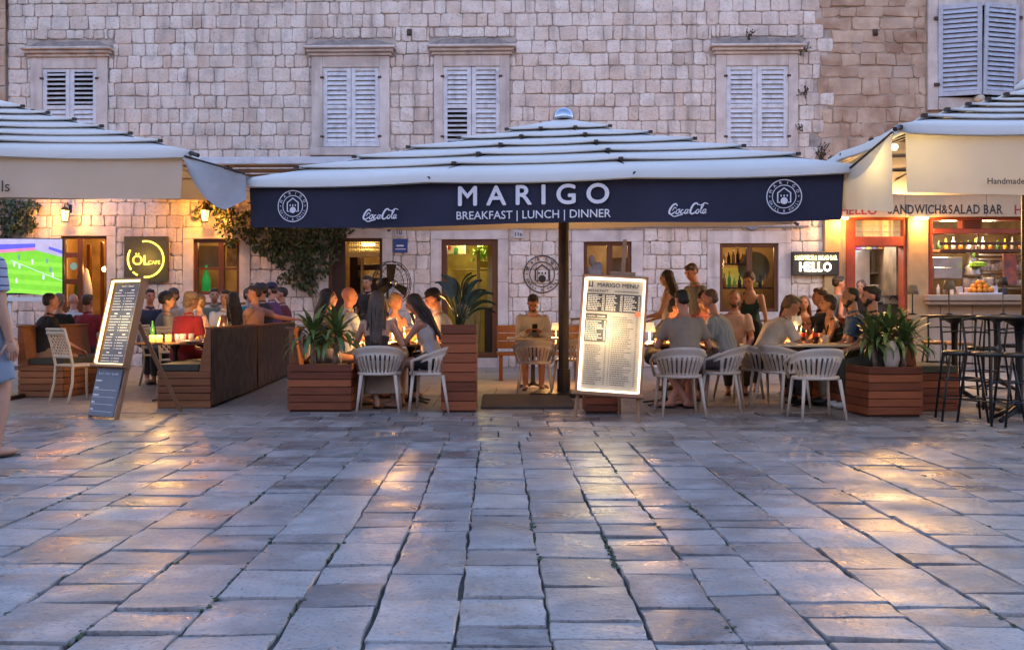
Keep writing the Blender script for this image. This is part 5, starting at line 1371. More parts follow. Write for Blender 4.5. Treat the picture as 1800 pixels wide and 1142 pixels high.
# ================================================================ BOARDS, SIGNS, LANTERNS, SCREEN
led = mat('led_strip', (1,.95,.85), .5, emit=(1,.84,.56), estr=12)
ledsoft = mat('led_strip_yellow', (1,.9,.6), .5, emit=(1,.74,.28), estr=10)
# ---- sloping menu stand of the cafe
X,d = ground_at(178,735)
stand = empty('menu_stand', 'sloping wooden menu stand with yellow lit frame over a grey blue lower board', 'menu board', (X,d,0), R(-33))
lean = R(-14); ML = Matrix.Rotation(lean,4,'X')       # leans back
def LB(name, m, fn, parent=stand, M=ML):
    q = MB(); q.M = M; fn(q); return q.build(name, m, parent)
W2_ = .225
LB('upright', S['woodeasel'], lambda q: (q.bbox(-W2_-.01,-W2_+.02,.0,.045,.0,1.47,.004), q.bbox(W2_-.02,W2_+.01,.0,.045,0,1.47,.004)))
frame = LB('lit_frame', S['woodeasel'], lambda q: (q.bbox(-W2_-.03,-W2_-.012,-.06,.03,.56,1.47,.004), q.bbox(W2_+.012,W2_+.03,-.06,.03,.56,1.47,.004), q.bbox(-W2_-.03,W2_+.03,-.06,.03,1.471,1.49,.004), q.bbox(-W2_-.05,W2_+.04,-.075,.03,.53,.558,.004)))
slate = mat('slate_menu', (.06,.07,.105), .6, var=.1); paperm = mat('menu_paper', (.55,.52,.46), .7)
LB('menu_sheet', slate, lambda q: q.bbox(-W2_+.02,W2_-.02,-.012,-.002,.58,1.45,.002))
LB('light_strip', ledsoft, lambda q: (q.bbox(-W2_-.011,-W2_+.008,-.058,-.03,.57,1.46,.003), q.bbox(-W2_+.009,W2_-.0,-.058,-.03,1.449,1.468,.003), q.bbox(W2_+.0,W2_+.009,-.05,-.035,.57,1.46,.003), q.bbox(-W2_+.009,W2_,-.05,-.035,.561,.572,.003)))
lr = random.Random(8)
def script_lines(q, x0, x1, z0, z1, n, y, h=.006, ragged=.5, price=True, sub=True):
    """rows of small print too small to read in the photograph: short dashes"""
    for k in range(n):
        z = z1-(z1-z0)*(k+.5)/n; x = x0; e = x0+(x1-x0)*lr.uniform(ragged,.88)
        while x < e:
            w = lr.uniform(.012,.03); q.quad((x,y,z-h/2),(min(x+w,e),y,z-h/2),(min(x+w,e),y,z+h/2),(x,y,z+h/2)); x += w+.005
        if price: q.quad((x1-.016,y,z-h/2),(x1,y,z-h/2),(x1,y,z+h/2),(x1-.016,y,z+h/2))
def f(q):
    text_into(q,'lunch / dinner',.036,0,1.40,-.0135,bold=.006)
    for c0,c1 in ((-.19,-.01),(.01,.19)):
        z = 1.37
        for n in (7,6,5,4):
            text_w = .05; q.quad((c0+.06,-.0135,z-.009),(c0+.06+text_w,-.0135,z-.009),(c0+.06+text_w,-.0135,z+.002),(c0+.06,-.0135,z+.002))
            script_lines(q,c0,c1,z-.03*n-.02,z-.018,n,-.0135,.007); z -= .03*n+.045
LB('print', S['print'], f)
LB('lower_board', mat('grey_blue_board',(.10,.125,.17),.6,var=.08), lambda q: q.bbox(-W2_+.02,W2_-.02,-.02,-.004,.02,.52,.003))
def f(q):
    text_into(q,'lunch / dinner specials',.036,0,.455,-.022,bold=.006)
    for k,(w,) in enumerate(((.11,),(.07,),(.1,),(.05,),(.05,))):
        z = .39-.075*k; script_lines(q,-.185,-.185+w,z-.012,z+.012,1,-.022,.013,1.0,False)
        if k: q.quad((-.185,-.022,z-.022),(.17,-.022,z-.022),(.17,-.022,z-.019),(-.185,-.022,z-.019))
LB('print', S['print'], f)
q = MB(); q.tube([(.05,.30,1.18),(.05,.98,.0)],[.032,.028],4); q.build('rear_leg', S['woodeasel'], stand)
lamp('stand_light', stand, (0,-.02,1.05), 3, (1,.75,.32), .1)
# ---- lit menu on an easel
X,d = ground_at(1066,741)
eas = empty('menu_easel', 'tall white menu glowing on a wooden easel, its lettering dark', 'menu board', (X,d,0), R(-9))
ME = Matrix.Rotation(R(3.2),4,'Y') @ Matrix.Rotation(R(-9),4,'X'); hw = .31
def EB(name, m, fn): return LB(name, m, fn, eas, ME)
EB('frame', S['woodeasel'], lambda q: (q.bbox(-hw-.025,-hw,-.05,.02,.29,1.46,.004), q.bbox(hw,hw+.025,-.05,.02,.29,1.46,.004), q.bbox(-hw-.025,hw+.025,-.05,.02,1.461,1.485,.004), q.bbox(-hw-.05,hw+.05,-.09,.03,.25,.289,.006)))
for s_ in (-1,1):
    q = MB(); q.M = ME; q.tube([(s_*(hw-.01),-.01,.26),(s_*(hw+.015),-.03,-.0)],[.022,.016],8); q.build('leg', S['woodeasel'], eas)
q = MB(); q.M = ME; q.bbox(.05,.09,.03,.06,.3,1.88,.004); q.build('mast', S['woodeasel'], eas)
q = MB(); q.M = ME; q.bbox(-.06,.20,-.03,.029,1.487,1.53,.004); q.build('clamp', S['woodeasel'], eas)
q = MB(); q.tube([(.07,.28,1.5),(.10,.85,0)],.018,6); q.build('rear_leg', S['woodeasel'], eas)
EB('menu_sheet', mat('backlit_menu_sheet',(.36,.31,.24),.6,emit=(1,.80,.52),estr=.15), lambda q: q.bbox(-hw+.0,hw-.0,-.012,0,.29,1.46,.001))
EB('light_strip', led, lambda q: (q.bbox(-hw+.001,-hw+.028,-.045,-.02,.30,1.45,.003), q.bbox(hw-.022,hw-.001,-.045,-.02,.30,1.45,.003), q.bbox(-hw+.03,hw-.024,-.045,-.02,.291,.312,.003), q.bbox(-hw+.03,hw-.024,-.045,-.02,1.436,1.458,.003)))
blk = mat('menu_block', (.035,.03,.028), .6)
def f(q):
    y = -.0135
    text_into(q,'MARIGO MENU',.062,.03,1.365,y,bold=.014,wid=.98)
    for dx in (-.265,-.235): q.quad((dx,y,1.36),(dx+.012,y,1.36),(dx+.012,y,1.42),(dx,y,1.42))
    q.quad((-.26,y,1.365),(-.23,y,1.365),(-.23,y,1.375),(-.26,y,1.375))
    text_into(q,'BREAKFAST',.036,-.27,1.31,y,'L',bold=.014,spacing=1.15); script_lines(q,.0,.25,1.312,1.336,1,y,.008,1,False)
    q.quad((-.28,y,1.11),(.27,y,1.11),(.27,y,1.295),(-.28,y,1.295))
    q.quad((-.28,y,1.04),(-.06,y,1.04),(-.06,y,1.085),(-.28,y,1.085)); q.quad((-.28,y,.80),(-.06,y,.80),(-.06,y,1.03),(-.28,y,1.03))
    script_lines(q,-.265,-.05,.36,.77,19,y,.0065); script_lines(q,.0,.25,.36,1.07,32,y,.0065)
    q.quad((-.02,y,.35),(-.017,y,.35),(-.017,y,1.08),(-.02,y,1.08))
EB('print', blk, f)
def f(q):
    y = -.0142
    text_into(q,'LUNCH / DINNER',.024,-.17,1.052,y,bold=.01); script_lines(q,-.27,-.07,.81,1.02,11,y,.008)
    for k in range(3): script_lines(q,-.265+.183*k,-.105+.183*k,1.12,1.285,9,y,.008)
    for k in range(2): q.quad((-.10+.183*k,y,1.115),(-.097+.183*k,y,1.115),(-.097+.183*k,y,1.29),(-.10+.183*k,y,1.29))
EB('reversed_print', mat('pale_menu_print',(.7,.62,.5),.6,emit=(1,.8,.5),estr=.5), f)
q = MB(); q.M = ME; q.disc(.245,1.10,.03,-.016,16); q.build('sticker', mat('orange_sticker',(.6,.16,.06),.5), eas)
lamp('easel_light', eas, (0,.0,.95), 7, (1,.74,.38), .25); bpy.data.lights[-1].shadow_soft_size = .25
for o in list(eas.children):
    if o.type == 'LIGHT': o.location = (0,-.02,.95)
# ---- wall lanterns
def lantern(lab, px, py):
    u,z = wl(px,py); root = empty('wall_lantern', lab, 'lantern', (0,0,0), 0, 'wall lanterns of the cafe'); 
    root.matrix_world = Matrix.Translation((0,WY,0)) @ Matrix.Rotation(-WA,4,'Z') @ Matrix.Translation((u,-.26,z))
    q = MB(); q.tube([(0,.26,.16),(0,.12,.26),(0,.0,.22),(0,0,.15)],.011,6); q.bbox(-.03,.03,.235,.262,.08,.24,.004); q.build('bracket', S['iron'], root)
    q = MB(); q.lathe([(.10,.10),(.06,.15),(.015,.18),(.01,.2)],6); q.build('roof', S['iron'], root)
    q = MB()
    for k in range(6):
        a = 2*PI*k/6; q.tube([(.065*math.cos(a),.065*math.sin(a),-.12),(.1*math.cos(a),.1*math.sin(a),.1)],.007,4)
    q.lathe([(.02,-.14),(.07,-.135),(.07,-.115),(.02,-.11)],6); q.build('cage', S['iron'], root)
    q = MB(); q.lathe([(.055,-.108),(.088,.095)],6); q.build('glass', mat('lantern_glass',(1,.7,.3),.4,emit=(1,.62,.16),estr=15), root)
    lamp('lantern_light', root, (0,-.02,-.03), 48, (1,.37,.05), .09); lamp('lantern_light', root, (0,-.18,.03), 18, (1,.38,.06), .06)
lantern('glowing wall lantern above the cafe doorway beside the television', 124,381); lantern('glowing wall lantern above the cafe window by the climbing plant', 367,381)
# ---- television with football
u,z = wl(8,468); tv = empty('television', 'television on a white stand showing a football match on a green pitch', 'television', (PX(55,19.2),19.2,0), R(4))
def tz(py): return PZ(py,19.2)
def tx(px): return PX(px,19.2)-PX(55,19.2)
q = MB(); q.bbox(tx(-12),tx(110),.002,.07,tz(518),tz(418),.01); q.build('casing', S['iron'], tv)
scr = lambda n,c,e: mat('screen_'+n, c, .4, emit=c, estr=e)
sg, sg2, sw, sp_, sr_ = scr('green',(.20,.62,.03),3.3), scr('lime',(.28,.72,.05),3.3), scr('white',(.75,.75,.85),3), scr('purple',(.12,.12,.75),3), scr('pink',(.85,.25,.4),3)
def sq(name, m, pts, y): q = MB(); q.add([(tx(a),y,tz(b)) for a,b in pts], [tuple(range(len(pts)))]); q.build(name, m, tv)
sq('screen', sg, [(-10,515),(108,515),(108,420),(-10,420)], -.002)
sq('crowd', scr('crowd',(.6,.52,.7),2.2), [(-10,448),(15,440),(60,439),(108,452),(108,420),(-10,420)], -.004)
sq('hoarding', sp_, [(-10,440),(62,435),(62,428),(-10,430)], -.006); sq('hoarding', sp_, [(85,438),(108,446),(108,440),(85,433)], -.006); sq('hoarding', sr_, [(-10,446),(62,440),(62,435),(-10,440)], -.007)
for k in range(4): sq('mown_stripe', sg2, [(-10,456+16*k),(108,462+17*k),(108,470+17*k),(-10,463+16*k)], -.004)
sq('touch_line', sw, [(20,457),(108,493),(108,494),(20,458)], -.006)
for k,(a,b) in enumerate(((34,452),(26,464),(35,468),(57,460),(82,458),(76,487),(92,483),(30,493),(88,474))):
    q = MB(); x,z_ = tx(a),tz(b); q.add([(x-.012,-.008,z_-.05),(x+.016,-.008,z_-.05),(x+.022,-.008,z_+.015),(x+.008,-.008,z_+.05),(x-.01,-.008,z_+.045),(x-.02,-.008,z_+.01)],[(0,1,2,3,4,5)]); q.build('player', sw if k % 4 else scr('teal',(.2,.4,.4),2), tv)
q = MB(); 
for x in (tx(18),tx(82)): q.bbox(x-.03,x+.03,.0,.06,0,tz(519),.005)
q.bbox(tx(10),tx(92),-.05,.12,tz(530),tz(522),.005); q.build('stand', S['white'], tv)
# ---- neon cafe sign
u0,u1,z0,z1 = pxrect(221,298,416,496); uc,zc = (u0+u1)/2,(z0+z1)/2
sg_ = empty('neon_sign', 'square olive sign with broken yellow neon ring between the cafe doorway and window', 'sign'); wall_frame(sg_)
q = MB(); q.bbox(u0,u1,-.09,-.035,z0,z1,.006); q.build('board', mat('olive_board',(.06,.045,.02),.6), sg_)
neon = mat('yellow_neon', (1,.8,.2), .5, emit=(1,.68,.06), estr=15)
for a0,a1 in ((100,-95),(-118,-135),(215,150)):
    q = MB(); q.smooth=True; n = 30; rr_ = .36; q.tube([(uc+rr_*math.cos(R(a0+(a1-a0)*k/n)),-.105,zc+rr_*math.sin(R(a0+(a1-a0)*k/n))) for k in range(n+1)],.017,6); q.build('neon_tube', neon, sg_)
q = MB(); text_into(q,'\u00d6L',.27,uc-.27,zc-.11,-.095,'L',bold=.022); text_into(q,'CAFE',.105,uc+.05,zc-.10,-.095,'L',bold=.02); q.build('lettering', mat('amber_letters',(.8,.5,.1),.5,emit=(1,.55,.08),estr=7), sg_)
lamp('neon_light', sg_, (uc,-.3,zc), 5, (1,.7,.12), .25)
# ---- HELLO box sign
u0,u1,z0,z1 = pxrect(1390,1471,443,484); uc,zc = (u0+u1)/2,(z0+z1)/2
hb_ = empty('box_sign', 'black box sign with glowing HELLO lettering on the stone beside the bar window', 'sign'); wall_frame(hb_)
q = MB(); q.bbox(u0,u1,-.16,-.02,z0,z1,.008); q.build('box', mat('black_box',(.03,.026,.022),.4), hb_)
glow = mat('glow_letters', (1,1,.9), .5, emit=(1,.93,.72), estr=26); glowy = mat('glow_letters_yellow', (1,.95,.5), .5, emit=(1,.86,.30), estr=18)
q = MB(); serif_text(q,'SANDWICH & SALAD BAR',.12,u0+.04,zc+.07,-.1635,u1-u0-.08); q.build('lettering', glowy, hb_)
q = MB(); serif_text(q,'HELLO',.235,uc-.32,zc-.15,-.1635,.64,.03); q.build('lettering', glow, hb_)
lamp('sign_light', hb_, (uc,-.35,zc), 3, (1,.85,.5), .2)
# ---- plaques, house numbers, emblem on the wall
def plate(nm, lab, px0,px1,py0,py1,m,txt=None,tm=None,size=.12,cat='plaque'):
    u0,u1,z0,z1 = pxrect(px0,px1,py0,py1); root = empty(nm, lab, cat); wall_frame(root)
    q = MB(); q.bbox(u0,u1,-.045,-.03,z0,z1,.003); q.build('panel', m, root)
    if txt: q = MB(); text_into(q,txt,size,(u0+u1)/2,(z0+z1)/2-size*.34,-.048,bold=.02); q.build('lettering', tm, root)
    return root,u0,u1,z0,z1
numm = mat('pale_number_plate',(.5,.47,.47),.6); 
plate('house_number','pale stone house number ten above the blue plaque',694,711,401,416,numm,'10',S['printdark'],.13,'house number'); plate('house_number','pale house number eleven right of the glazed door',902,921,404,419,numm,'11a',S['printdark'],.11,'house number')
r_,u0,u1,z0,z1 = plate('wall_plaque','small square blue plaque beside the fan doorway',692,717,420,444,mat('blue_enamel',(.015,.05,.2),.35))
q = MB(); y=-.048; q.quad((u0+.06,y,z0+.12),(u1-.08,y,z0+.12),(u1-.08,y,z0+.15),(u0+.06,y,z0+.15)); q.quad((u0+.04,y,z0+.06),(u1-.04,y,z0+.06),(u1-.04,y,z0+.075),(u0+.04,y,z0+.075)); q.build('print', S['print'], r_)
wm = empty('wall_emblem', 'round black metal emblem of a house fixed to the stone beside the parasol pole', 'emblem'); wall_frame(wm)
u,z = wl(953,482); q = MB(); emblem(q,u,z,.375,-.035); o = q.build('emblem_plate', S['iron'], wm)
md = o.modifiers.new('thick','SOLIDIFY'); md.thickness = .012
for px,py in ((720,60),(1538,60)):
    u,z = wl(px,py); root = empty('iron_bracket','rusty iron stub sticking out of the '+('pale stone between the two middle windows' if px<1000 else 'brown stone of the corner house'),'bracket'); wall_frame(root)
    q = MB(); q.tube([(u,.02,z),(u,-.12,z),(u,-.14,z-.05)],.02,6); q.bbox(u-.05,u+.05,-.04,.0,z-.04,z+.09,.01); q.build('stub', S['ironrust'], root)
u,z = wl(1322,392); root = empty('wall_shield','small round shield plaque under the right end of the navy valance','plaque'); wall_frame(root)
q = MB(); q.smooth=False; q.M = Matrix.Translation((u,-.05,z)) @ Matrix.Rotation(PI/2,4,'X'); q.lathe([(.02,0),(.16,0),(.14,.03),(.02,.04)],18); q.build('plate', mat('grey_plaque',(.2,.2,.24),.5), root)
u,z = wl(1465,176)[0], wl(1465,176)[1]
u,z = wl(1713,176); q = MB(); q.smooth=True; q.tube([(u,-.02,z),(u,-.30,z-.03)],[.07,.075],14); o = q.build('vent_pipe', S['cream']); tag(o,'short pale pipe end below the half open shutters','pipe'); wall_frame(o)
# ---- pedestal fan
fx,fd = PX(688,15.6),15.6
fan = empty('pedestal_fan','large black pedestal fan in front of the doorway with the waiter','fan',(fx,fd,0),R(42))
fz = PZ(498,15.6)
q = MB(); q.tube([(0,.1,.02),(0,.1,fz)],.02,8); q.lathe([(.02,.0),(.2,.0),(.2,.03),(.03,.06)],18,(0,.1,0)); q.build('post', S['iron'], fan)
q = MB(); q.smooth=True; q.M = Matrix.Translation((0,0,fz)) @ Matrix.Rotation(PI/2,4,'X'); q.lathe([(.02,-.30),(.09,-.28),(.10,-.1),(.02,-.08)],14); q.build('motor', S['iron'], fan)
q = MB(); q.smooth=True; q.M = Matrix.Translation((0,0,fz)) @ Matrix.Rotation(PI/2,4,'X'); q.lathe([(.02,.06),(.06,.06),(.05,.10),(.01,.11)],14); q.build('hub', S['chrome'], fan)
q = MB(); q.M = Matrix.Translation((0,0,fz))
for y,r_ in ((-.09,.28),(-.05,.335),(.03,.335),(.08,.29)): q.tube([(r_*math.cos(2*PI*k/28),y,r_*math.sin(2*PI*k/28)) for k in range(29)],.006,5,False)
for k in range(28):
    a = 2*PI*k/28; c,s_ = math.cos(a),math.sin(a); q.tube([(.08*c,-.10,.08*s_),(.28*c,-.09,.28*s_),(.335*c,-.05,.335*s_),(.335*c,.03,.335*s_),(.28*c,.08,.28*s_),(.06*c,.10,.06*s_)],.0022,4,False)
q.build('guard', S['iron'], fan)
for k in range(3):
    q = MB(); q.M = Matrix.Translation((0,0,fz)) @ Matrix.Rotation(2*PI*k/3+.4,4,'Y'); q.add([(.05,-.02,-.04),(.28,-.05,-.09),(.30,.0,.06),(.06,.03,.05)],[(0,1,2,3)]); b_ = q.build('blade', S['iron'], fan); b_.modifiers.new('thick','SOLIDIFY').thickness=.006
# ---- climbing plant over the wall and weeds
ivm = mat('climber_leaf', (.065,.095,.032), .6, col2=(.018,.028,.011), scale=5, tintamt=.5, translucent=.08)
def climber(lab, blobs, n, seed, stems):
    root = empty('climbing_plant', lab, 'climbing plant', (0,0,0), 0); wall_frame(root); r_ = random.Random(seed)
    q = MB()
    for st in stems:
        pts = [(wl(px,py)[0],-.04,wl(px,py)[1]) for px,py in st]; q.tube(pts,[.03*(1-.7*k/len(pts)) for k in range(len(pts))],6)
    q.build('stem', trunkm, root)
    q = MB()
    tot = sum(b[4] for b in blobs)
    for b in blobs:
        px,py,rx,ry,w = b; u,z = wl(px,py); su,sz = rx/88.2, ry/88.2
        for _ in range(int(n*w/tot)):
            a = r_.uniform(0,2*PI); rad = math.sqrt(r_.random()); 
            x = u+su*rad*math.cos(a)*r_.uniform(.7,1.15); zz = z+sz*rad*math.sin(a)*r_.uniform(.7,1.15); y = -.05-abs(r_.gauss(0,.13))*(1.1-rad*.7)
            s_ = r_.uniform(.03,.062); q.tint = r_.random()
            q.M = Matrix.Translation((x,y,zz)) @ Euler((r_.gauss(-.3,.6),r_.uniform(-.9,.9),r_.gauss(0,.7))).to_matrix().to_4x4()
            q.add([(0,0,s_*.9),(-s_*.55,-.012,.1*s_),(-s_*.2,0,-s_*.9),(s_*.2,0,-s_*.9),(s_*.55,-.012,.1*s_)],[(0,1,2),(0,2,3),(0,3,4)])
    q.M = None
    q.build('foliage', ivm, root)
climber('dark climbing plant spreading from the lantern over the wall to the fan doorway', [(385,362,35,16,4),(425,395,50,26,9),(470,415,40,30,9),(520,420,45,35,12),(565,420,38,28,9),(515,455,42,22,7),(555,465,30,30,7),(530,490,26,22,4),(600,408,22,14,3),(480,440,30,16,3),(545,505,16,14,2),(410,425,14,12,1.5),(350,380,10,12,.8),(590,440,12,30,1.2),(500,490,12,20,.8)], 2300, 3, [((560,640),(556,560),(548,500),(530,440),(480,410),(420,392)),((548,500),(575,450),(600,410))])
climber('dark leafy climber on the wall above the television', [(20,372,40,30,9),(48,395,25,20,5),(10,405,25,16,4),(60,362,18,12,2)], 650, 6, [((-4,500),(-2,420),(20,375),(50,360))])
def weed(lab, px, py, n, s, seed, brown=False, v=-.06):
    u,z = wl(px,py); root = empty('wall_weed', lab, 'weed'); wall_frame(root); r_ = random.Random(seed); q = MB()
    for k in range(n):
        a = r_.gauss(0,.6); L = s*r_.uniform(.5,1.1); b = (u+r_.gauss(0,s*.2),v,z); t = (b[0]+math.sin(a)*L, v-r_.uniform(0,.1), z+math.cos(a)*L*(1 if r_.random()<.75 else -.6))
        q.tube([b,((b[0]+t[0])/2,v-.04,(b[2]+t[2])/2+.02),t],[.006,.005,.002],3,False)
        for _ in range(3): 
            f_ = r_.uniform(.3,1); c = Vector(b).lerp(Vector(t),f_); w=.018; q.add([c+Vector((-w,0,0)),c+Vector((0,-w,-w*.6)),c+Vector((w,0,0)),c+Vector((0,.0,w*1.4))],[(0,1,2,3)])
    q.build('sprigs', mat('dry_weed',(.10,.06,.035) if brown else (.05,.06,.03),.9,var=.3), root)
weed('dry weed growing on top of the right cornice',1312,68,12,.14,1,True,-.12); weed('dark weed hanging at the right end of the cornice',1408,90,22,.2,2,False,-.1); weed('tuft growing in the crack beside the right shuttered window',1412,168,14,.16,3,True); weed('brown plume of weed above the right corner of the navy parasol',1440,280,26,.30,4,True); weed('small weed beside the lower right of the window trim',1404,230,8,.12,5,True)
# ================================================================ PEOPLE
SK = [mat('skin_fair', (.44,.245,.165), .5, col2=(.37,.195,.13), scale=8), mat('skin_tan', (.36,.185,.115), .5, col2=(.30,.15,.095), scale=8), mat('skin_red', (.44,.20,.13), .5, col2=(.36,.155,.10), scale=8)]
HAIR = {'black':(.012,.010,.010),'dark':(.028,.017,.012),'brown':(.075,.042,.024),'blond':(.33,.22,.11),'lightbrown':(.15,.09,.045),'grey':(.22,.21,.2)}
HM = {k: mat('hair_'+k, c, .55, var=.25, scale=30, bump=.5, bscale=90) for k,c in HAIR.items()}
_cm = {}
def cloth(c, pat=None):
    k = (c, pat)
    if k not in _cm:
        c = tuple(v*.85 for v in c); m = mat('fabric', c, .85, var=.12, scale=5, bump=.25, bscale=14)
        if pat:
            nt = m.node_tree; N, L = nt.nodes, nt.links; b = N['Principled BSDF']
            tc = N.new('ShaderNodeTexCoord'); sx = N.new('ShaderNodeSeparateXYZ'); L.new(tc.outputs['Object'], sx.inputs[0])
            ma = N.new('ShaderNodeMath'); ma.operation = 'MULTIPLY'; ma.inputs[1].default_value = pat[2]
            L.new(sx.outputs[pat[0]], ma.inputs[0])
            fr = N.new('ShaderNodeMath'); fr.operation = 'FRACT'; L.new(ma.outputs[0], fr.inputs[0])
            lt = N.new('ShaderNodeMath'); lt.operation = 'LESS_THAN'; lt.inputs[1].default_value = pat[3]; L.new(fr.outputs[0], lt.inputs[0])
            mx = N.new('ShaderNodeMix'); mx.data_type='RGBA'; mx.inputs[6].default_value=(*c,1); mx.inputs[7].default_value=(*pat[1],1); L.new(lt.outputs[0], mx.inputs[0]); L.new(mx.outputs[2], b.inputs['Base Color'])
        _cm[k] = m
    return _cm[k]
foldtex = bpy.data.textures.new('cloth_folds', 'CLOUDS'); foldtex.noise_scale = .16
hairtex = bpy.data.textures.new('hair_tufts', 'CLOUDS'); hairtex.noise_scale = .05
PENDING = []                                   # (object, hand geometry) finished in one go at the end
shoe_d, shoe_w = mat('dark_shoe', (.02,.018,.016), .5), mat('white_shoe', (.6,.58,.55), .55)
eyem, lipm = mat('eye', (.02,.015,.012), .2), mat('lips', (.32,.10,.08), .5)

def shell(name, mb, m, parent, voxel, smooth=3, disp=None, hands=None, obj_loc=None):
    o = mb.build(name, m, parent)
    md = o.modifiers.new('fuse', 'REMESH'); md.mode = 'VOXEL'; md.voxel_size = voxel; md.use_smooth_shade = True
    ms = o.modifiers.new('soft', 'SMOOTH'); ms.iterations = smooth; ms.factor = .5
    if disp:
        dm = o.modifiers.new('folds', 'DISPLACE'); dm.texture = foldtex if disp > 0 else hairtex; dm.strength = abs(disp); dm.mid_level = .5; dm.texture_coords = 'LOCAL'
    PENDING.append((o, hands)); return o
def ring(c, ax, ay, rx, ry, n=14):
    return [c+ax*(rx*math.cos(2*PI*k/n))+ay*(ry*math.sin(2*PI*k/n)) for k in range(n)]
def limb(mb, pts, rad, n=10):
    mb.tube(pts, rad, n); 
    for p, r in zip(pts, rad): mb.ell(p, (r,r,r), 10, 6)
def hand_geo(mb, W, dirv, palmn, s, curl=.5, side=1):
    """palm and five separate bent fingers rooted in it"""
    d = dirv.normalized(); n_ = (palmn-d*palmn.dot(d)).normalized(); x = d.cross(n_)*side
    mb.smooth = True
    rings = []
    for t, w, h in ((-.02,.024,.020),(.015,.034,.018),(.05,.041,.016),(.085,.040,.013),(.095,.03,.009)):
        rings.append(ring(W+d*t*s, x, n_, w*s, h*s, 10))
    mb.loft(rings)
    for k,(off,L) in enumerate(((-.030,.066),(-.010,.078),(.010,.072),(.029,.056))):
        p = W+d*.085*s+x*off*s; q = [p]; dd = d+x*off*2.0
        for j in range(3):
            dd = (dd-n_*curl*(.35+.3*j)).normalized(); p = p+dd*L*s/3*(1.15-.15*j); q.append(p)
        mb.tube(q,[.0092*s,.0088*s,.0078*s,.006*s],6)
    p = W+d*.03*s-x*.030*s; q = [p]; dd = (d*.7-x*.75-n_*.2).normalized()
    for j in range(2): p = p+dd*.034*s; q.append(p); dd = (dd+d*.4-n_*curl*.3).normalized()
    p = p+dd*.022*s; q.append(p)
    mb.tube(q,[.0125*s,.0105*s,.009*s,.007*s],6)
def bend(a, b, l1, l2, hint):
    v = b-a; L = v.length
    if L > (l1+l2)*.995: b = a+v*((l1+l2)*.995/L); v = b-a; L = v.length
    x = (l1*l1-l2*l2+L*L)/(2*L); h = math.sqrt(max(0, l1*l1-x*x)); u = v/L
    w = hint-u*hint.dot(u); w = w.normalized() if w.length > 1e-5 else u.orthogonal().normalized()
    return a+u*x+w*h, b
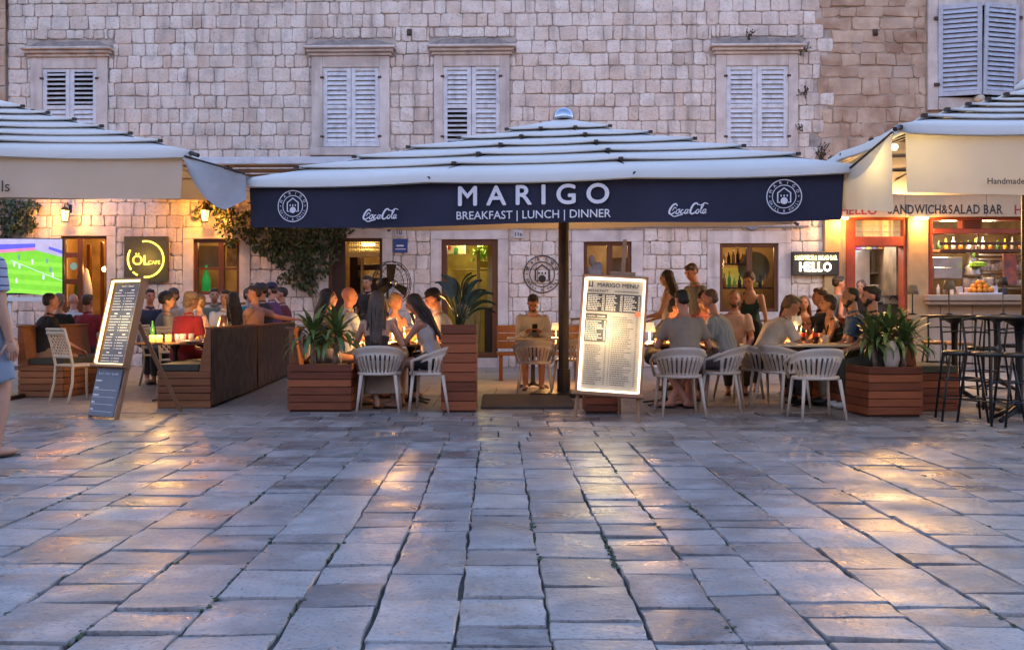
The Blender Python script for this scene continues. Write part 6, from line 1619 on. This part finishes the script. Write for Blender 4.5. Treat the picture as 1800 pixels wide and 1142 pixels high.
def person(label, X, Y, yaw, pose='sit', H=1.74, sex='m', skin=0, hair='short', hc='dark', top=((.3,.3,.3),None,'short'), bottom=((.05,.05,.06),'long'),
           lean=8, look=(0,0), hands=None, seat=.46, voxel=.016, shoes=None, fat=1.0, knees=None, feet=None, extra=None, z0=0.0, group='people at the terrace tables', tilt=0, beard=None, turn=0):
    s = H/1.75; root = empty('person', label, 'person', (X,Y,z0), R(yaw), group)
    V = Vector; wide = (1.0 if sex == 'm' else .86)
    hz = seat+.095*s if pose == 'sit' else .93*s
    L = R(lean); T = R(tilt); dn = lambda a: V((math.sin(T), math.sin(a), math.cos(a))).normalized()
    P = V((0,0,hz)); c1 = P+dn(L*.7)*.20*s; c2 = c1+dn(L*1.05)*.17*s; Nk = c2+dn(L*1.2)*.135*s
    tw = R(turn); rx = V((math.cos(tw), -math.sin(tw), 0)).normalized() if turn else V((1,0,0)); up = dn(L*1.1); fy = up.cross(rx)
    fy = fy if fy.y > 0 else -fy
    hy, hp = R(look[0]+turn*-1*0), R(look[1])              # head turn (left +) and nod (down +)
    hq = Matrix.Rotation(hy,3,'Z') @ Matrix.Rotation(-hp,3,'X')
    Hc = Nk+dn(L*.8)*.075*s+hq @ V((0,.012,.115*s))
    sh = [Nk-up*.068*s+rx*(sx*.176*s*wide) for sx in (-1,1)]; hpj = [P+V((sx*.088*s,0,-.02)) for sx in (-1,1)]
    # legs
    legs = []
    for i,sx in enumerate((-1,1)):
        if pose == 'sit':
            K = V((sx*.12*s,.40*s,seat+.05)); A = V((sx*.11*s,.42*s,.085))
            if knees: K = V(knees[i])
            if feet: A = V(feet[i])
        else:
            A = V((sx*.085*s,(-.06 if i else .05)*s,.085)); K = hpj[i].lerp(A,.5)+V((0,.02,0))
            if feet: A = V(feet[i]); K,_ = bend(hpj[i],A,.43*s,.42*s,V((0,1,0)))
            if knees: K = V(knees[i])
        legs.append((hpj[i],K,A))
    arms = []
    for i,sx in enumerate((-1,1)):
        tgt = (hands[i] if hands and hands[i] is not None else None)
        if tgt is None: tgt = (sx*.26*s, .10, hz+(-.02 if pose=='stand' else .12)) if pose=='stand' else (sx*.15,.36*s,seat+.17)
        E, Wp = bend(sh[i], V(tgt), .285*s, .255*s, V((sx*.4,-.5,-.75)))
        arms.append((sh[i],E,Wp))
    fm = sex == 'f'; f_ = fat*s
    tor = [(P+V((0,0,-.07*s)),.10,.085),(P,.168 if not fm else .172,.12),(P.lerp(c1,.5),.155 if not fm else .142,.112),(c1,.145 if not fm else .118,.105 if not fm else .088),(c1.lerp(c2,.55),.165 if not fm else .135,.118 if not fm else .112),(c2,.176*wide,.115 if not fm else .10),(Nk-up*.05*s,.150*wide,.085),(Nk-up*.012*s,.098*wide,.068),(Nk+up*.03*s,.055,.055)]
    def torso(mb, infl, k0=0, k1=9, sc=1.0):
        mb.loft([ring(c, rx, fy, (a+infl)*f_*sc, (b+infl)*f_*sc) for c,a,b in tor[k0:k1]])
    bd = MB(); torso(bd, 0)
    for i,(a,E,W) in enumerate(arms):
        bd.ell(a,(.056*f_*wide,)*3,10,7); limb(bd,[a,a.lerp(E,.5),E],[.052*f_*wide,.047*f_*wide,.038*f_*wide]); limb(bd,[E,E.lerp(W,.3),W],[.038*f_*wide,.039*f_*wide,.026*f_*wide])
    for i,(a,K,A) in enumerate(legs):
        limb(bd,[a,a.lerp(K,.5),K],[.088*f_,.072*f_,.053*f_]); limb(bd,[K,K.lerp(A,.33),A],[.052*f_,.054*f_,.036*f_])
        fd = (K-a); fd.z = 0; fd = fd.normalized() if fd.length > .1 and pose=='sit' else V((0,1,0))
        if feet and pose == 'sit' and (A-K).length and abs((A-K).normalized().z) < .9: fd = V(((A-K).x,abs((A-K).y)+.1,0)).normalized()
        q = fd.to_track_quat('Y','Z').to_matrix()
        bd.ell(A+fd*.055*s+V((0,0,-.045)),(.042*s,.115*s,.034),12,8,q); bd.ell(A+V((0,0,-.02)),(.037*s,.045*s,.05),10,6)
        if shoes:
            sm_ = MB(); sm_.smooth = True; sm_.ell(A+fd*.055*s+V((0,0,-.043)),(.049*s,.128*s,.042),14,8,q); sm_.ell(A+V((0,0,-.03)),(.045*s,.055*s,.06),12,7); shell('shoe', sm_, shoes, root, .02, 2)
        else:
            sm_ = MB(); sm_.M = Matrix.Translation(A+fd*.06*s+V((0,0,-.076))) @ q.to_4x4(); sm_.ell((0,0,0),(.05*s,.135*s,.009),14,6); sm_.build('sandal', shoe_d, root)
    # head: skull, jaw, nose, ears, neck
    bd.tube([Nk-up*.03*s, Hc+hq@V((0,-.02,-.07))*s],[.056*s*(1.05 if not fm else .88),.05*s*(1.05 if not fm else .88)],12)
    hd = s*.98
    E3 = lambda c,r,rot=None: bd.ell(Hc+hq@(V(c)*hd),[v*hd for v in r],14,10,hq)
    E3((0,-.012,.022),(.076,.095,.092)); E3((0,.022,-.035),(.062,.072,.085)); E3((0,.05,-.082),(.036,.034,.03)); E3((0,.094,-.02),(.012,.020,.020)); E3((0,.086,.0),(.009,.016,.028)); E3((0,.076,.025),(.055,.018,.014))
    for sx in (-1,1): E3((sx*.078,-.012,-.012),(.010,.022,.032))
    hg = MB()
    for i,(a,E,W) in enumerate(arms):
        d_ = (W-E).normalized(); pn = V((0,0,1)) if abs(d_.z) < .75 else V((-1 if i==0 else 1,0,0)); hand_geo(hg, W, d_, pn, s*.95, .55, 1 if i==0 else -1)
    shell('body', bd, SK[skin], root, voxel, 3, None, hg)
    fc = MB(); fc.smooth = True
    for sx in (-1,1): 
        q = MB(); q.smooth=True; q.ell(Hc+hq@(V((sx*.030,.079,.003))*hd),(.012*hd,.009*hd,.0075*hd),8,6,hq); q.build('eye', eyem, root)
        q = MB(); q.ell(Hc+hq@(V((sx*.031,.086,.024))*hd),(.018*hd,.008*hd,.0045*hd),8,5,hq); q.build('eyebrow', HM[hc], root)
    q = MB(); q.smooth=True; q.ell(Hc+hq@(V((0,.083,-.058))*hd),(.021*hd,.009*hd,.007*hd),10,6,hq); q.build('mouth', lipm, root)
    if beard:
        q = MB(); B3 = lambda c,r: q.ell(Hc+hq@(V(c)*hd),[v*hd for v in r],12,8,hq)
        B3((0,.048,-.085),(.048,.042,.034)); B3((-.045,.02,-.05),(.024,.04,.04)); B3((.045,.02,-.05),(.024,.04,.04)); B3((0,.082,-.041),(.024,.010,.006)); B3((0,.07,-.088),(.03,.022,.022))
        shell('beard', q, HM[beard], root, .012, 1, -.008)
    # hair
    if hair != 'bald':
        h = MB(); A3 = lambda c,r: h.ell(Hc+hq@(V(c)*hd),[v*hd for v in r],16,10,hq)
        if hair in ('short','buzz','curly'):
            e = -.001 if hair == 'buzz' else .003 if hair == 'short' else .018
            A3((0,-.026,.040),(.079+e,.092+e,.080+e)); A3((0,-.055,.0),(.073+e,.058+e,.062))
            if hair != 'buzz': A3((0,.03,.085),(.06,.055,.032+e))
        else:
            A3((0,-.024,.036),(.087,.098,.088)); A3((0,-.055,-.02),(.084,.062,.085))
        if hair in ('long','longfront'):
            base = Hc+hq@(V((0,-.085,-.03))*hd); lo = Nk-up*.26*s-fy*.145*s
            h.loft([ring(Hc+hq@(V((0,-.06,.03))*hd),rx,fy,.078,.048),ring(base,rx,fy,.080,.046),ring(base.lerp(lo,.5),rx,fy,.074,.036),ring(lo,rx,fy,.056,.024),ring(lo-up*.06,rx,fy,.04,.014)])
            for sx in (-1,1): h.tube([Hc+hq@(V((sx*.07,.0,.03))*hd),Hc+hq@(V((sx*.083,-.02,-.07))*hd),Nk+rx*sx*.09-up*.02-fy*.05,Nk+rx*sx*.10-up*.16-fy*(.13 if hair=='long' else -.11)],[.024,.025,.022,.012],8)
        if hair == 'bun': A3((0,-.125,.05),(.042,.042,.042))
        if hair == 'pony': h.tube([Hc+hq@(V((0,-.10,.04))*hd),Hc+hq@(V((0,-.16,-.02))*hd),Hc+hq@(V((0,-.14,-.16))*hd)],[.03,.035,.014],8)
        shell('hair', h, HM[hc], root, .013, 1, -.016 if hair in ('short','curly') else -.010)
        if hair in ('long','longfront'):
            q = MB(); q.smooth=True; r_ = random.Random(int(X*100))
            for k in range(22):
                o_ = r_.uniform(-1,1); b0 = Hc+hq@(V((o_*.075,-.075-.03*(1-abs(o_)),.0))*hd); lo = Nk-up*(.24+r_.uniform(0,.12))*s-fy*(.155)*s+rx*(o_*.068+r_.gauss(0,.012))
                q.tube([b0, b0.lerp(lo,.35)+rx*o_*.02-fy*.028, b0.lerp(lo,.7)+rx*r_.gauss(0,.008)-fy*.012, lo],[.010,.011,.009,.002],5,False)
            q.build('hair_strands', HM[hc if hc!='dark' else 'dark'], root)
    # clothes
    tc_, pat, sl = top
    if tc_:
        m = cloth(tc_, pat); q = MB()
        lo = 1 if sl != 'dress' else 0
        if sl in ('short','long','sleeveless','tank'):
            torso(q,.016 if not fm else .012, 0 if bottom[1] not in ('skirt',) else 1, 8 if sl != 'tank' else 6)
            if sl == 'tank':
                for sx in (-1,1):
                    q.tube([c2+rx*sx*.085*s+fy*.10*s,Nk+rx*sx*.085*s-up*.0,c2+rx*sx*.085*s-fy*.105*s],[.02,.017,.02],8)
            if sl in ('short','long'):
                for a,E,W in arms:
                    q.ell(a,(.063*f_*wide,)*3,12,8)
                    if sl == 'short': q.tube([a,a.lerp(E,.35),a.lerp(E,.68)],[.064*f_*wide,.062*f_*wide,.064*f_*wide],12)
                    else: limb(q,[a,a.lerp(E,.5),E],[.062*f_*wide,.057*f_*wide,.052*f_*wide]); q.tube([E,E.lerp(W,.5),E.lerp(W,.93)],[.052*f_*wide,.048*f_*wide,.038*f_*wide],12)
        elif sl == 'strapless': q.loft([ring(c,rx,fy,(a+.012)*f_,(b+.012)*f_) for c,a,b in tor[0:5]])
        o = shell('top', q, m, root, .015, 2, .022)
        if sl in ('short','long') and not fm:
            q = MB(); q.smooth = True; q.loft([ring(Nk+up*z_*s, rx, fy, (.074-.2*z_)*s*wide,(.066-.2*z_)*s) for z_ in (-.015,.01,.035)],True); q.f=q.f[:-2]; q.mi=q.mi[:-2]; q.sm=q.sm[:-2]; q.build('collar', m, root)
        if sl == 'thin':
            pass
    bc, bl = bottom[:2]
    if bc:
        m = cloth(bc); q = MB(); q.loft([ring(c,V((1,0,0)),V((0,1,0)),(a+.014)*f_,(b+.014)*f_) for c,a,b in tor[0:3]])
        if bl == 'skirt':
            kz = [l[1] for l in legs]; mid = (kz[0]+kz[1])/2
            for a,K,A in legs: q.tube([a,K],[.12*f_,.085*f_],12)
            q.tube([P+V((0,.05,0)),mid],[.15*f_,.11*f_],14)
            ft = (legs[0][2]+legs[1][2])/2; q.loft([ring(mid+V((0,.02,.04)),V((1,0,0)),V((0,1,0)),.19,.09),ring(mid.lerp(ft,.45)+V((0,-.02,0)),V((1,0,0)),V((0,1,0)),.21,.12),ring(mid.lerp(ft,.78)+V((0,-.04,0)),V((1,0,0)),V((0,1,0)),.23,.14)])
        else:
            for a,K,A in legs:
                fr = {'long':1,'shorts':.9,'short':.5}[bl]
                if bl == 'long': limb(q,[a,a.lerp(K,.5),K],[.105*f_,.088*f_,.072*f_]); q.tube([K,K.lerp(A,.5),K.lerp(A,.93)],[.072*f_,.068*f_,.058*f_],12)
                else: q.tube([a,a.lerp(K,fr*.5),a.lerp(K,fr)],[.106*f_,.098*f_,.090*f_],12); q.ell(a,(.106*f_,)*3,12,8)
        shell({'skirt':'skirt','long':'trousers'}.get(bl,'shorts'), q, m, root, .018, 2, .03)
    return root, Hc, hq, hd, arms
def cap(pr, m, back=False):
    root, Hc, hq, hd, _ = pr; q = MB(); q.smooth = True
    q.M = Matrix.Translation(Hc) @ hq.to_4x4() @ Matrix.Scale(hd,4)
    q.lathe([(.092,.035),(.097,.06),(.088,.10),(.06,.128),(.01,.136)],18,(0,-.018,0))
    q.loft([[(x*.085,.06+.02*(1-x*x),.045+dz) for x in (-1,-.5,0,.5,1)] + [(x*.07,.06+.095*(1-.35*x*x),.03+dz) for x in (1,.5,0,-.5,-1)] for dz in (0,.008)])
    q.build('cap', m, root)

def at(px, d): return PX(px,d), d
W_ = lambda v: (v,None,'short')
# the walker cut by the left edge
X,Y = at(-33,7.75)
person('man in striped shirt and denim shorts walking past at the far left edge', X, Y, -38, 'stand', 1.86, hair='short', hc='dark', top=((.33,.36,.47),(2,(.02,.025,.06),15.5,.16),'short'), bottom=((.24,.31,.42),'shorts'), lean=3,
       hands=((-.27,-.05,.86),(.25,.10,.84)), feet=((-.12,-.2,.12),(.10,.06,.085)), voxel=.012, group='people walking past', fat=1.1)
# cafe by the television
X,Y = at(70,13.6); person('man in black tee and tan shorts on the bench watching television', X,Y,-48,'sit',1.8,skin=2,hair='buzz',hc='dark',top=W_((.012,.012,.014)),bottom=((.30,.21,.13),'shorts'),lean=14,hands=((-.05,.46,.62),(.12,.46,.6)),shoes=shoe_w,seat=.44)
X,Y = at(103,15.1); person('grey haired person in black top facing the television', X,Y,2,'sit',1.7,'f',hair='bob',hc='grey',top=((.015,.015,.018),None,'short'),seat=.50,lean=3)
X,Y = at(150,15.3); person('person in dark red shirt facing the television', X,Y,-12,'sit',1.72,hair='short',hc='brown',top=W_((.30,.025,.045)),seat=.48,lean=6,skin=2)
X,Y = at(283,14.6); person('dark curly haired man in grey shirt turned towards the person in red', X,Y,-75,'sit',1.76,skin=1,hair='curly',hc='black',top=W_((.14,.15,.18)),seat=.48,lean=8)
X,Y = at(309,16.0); person('brown haired person facing us behind the curly haired man', X,Y,165,'sit',1.74,'f',skin=1,hair='bob',hc='brown',top=((.5,.46,.42),None,'short'),seat=.58)
X,Y = at(320,13.2); p = person('person in bright red shirt and tan cap with back turned at the candle table', X,Y,-28,'sit',1.74,hair='bob',hc='blond',top=W_((.50,.03,.03)),bottom=((.35,.04,.05),'long'),seat=.47,lean=14,look=(-15,8)); cap(p, mat('tan_cap',(.40,.28,.16),.8))
X,Y = at(358,15.0); person('fair haired person in pale pink shirt at the candle table', X,Y,125,'sit',1.72,'f',hair='bob',hc='lightbrown',top=((.60,.36,.34),None,'short'),seat=.48)
X,Y = at(396,15.6); person('man in pale blue white shirt facing us across the candle table', X,Y,-155,'sit',1.8,hair='short',hc='dark',top=W_((.55,.60,.70)),seat=.5,lean=2,skin=1,look=(-25,0))
X,Y = at(411,14.2); person('woman with long black hair and white strapped top on the near bench', X,Y,28,'sit',1.7,'f',skin=1,hair='long',hc='black',top=((.6,.52,.45),None,'tank'),seat=.50,lean=4)
X,Y = at(446,15.4); person('man in dusty pink polo resting an arm along the bench back', X,Y,78,'sit',1.82,skin=2,hair='short',hc='dark',top=W_((.36,.20,.17)),seat=.56,lean=-2,hands=(None,(.52,-.46,.98)),look=(20,0))
X,Y = at(468,16.4); person('dark bearded man in black behind the man in dusty pink', X,Y,88,'sit',1.84,skin=1,hair='short',hc='black',top=W_((.02,.02,.025)),seat=.62,beard='black',look=(10,0))
X,Y = at(485,17.3); p = person('man in purple tee and navy cap on the far bench', X,Y,84,'sit',1.84,hair='short',hc='brown',top=W_((.13,.045,.14)),seat=.64,beard='brown'); cap(p, cloth((.02,.025,.06)))
X,Y = at(503,18.1); person('person in dark maroon shirt at the wall end of the far bench', X,Y,100,'sit',1.78,skin=2,hair='short',hc='dark',top=W_((.14,.03,.05)),seat=.62)
X,Y = at(376,17.2); person('person in olive shirt far behind the long candle table', X,Y,-160,'sit',1.78,skin=1,hair='short',hc='brown',top=W_((.20,.20,.12)),seat=.58)
X,Y = at(432,17.6); person('woman with brown hair in teal top far behind the black haired woman', X,Y,-120,'sit',1.74,'f',skin=0,hair='bob',hc='brown',top=((.08,.26,.28),None,'short'),seat=.62)
X,Y = at(262,16.4); person('man in navy tee behind the sloping menu stand at the wall', X,Y,-150,'sit',1.78,skin=2,hair='short',hc='dark',top=W_((.03,.04,.09)),seat=.55)
X,Y = at(128,17.2); person('bald man in white tee near the cafe doorway', X,Y,15,'sit',1.76,skin=2,hair='bald',hc='grey',top=W_((.55,.53,.5)),seat=.5)
X,Y = at(1414,15.4); person('woman in rust coloured top at the wall left of the man in slate tank top', X,Y,160,'sit',1.68,'f',skin=1,hair='long',hc='lightbrown',top=((.30,.10,.05),None,'short'),seat=.48)
# table with two small lamps
X,Y = at(568,12.1); person('black haired woman in black top and shorts on the bench behind the left yucca', X,Y,-72,'sit',1.74,'f',skin=1,hair='long',hc='black',top=((.012,.012,.014),None,'tank'),bottom=((.18,.18,.22),'short'),seat=.48,hands=((-.02,.46,.66),(.1,.45,.68)),lean=6)
X,Y = at(608,13.0); person('bald man in pale blue shirt beside the black haired woman', X,Y,-62,'sit',1.82,skin=2,hair='bald',hc='brown',top=W_((.42,.50,.58)),seat=.48,lean=4,look=(-18,0))
X,Y = at(650,18.4); person('waiter in black standing in the doorway behind the fan', X,Y,160,'stand',1.76,skin=1,hair='short',hc='black',top=W_((.014,.014,.016)),bottom=((.014,.014,.016),'long'),shoes=shoe_d,look=(0,8),group='waiting staff')
X,Y = at(662,11.33); person('brown haired woman with bare shoulders and long beige skirt seen from behind', X,Y,2,'sit',1.72,'f',hair='long',hc='brown',top=((.035,.025,.025),None,'strapless'),bottom=((.46,.37,.29),'skirt'),seat=.45,lean=8,hands=((-.2,.40,.76),(.26,.40,.75)),look=(8,0),voxel=.013,knees=((-.13,.40,.49),(.13,.40,.49)),feet=((-.02,.30,.085),(.16,.40,.085)))
X,Y = at(684,13.5); person('blonde woman with hair tied back smiling across the lamp table', X,Y,-140,'sit',1.72,'f',skin=2,hair='pony',hc='blond',top=((.4,.3,.28),None,'tank'),seat=.48,look=(12,4),hands=((-.15,.40,.77),(.15,.40,.77)),lean=16)
X,Y = at(668,14.3); person('dark haired woman hidden behind the blonde woman', X,Y,150,'sit',1.76,'f',skin=1,hair='bob',hc='black',top=((.05,.04,.04),None,'short'),seat=.5)
X,Y = at(762,11.75); pw = person('dark haired woman in white top holding a phone beside the tall planter', X,Y,80,'sit',1.72,'f',skin=1,hair='long',hc='dark',top=((.58,.53,.48),None,'tank'),bottom=((.015,.015,.018),'short'),seat=.46,lean=20,look=(0,24),hands=((-.08,.42,.93),(.16,.42,.76)),voxel=.013)
X,Y = at(789,12.7); p = person('man in white tee and dark cap behind the tall planter', X,Y,95,'sit',1.8,skin=2,hair='short',hc='black',top=W_((.5,.48,.45)),seat=.48,lean=16,look=(0,18)); cap(p, cloth((.015,.017,.02)))
q = MB(); q.bbox(-.038,.038,-.005,.005,-.07,.07,.004); o = q.build('phone', S['iron']); o.location = at_(726,11.8,1.02); o.rotation_euler=(R(-20),0,R(70)); tag(o,'black phone held up by the woman in white beside the tall planter','phone')
# single diner
X,Y = at(936,14.85); person('man in cream white shirt reading his phone alone against the wall', X,Y,180,'sit',1.78,skin=2,hair='short',hc='dark',top=((.60,.55,.48),None,'long'),bottom=((.2,.15,.12),'shorts'),seat=.48,lean=20,look=(0,32),hands=((-.09,.40,.82),(.09,.40,.82)),beard='dark',voxel=.013,fat=1.08)
q = MB(); q.bbox(-.037,.037,-.075,.075,0,.009,.003); o = q.build('phone', S['iron']); o.location = at_(940,14.40,.87); o.rotation_euler=(R(-50),0,0); tag(o,'dark phone in the hands of the single diner in white','phone')
# table right of the lit menu
X,Y = at(1178,14.4); person('standing woman in white sleeveless top with waist long dark hair', X,Y,72,'stand',1.70,'f',skin=1,hair='long',hc='dark',top=((.62,.56,.50),None,'tank'),bottom=((.03,.03,.035),'long'),hands=((-.16,.34,1.02),(.14,.30,.98)),look=(0,8),group='people standing on the terrace',lean=3)
X,Y = at(1230,14.9); person('standing man in grey polo looking down at the table', X,Y,115,'stand',1.83,skin=2,hair='short',hc='brown',top=W_((.22,.22,.23)),bottom=((.05,.05,.06),'long'),lean=10,look=(10,26),hands=((-.18,.34,1.0),(.2,.30,1.0)),group='people standing on the terrace')
X,Y = at(1205,11.35); person('man in tan shirt with crossed ankles, seen from behind on a slatted chair', X,Y,4,'sit',1.76,skin=2,hair='short',hc='black',top=W_((.33,.26,.19)),bottom=((.10,.08,.07),'shorts'),seat=.45,lean=12,look=(15,10),hands=((-.22,.40,.77),(.26,.36,.74)),voxel=.013,fat=1.06,knees=((-.14,.38,.48),(.15,.38,.48)),feet=((.09,.30,.09),(-.08,.34,.09)))
X,Y = at(1280,11.85); person('man in striped grey shirt with cropped reddish hair leaning on the table', X,Y,68,'sit',1.82,skin=2,hair='buzz',hc='lightbrown',top=((.30,.31,.29),(0,(.19,.205,.205),30,.4),'short'),bottom=((.12,.11,.11),'shorts'),seat=.46,lean=20,look=(5,10),hands=((-.1,.46,.74),(.18,.40,.72)),voxel=.013,fat=1.08)
X,Y = at(1248,13.1); person('man in pink shirt looking down between the striped man and the man in tan', X,Y,140,'sit',1.76,skin=2,hair='short',hc='black',top=W_((.68,.22,.24)),seat=.48,lean=14,look=(10,25),hands=((-.15,.38,.77),(.15,.38,.77)))
X,Y = at(1150,12.85); person('dark haired person in black with glowing hands behind the lit menu', X,Y,-120,'sit',1.7,'f',skin=2,hair='bob',hc='black',top=((.02,.02,.024),None,'short'),seat=.46,lean=28,look=(0,20),hands=((-.1,.36,.80),(.12,.36,.80)))
X,Y = at(1290,14.0); person('ruddy bearded man in pale pink shirt facing us', X,Y,172,'sit',1.78,skin=2,hair='buzz',hc='lightbrown',top=W_((.62,.45,.43)),seat=.48,beard='brown',look=(-8,4))
X,Y = at(1318,14.25); person('woman in dark green strapped top and black trousers bending over the table', X,Y,168,'stand',1.70,'f',hair='bun',hc='brown',top=((.012,.05,.045),None,'tank'),bottom=((.015,.015,.017),'long'),lean=20,look=(-20,24),hands=((-.24,.26,.80),(.24,.20,.78)),group='people standing on the terrace')
# table with the small white lamp
X,Y = at(1340,12.15); person('man in white polo shirt leaning far over the pale table', X,Y,-82,'sit',1.82,skin=1,hair='short',hc='lightbrown',top=W_((.60,.55,.48)),bottom=((.05,.05,.06),'long'),seat=.46,lean=34,look=(0,22),hands=((-.1,.62,.80),(.12,.60,.80)),voxel=.013,fat=1.08,shoes=shoe_d)
X,Y = at(1384,13.8); person('woman in white blouse hidden behind the man in white polo', X,Y,175,'sit',1.64,'f',skin=1,hair='long',hc='brown',top=((.68,.64,.62),None,'short'),seat=.46,lean=6,look=(15,10))
X,Y = at(1456,13.7); person('young man in black tee stretching an arm across the table', X,Y,84,'sit',1.84,skin=2,hair='short',hc='brown',top=W_((.018,.018,.02)),seat=.48,lean=10,hands=((-.12,.62,.98),(.14,.42,.78)))
X,Y = at(1478,12.65); person('dark haired woman in black camisole resting elbows on the pale table', X,Y,82,'sit',1.70,'f',skin=1,hair='bob',hc='dark',top=((.015,.013,.014),None,'tank'),bottom=((.46,.36,.27),'long'),seat=.46,lean=16,hands=((-.1,.42,.77),(.12,.42,.77)),voxel=.013)
X,Y = at(1516,12.0); person('bearded man in blue tee with shaved head at the pale table', X,Y,76,'sit',1.80,skin=1,hair='buzz',hc='black',top=W_((.03,.09,.22)),bottom=((.30,.24,.17),'long'),seat=.47,lean=12,look=(8,6),beard='black',hands=((-.05,.40,.68),(.12,.42,.64)),voxel=.013,shoes=shoe_d)
X,Y = at(1548,11.55); person('man in black tee and olive trousers half hidden by the right yucca', X,Y,78,'sit',1.80,skin=2,hair='short',hc='black',top=W_((.016,.016,.018)),bottom=((.05,.05,.035),'long'),seat=.47,lean=10,beard='black',hands=((-.05,.40,.66),(.10,.42,.64)),voxel=.013,shoes=shoe_w,knees=((-.12,.42,.50),(.13,.42,.50)),feet=((-.1,.36,.09),(.12,.40,.09)))
X,Y = at(1466,15.6); person('man in slate tank top standing by the bench and turned to the waitress', X,Y,-80,'stand',1.66,skin=2,hair='short',hc='dark',top=((.13,.16,.2),None,'sleeveless'),bottom=((.04,.04,.05),'long'),group='people standing on the terrace')
X,Y = at(1516,16.4); person('smiling waitress in black polo in front of the sandwich bar door', X,Y,140,'stand',1.62,'f',hair='bun',hc='lightbrown',top=((.016,.016,.02),None,'short'),bottom=((.02,.02,.02),'long'),lean=6,look=(8,2),hands=((-.2,.30,.92),(.2,.30,.92)),group='waiting staff')

# fuse every figure in one evaluation, then add the hands to the same skin
bpy.context.view_layer.update()
dg = bpy.context.evaluated_depsgraph_get()
done = [(o, bpy.data.meshes.new_from_object(o.evaluated_get(dg)), h) for o, h in PENDING]
for o, me, h in done:
    m_ = o.data.materials[0]; o.modifiers.clear()
    if h:
        nv = len(me.vertices); vs = np.empty(nv*3); me.vertices.foreach_get('co', vs)
        fs = [tuple(p.vertices) for p in me.polygons]
        allv = [tuple(v) for v in vs.reshape(-1,3)]+h.v; allf = fs+[tuple(i+nv for i in f) for f in h.f]
        me = bpy.data.meshes.new('body'); me.from_pydata(allv, [], allf)
    me.name = o.name; me.materials.clear(); me.materials.append(m_)
    me.polygons.foreach_set('use_smooth', [True]*len(me.polygons)); me.update()
    o.data = me
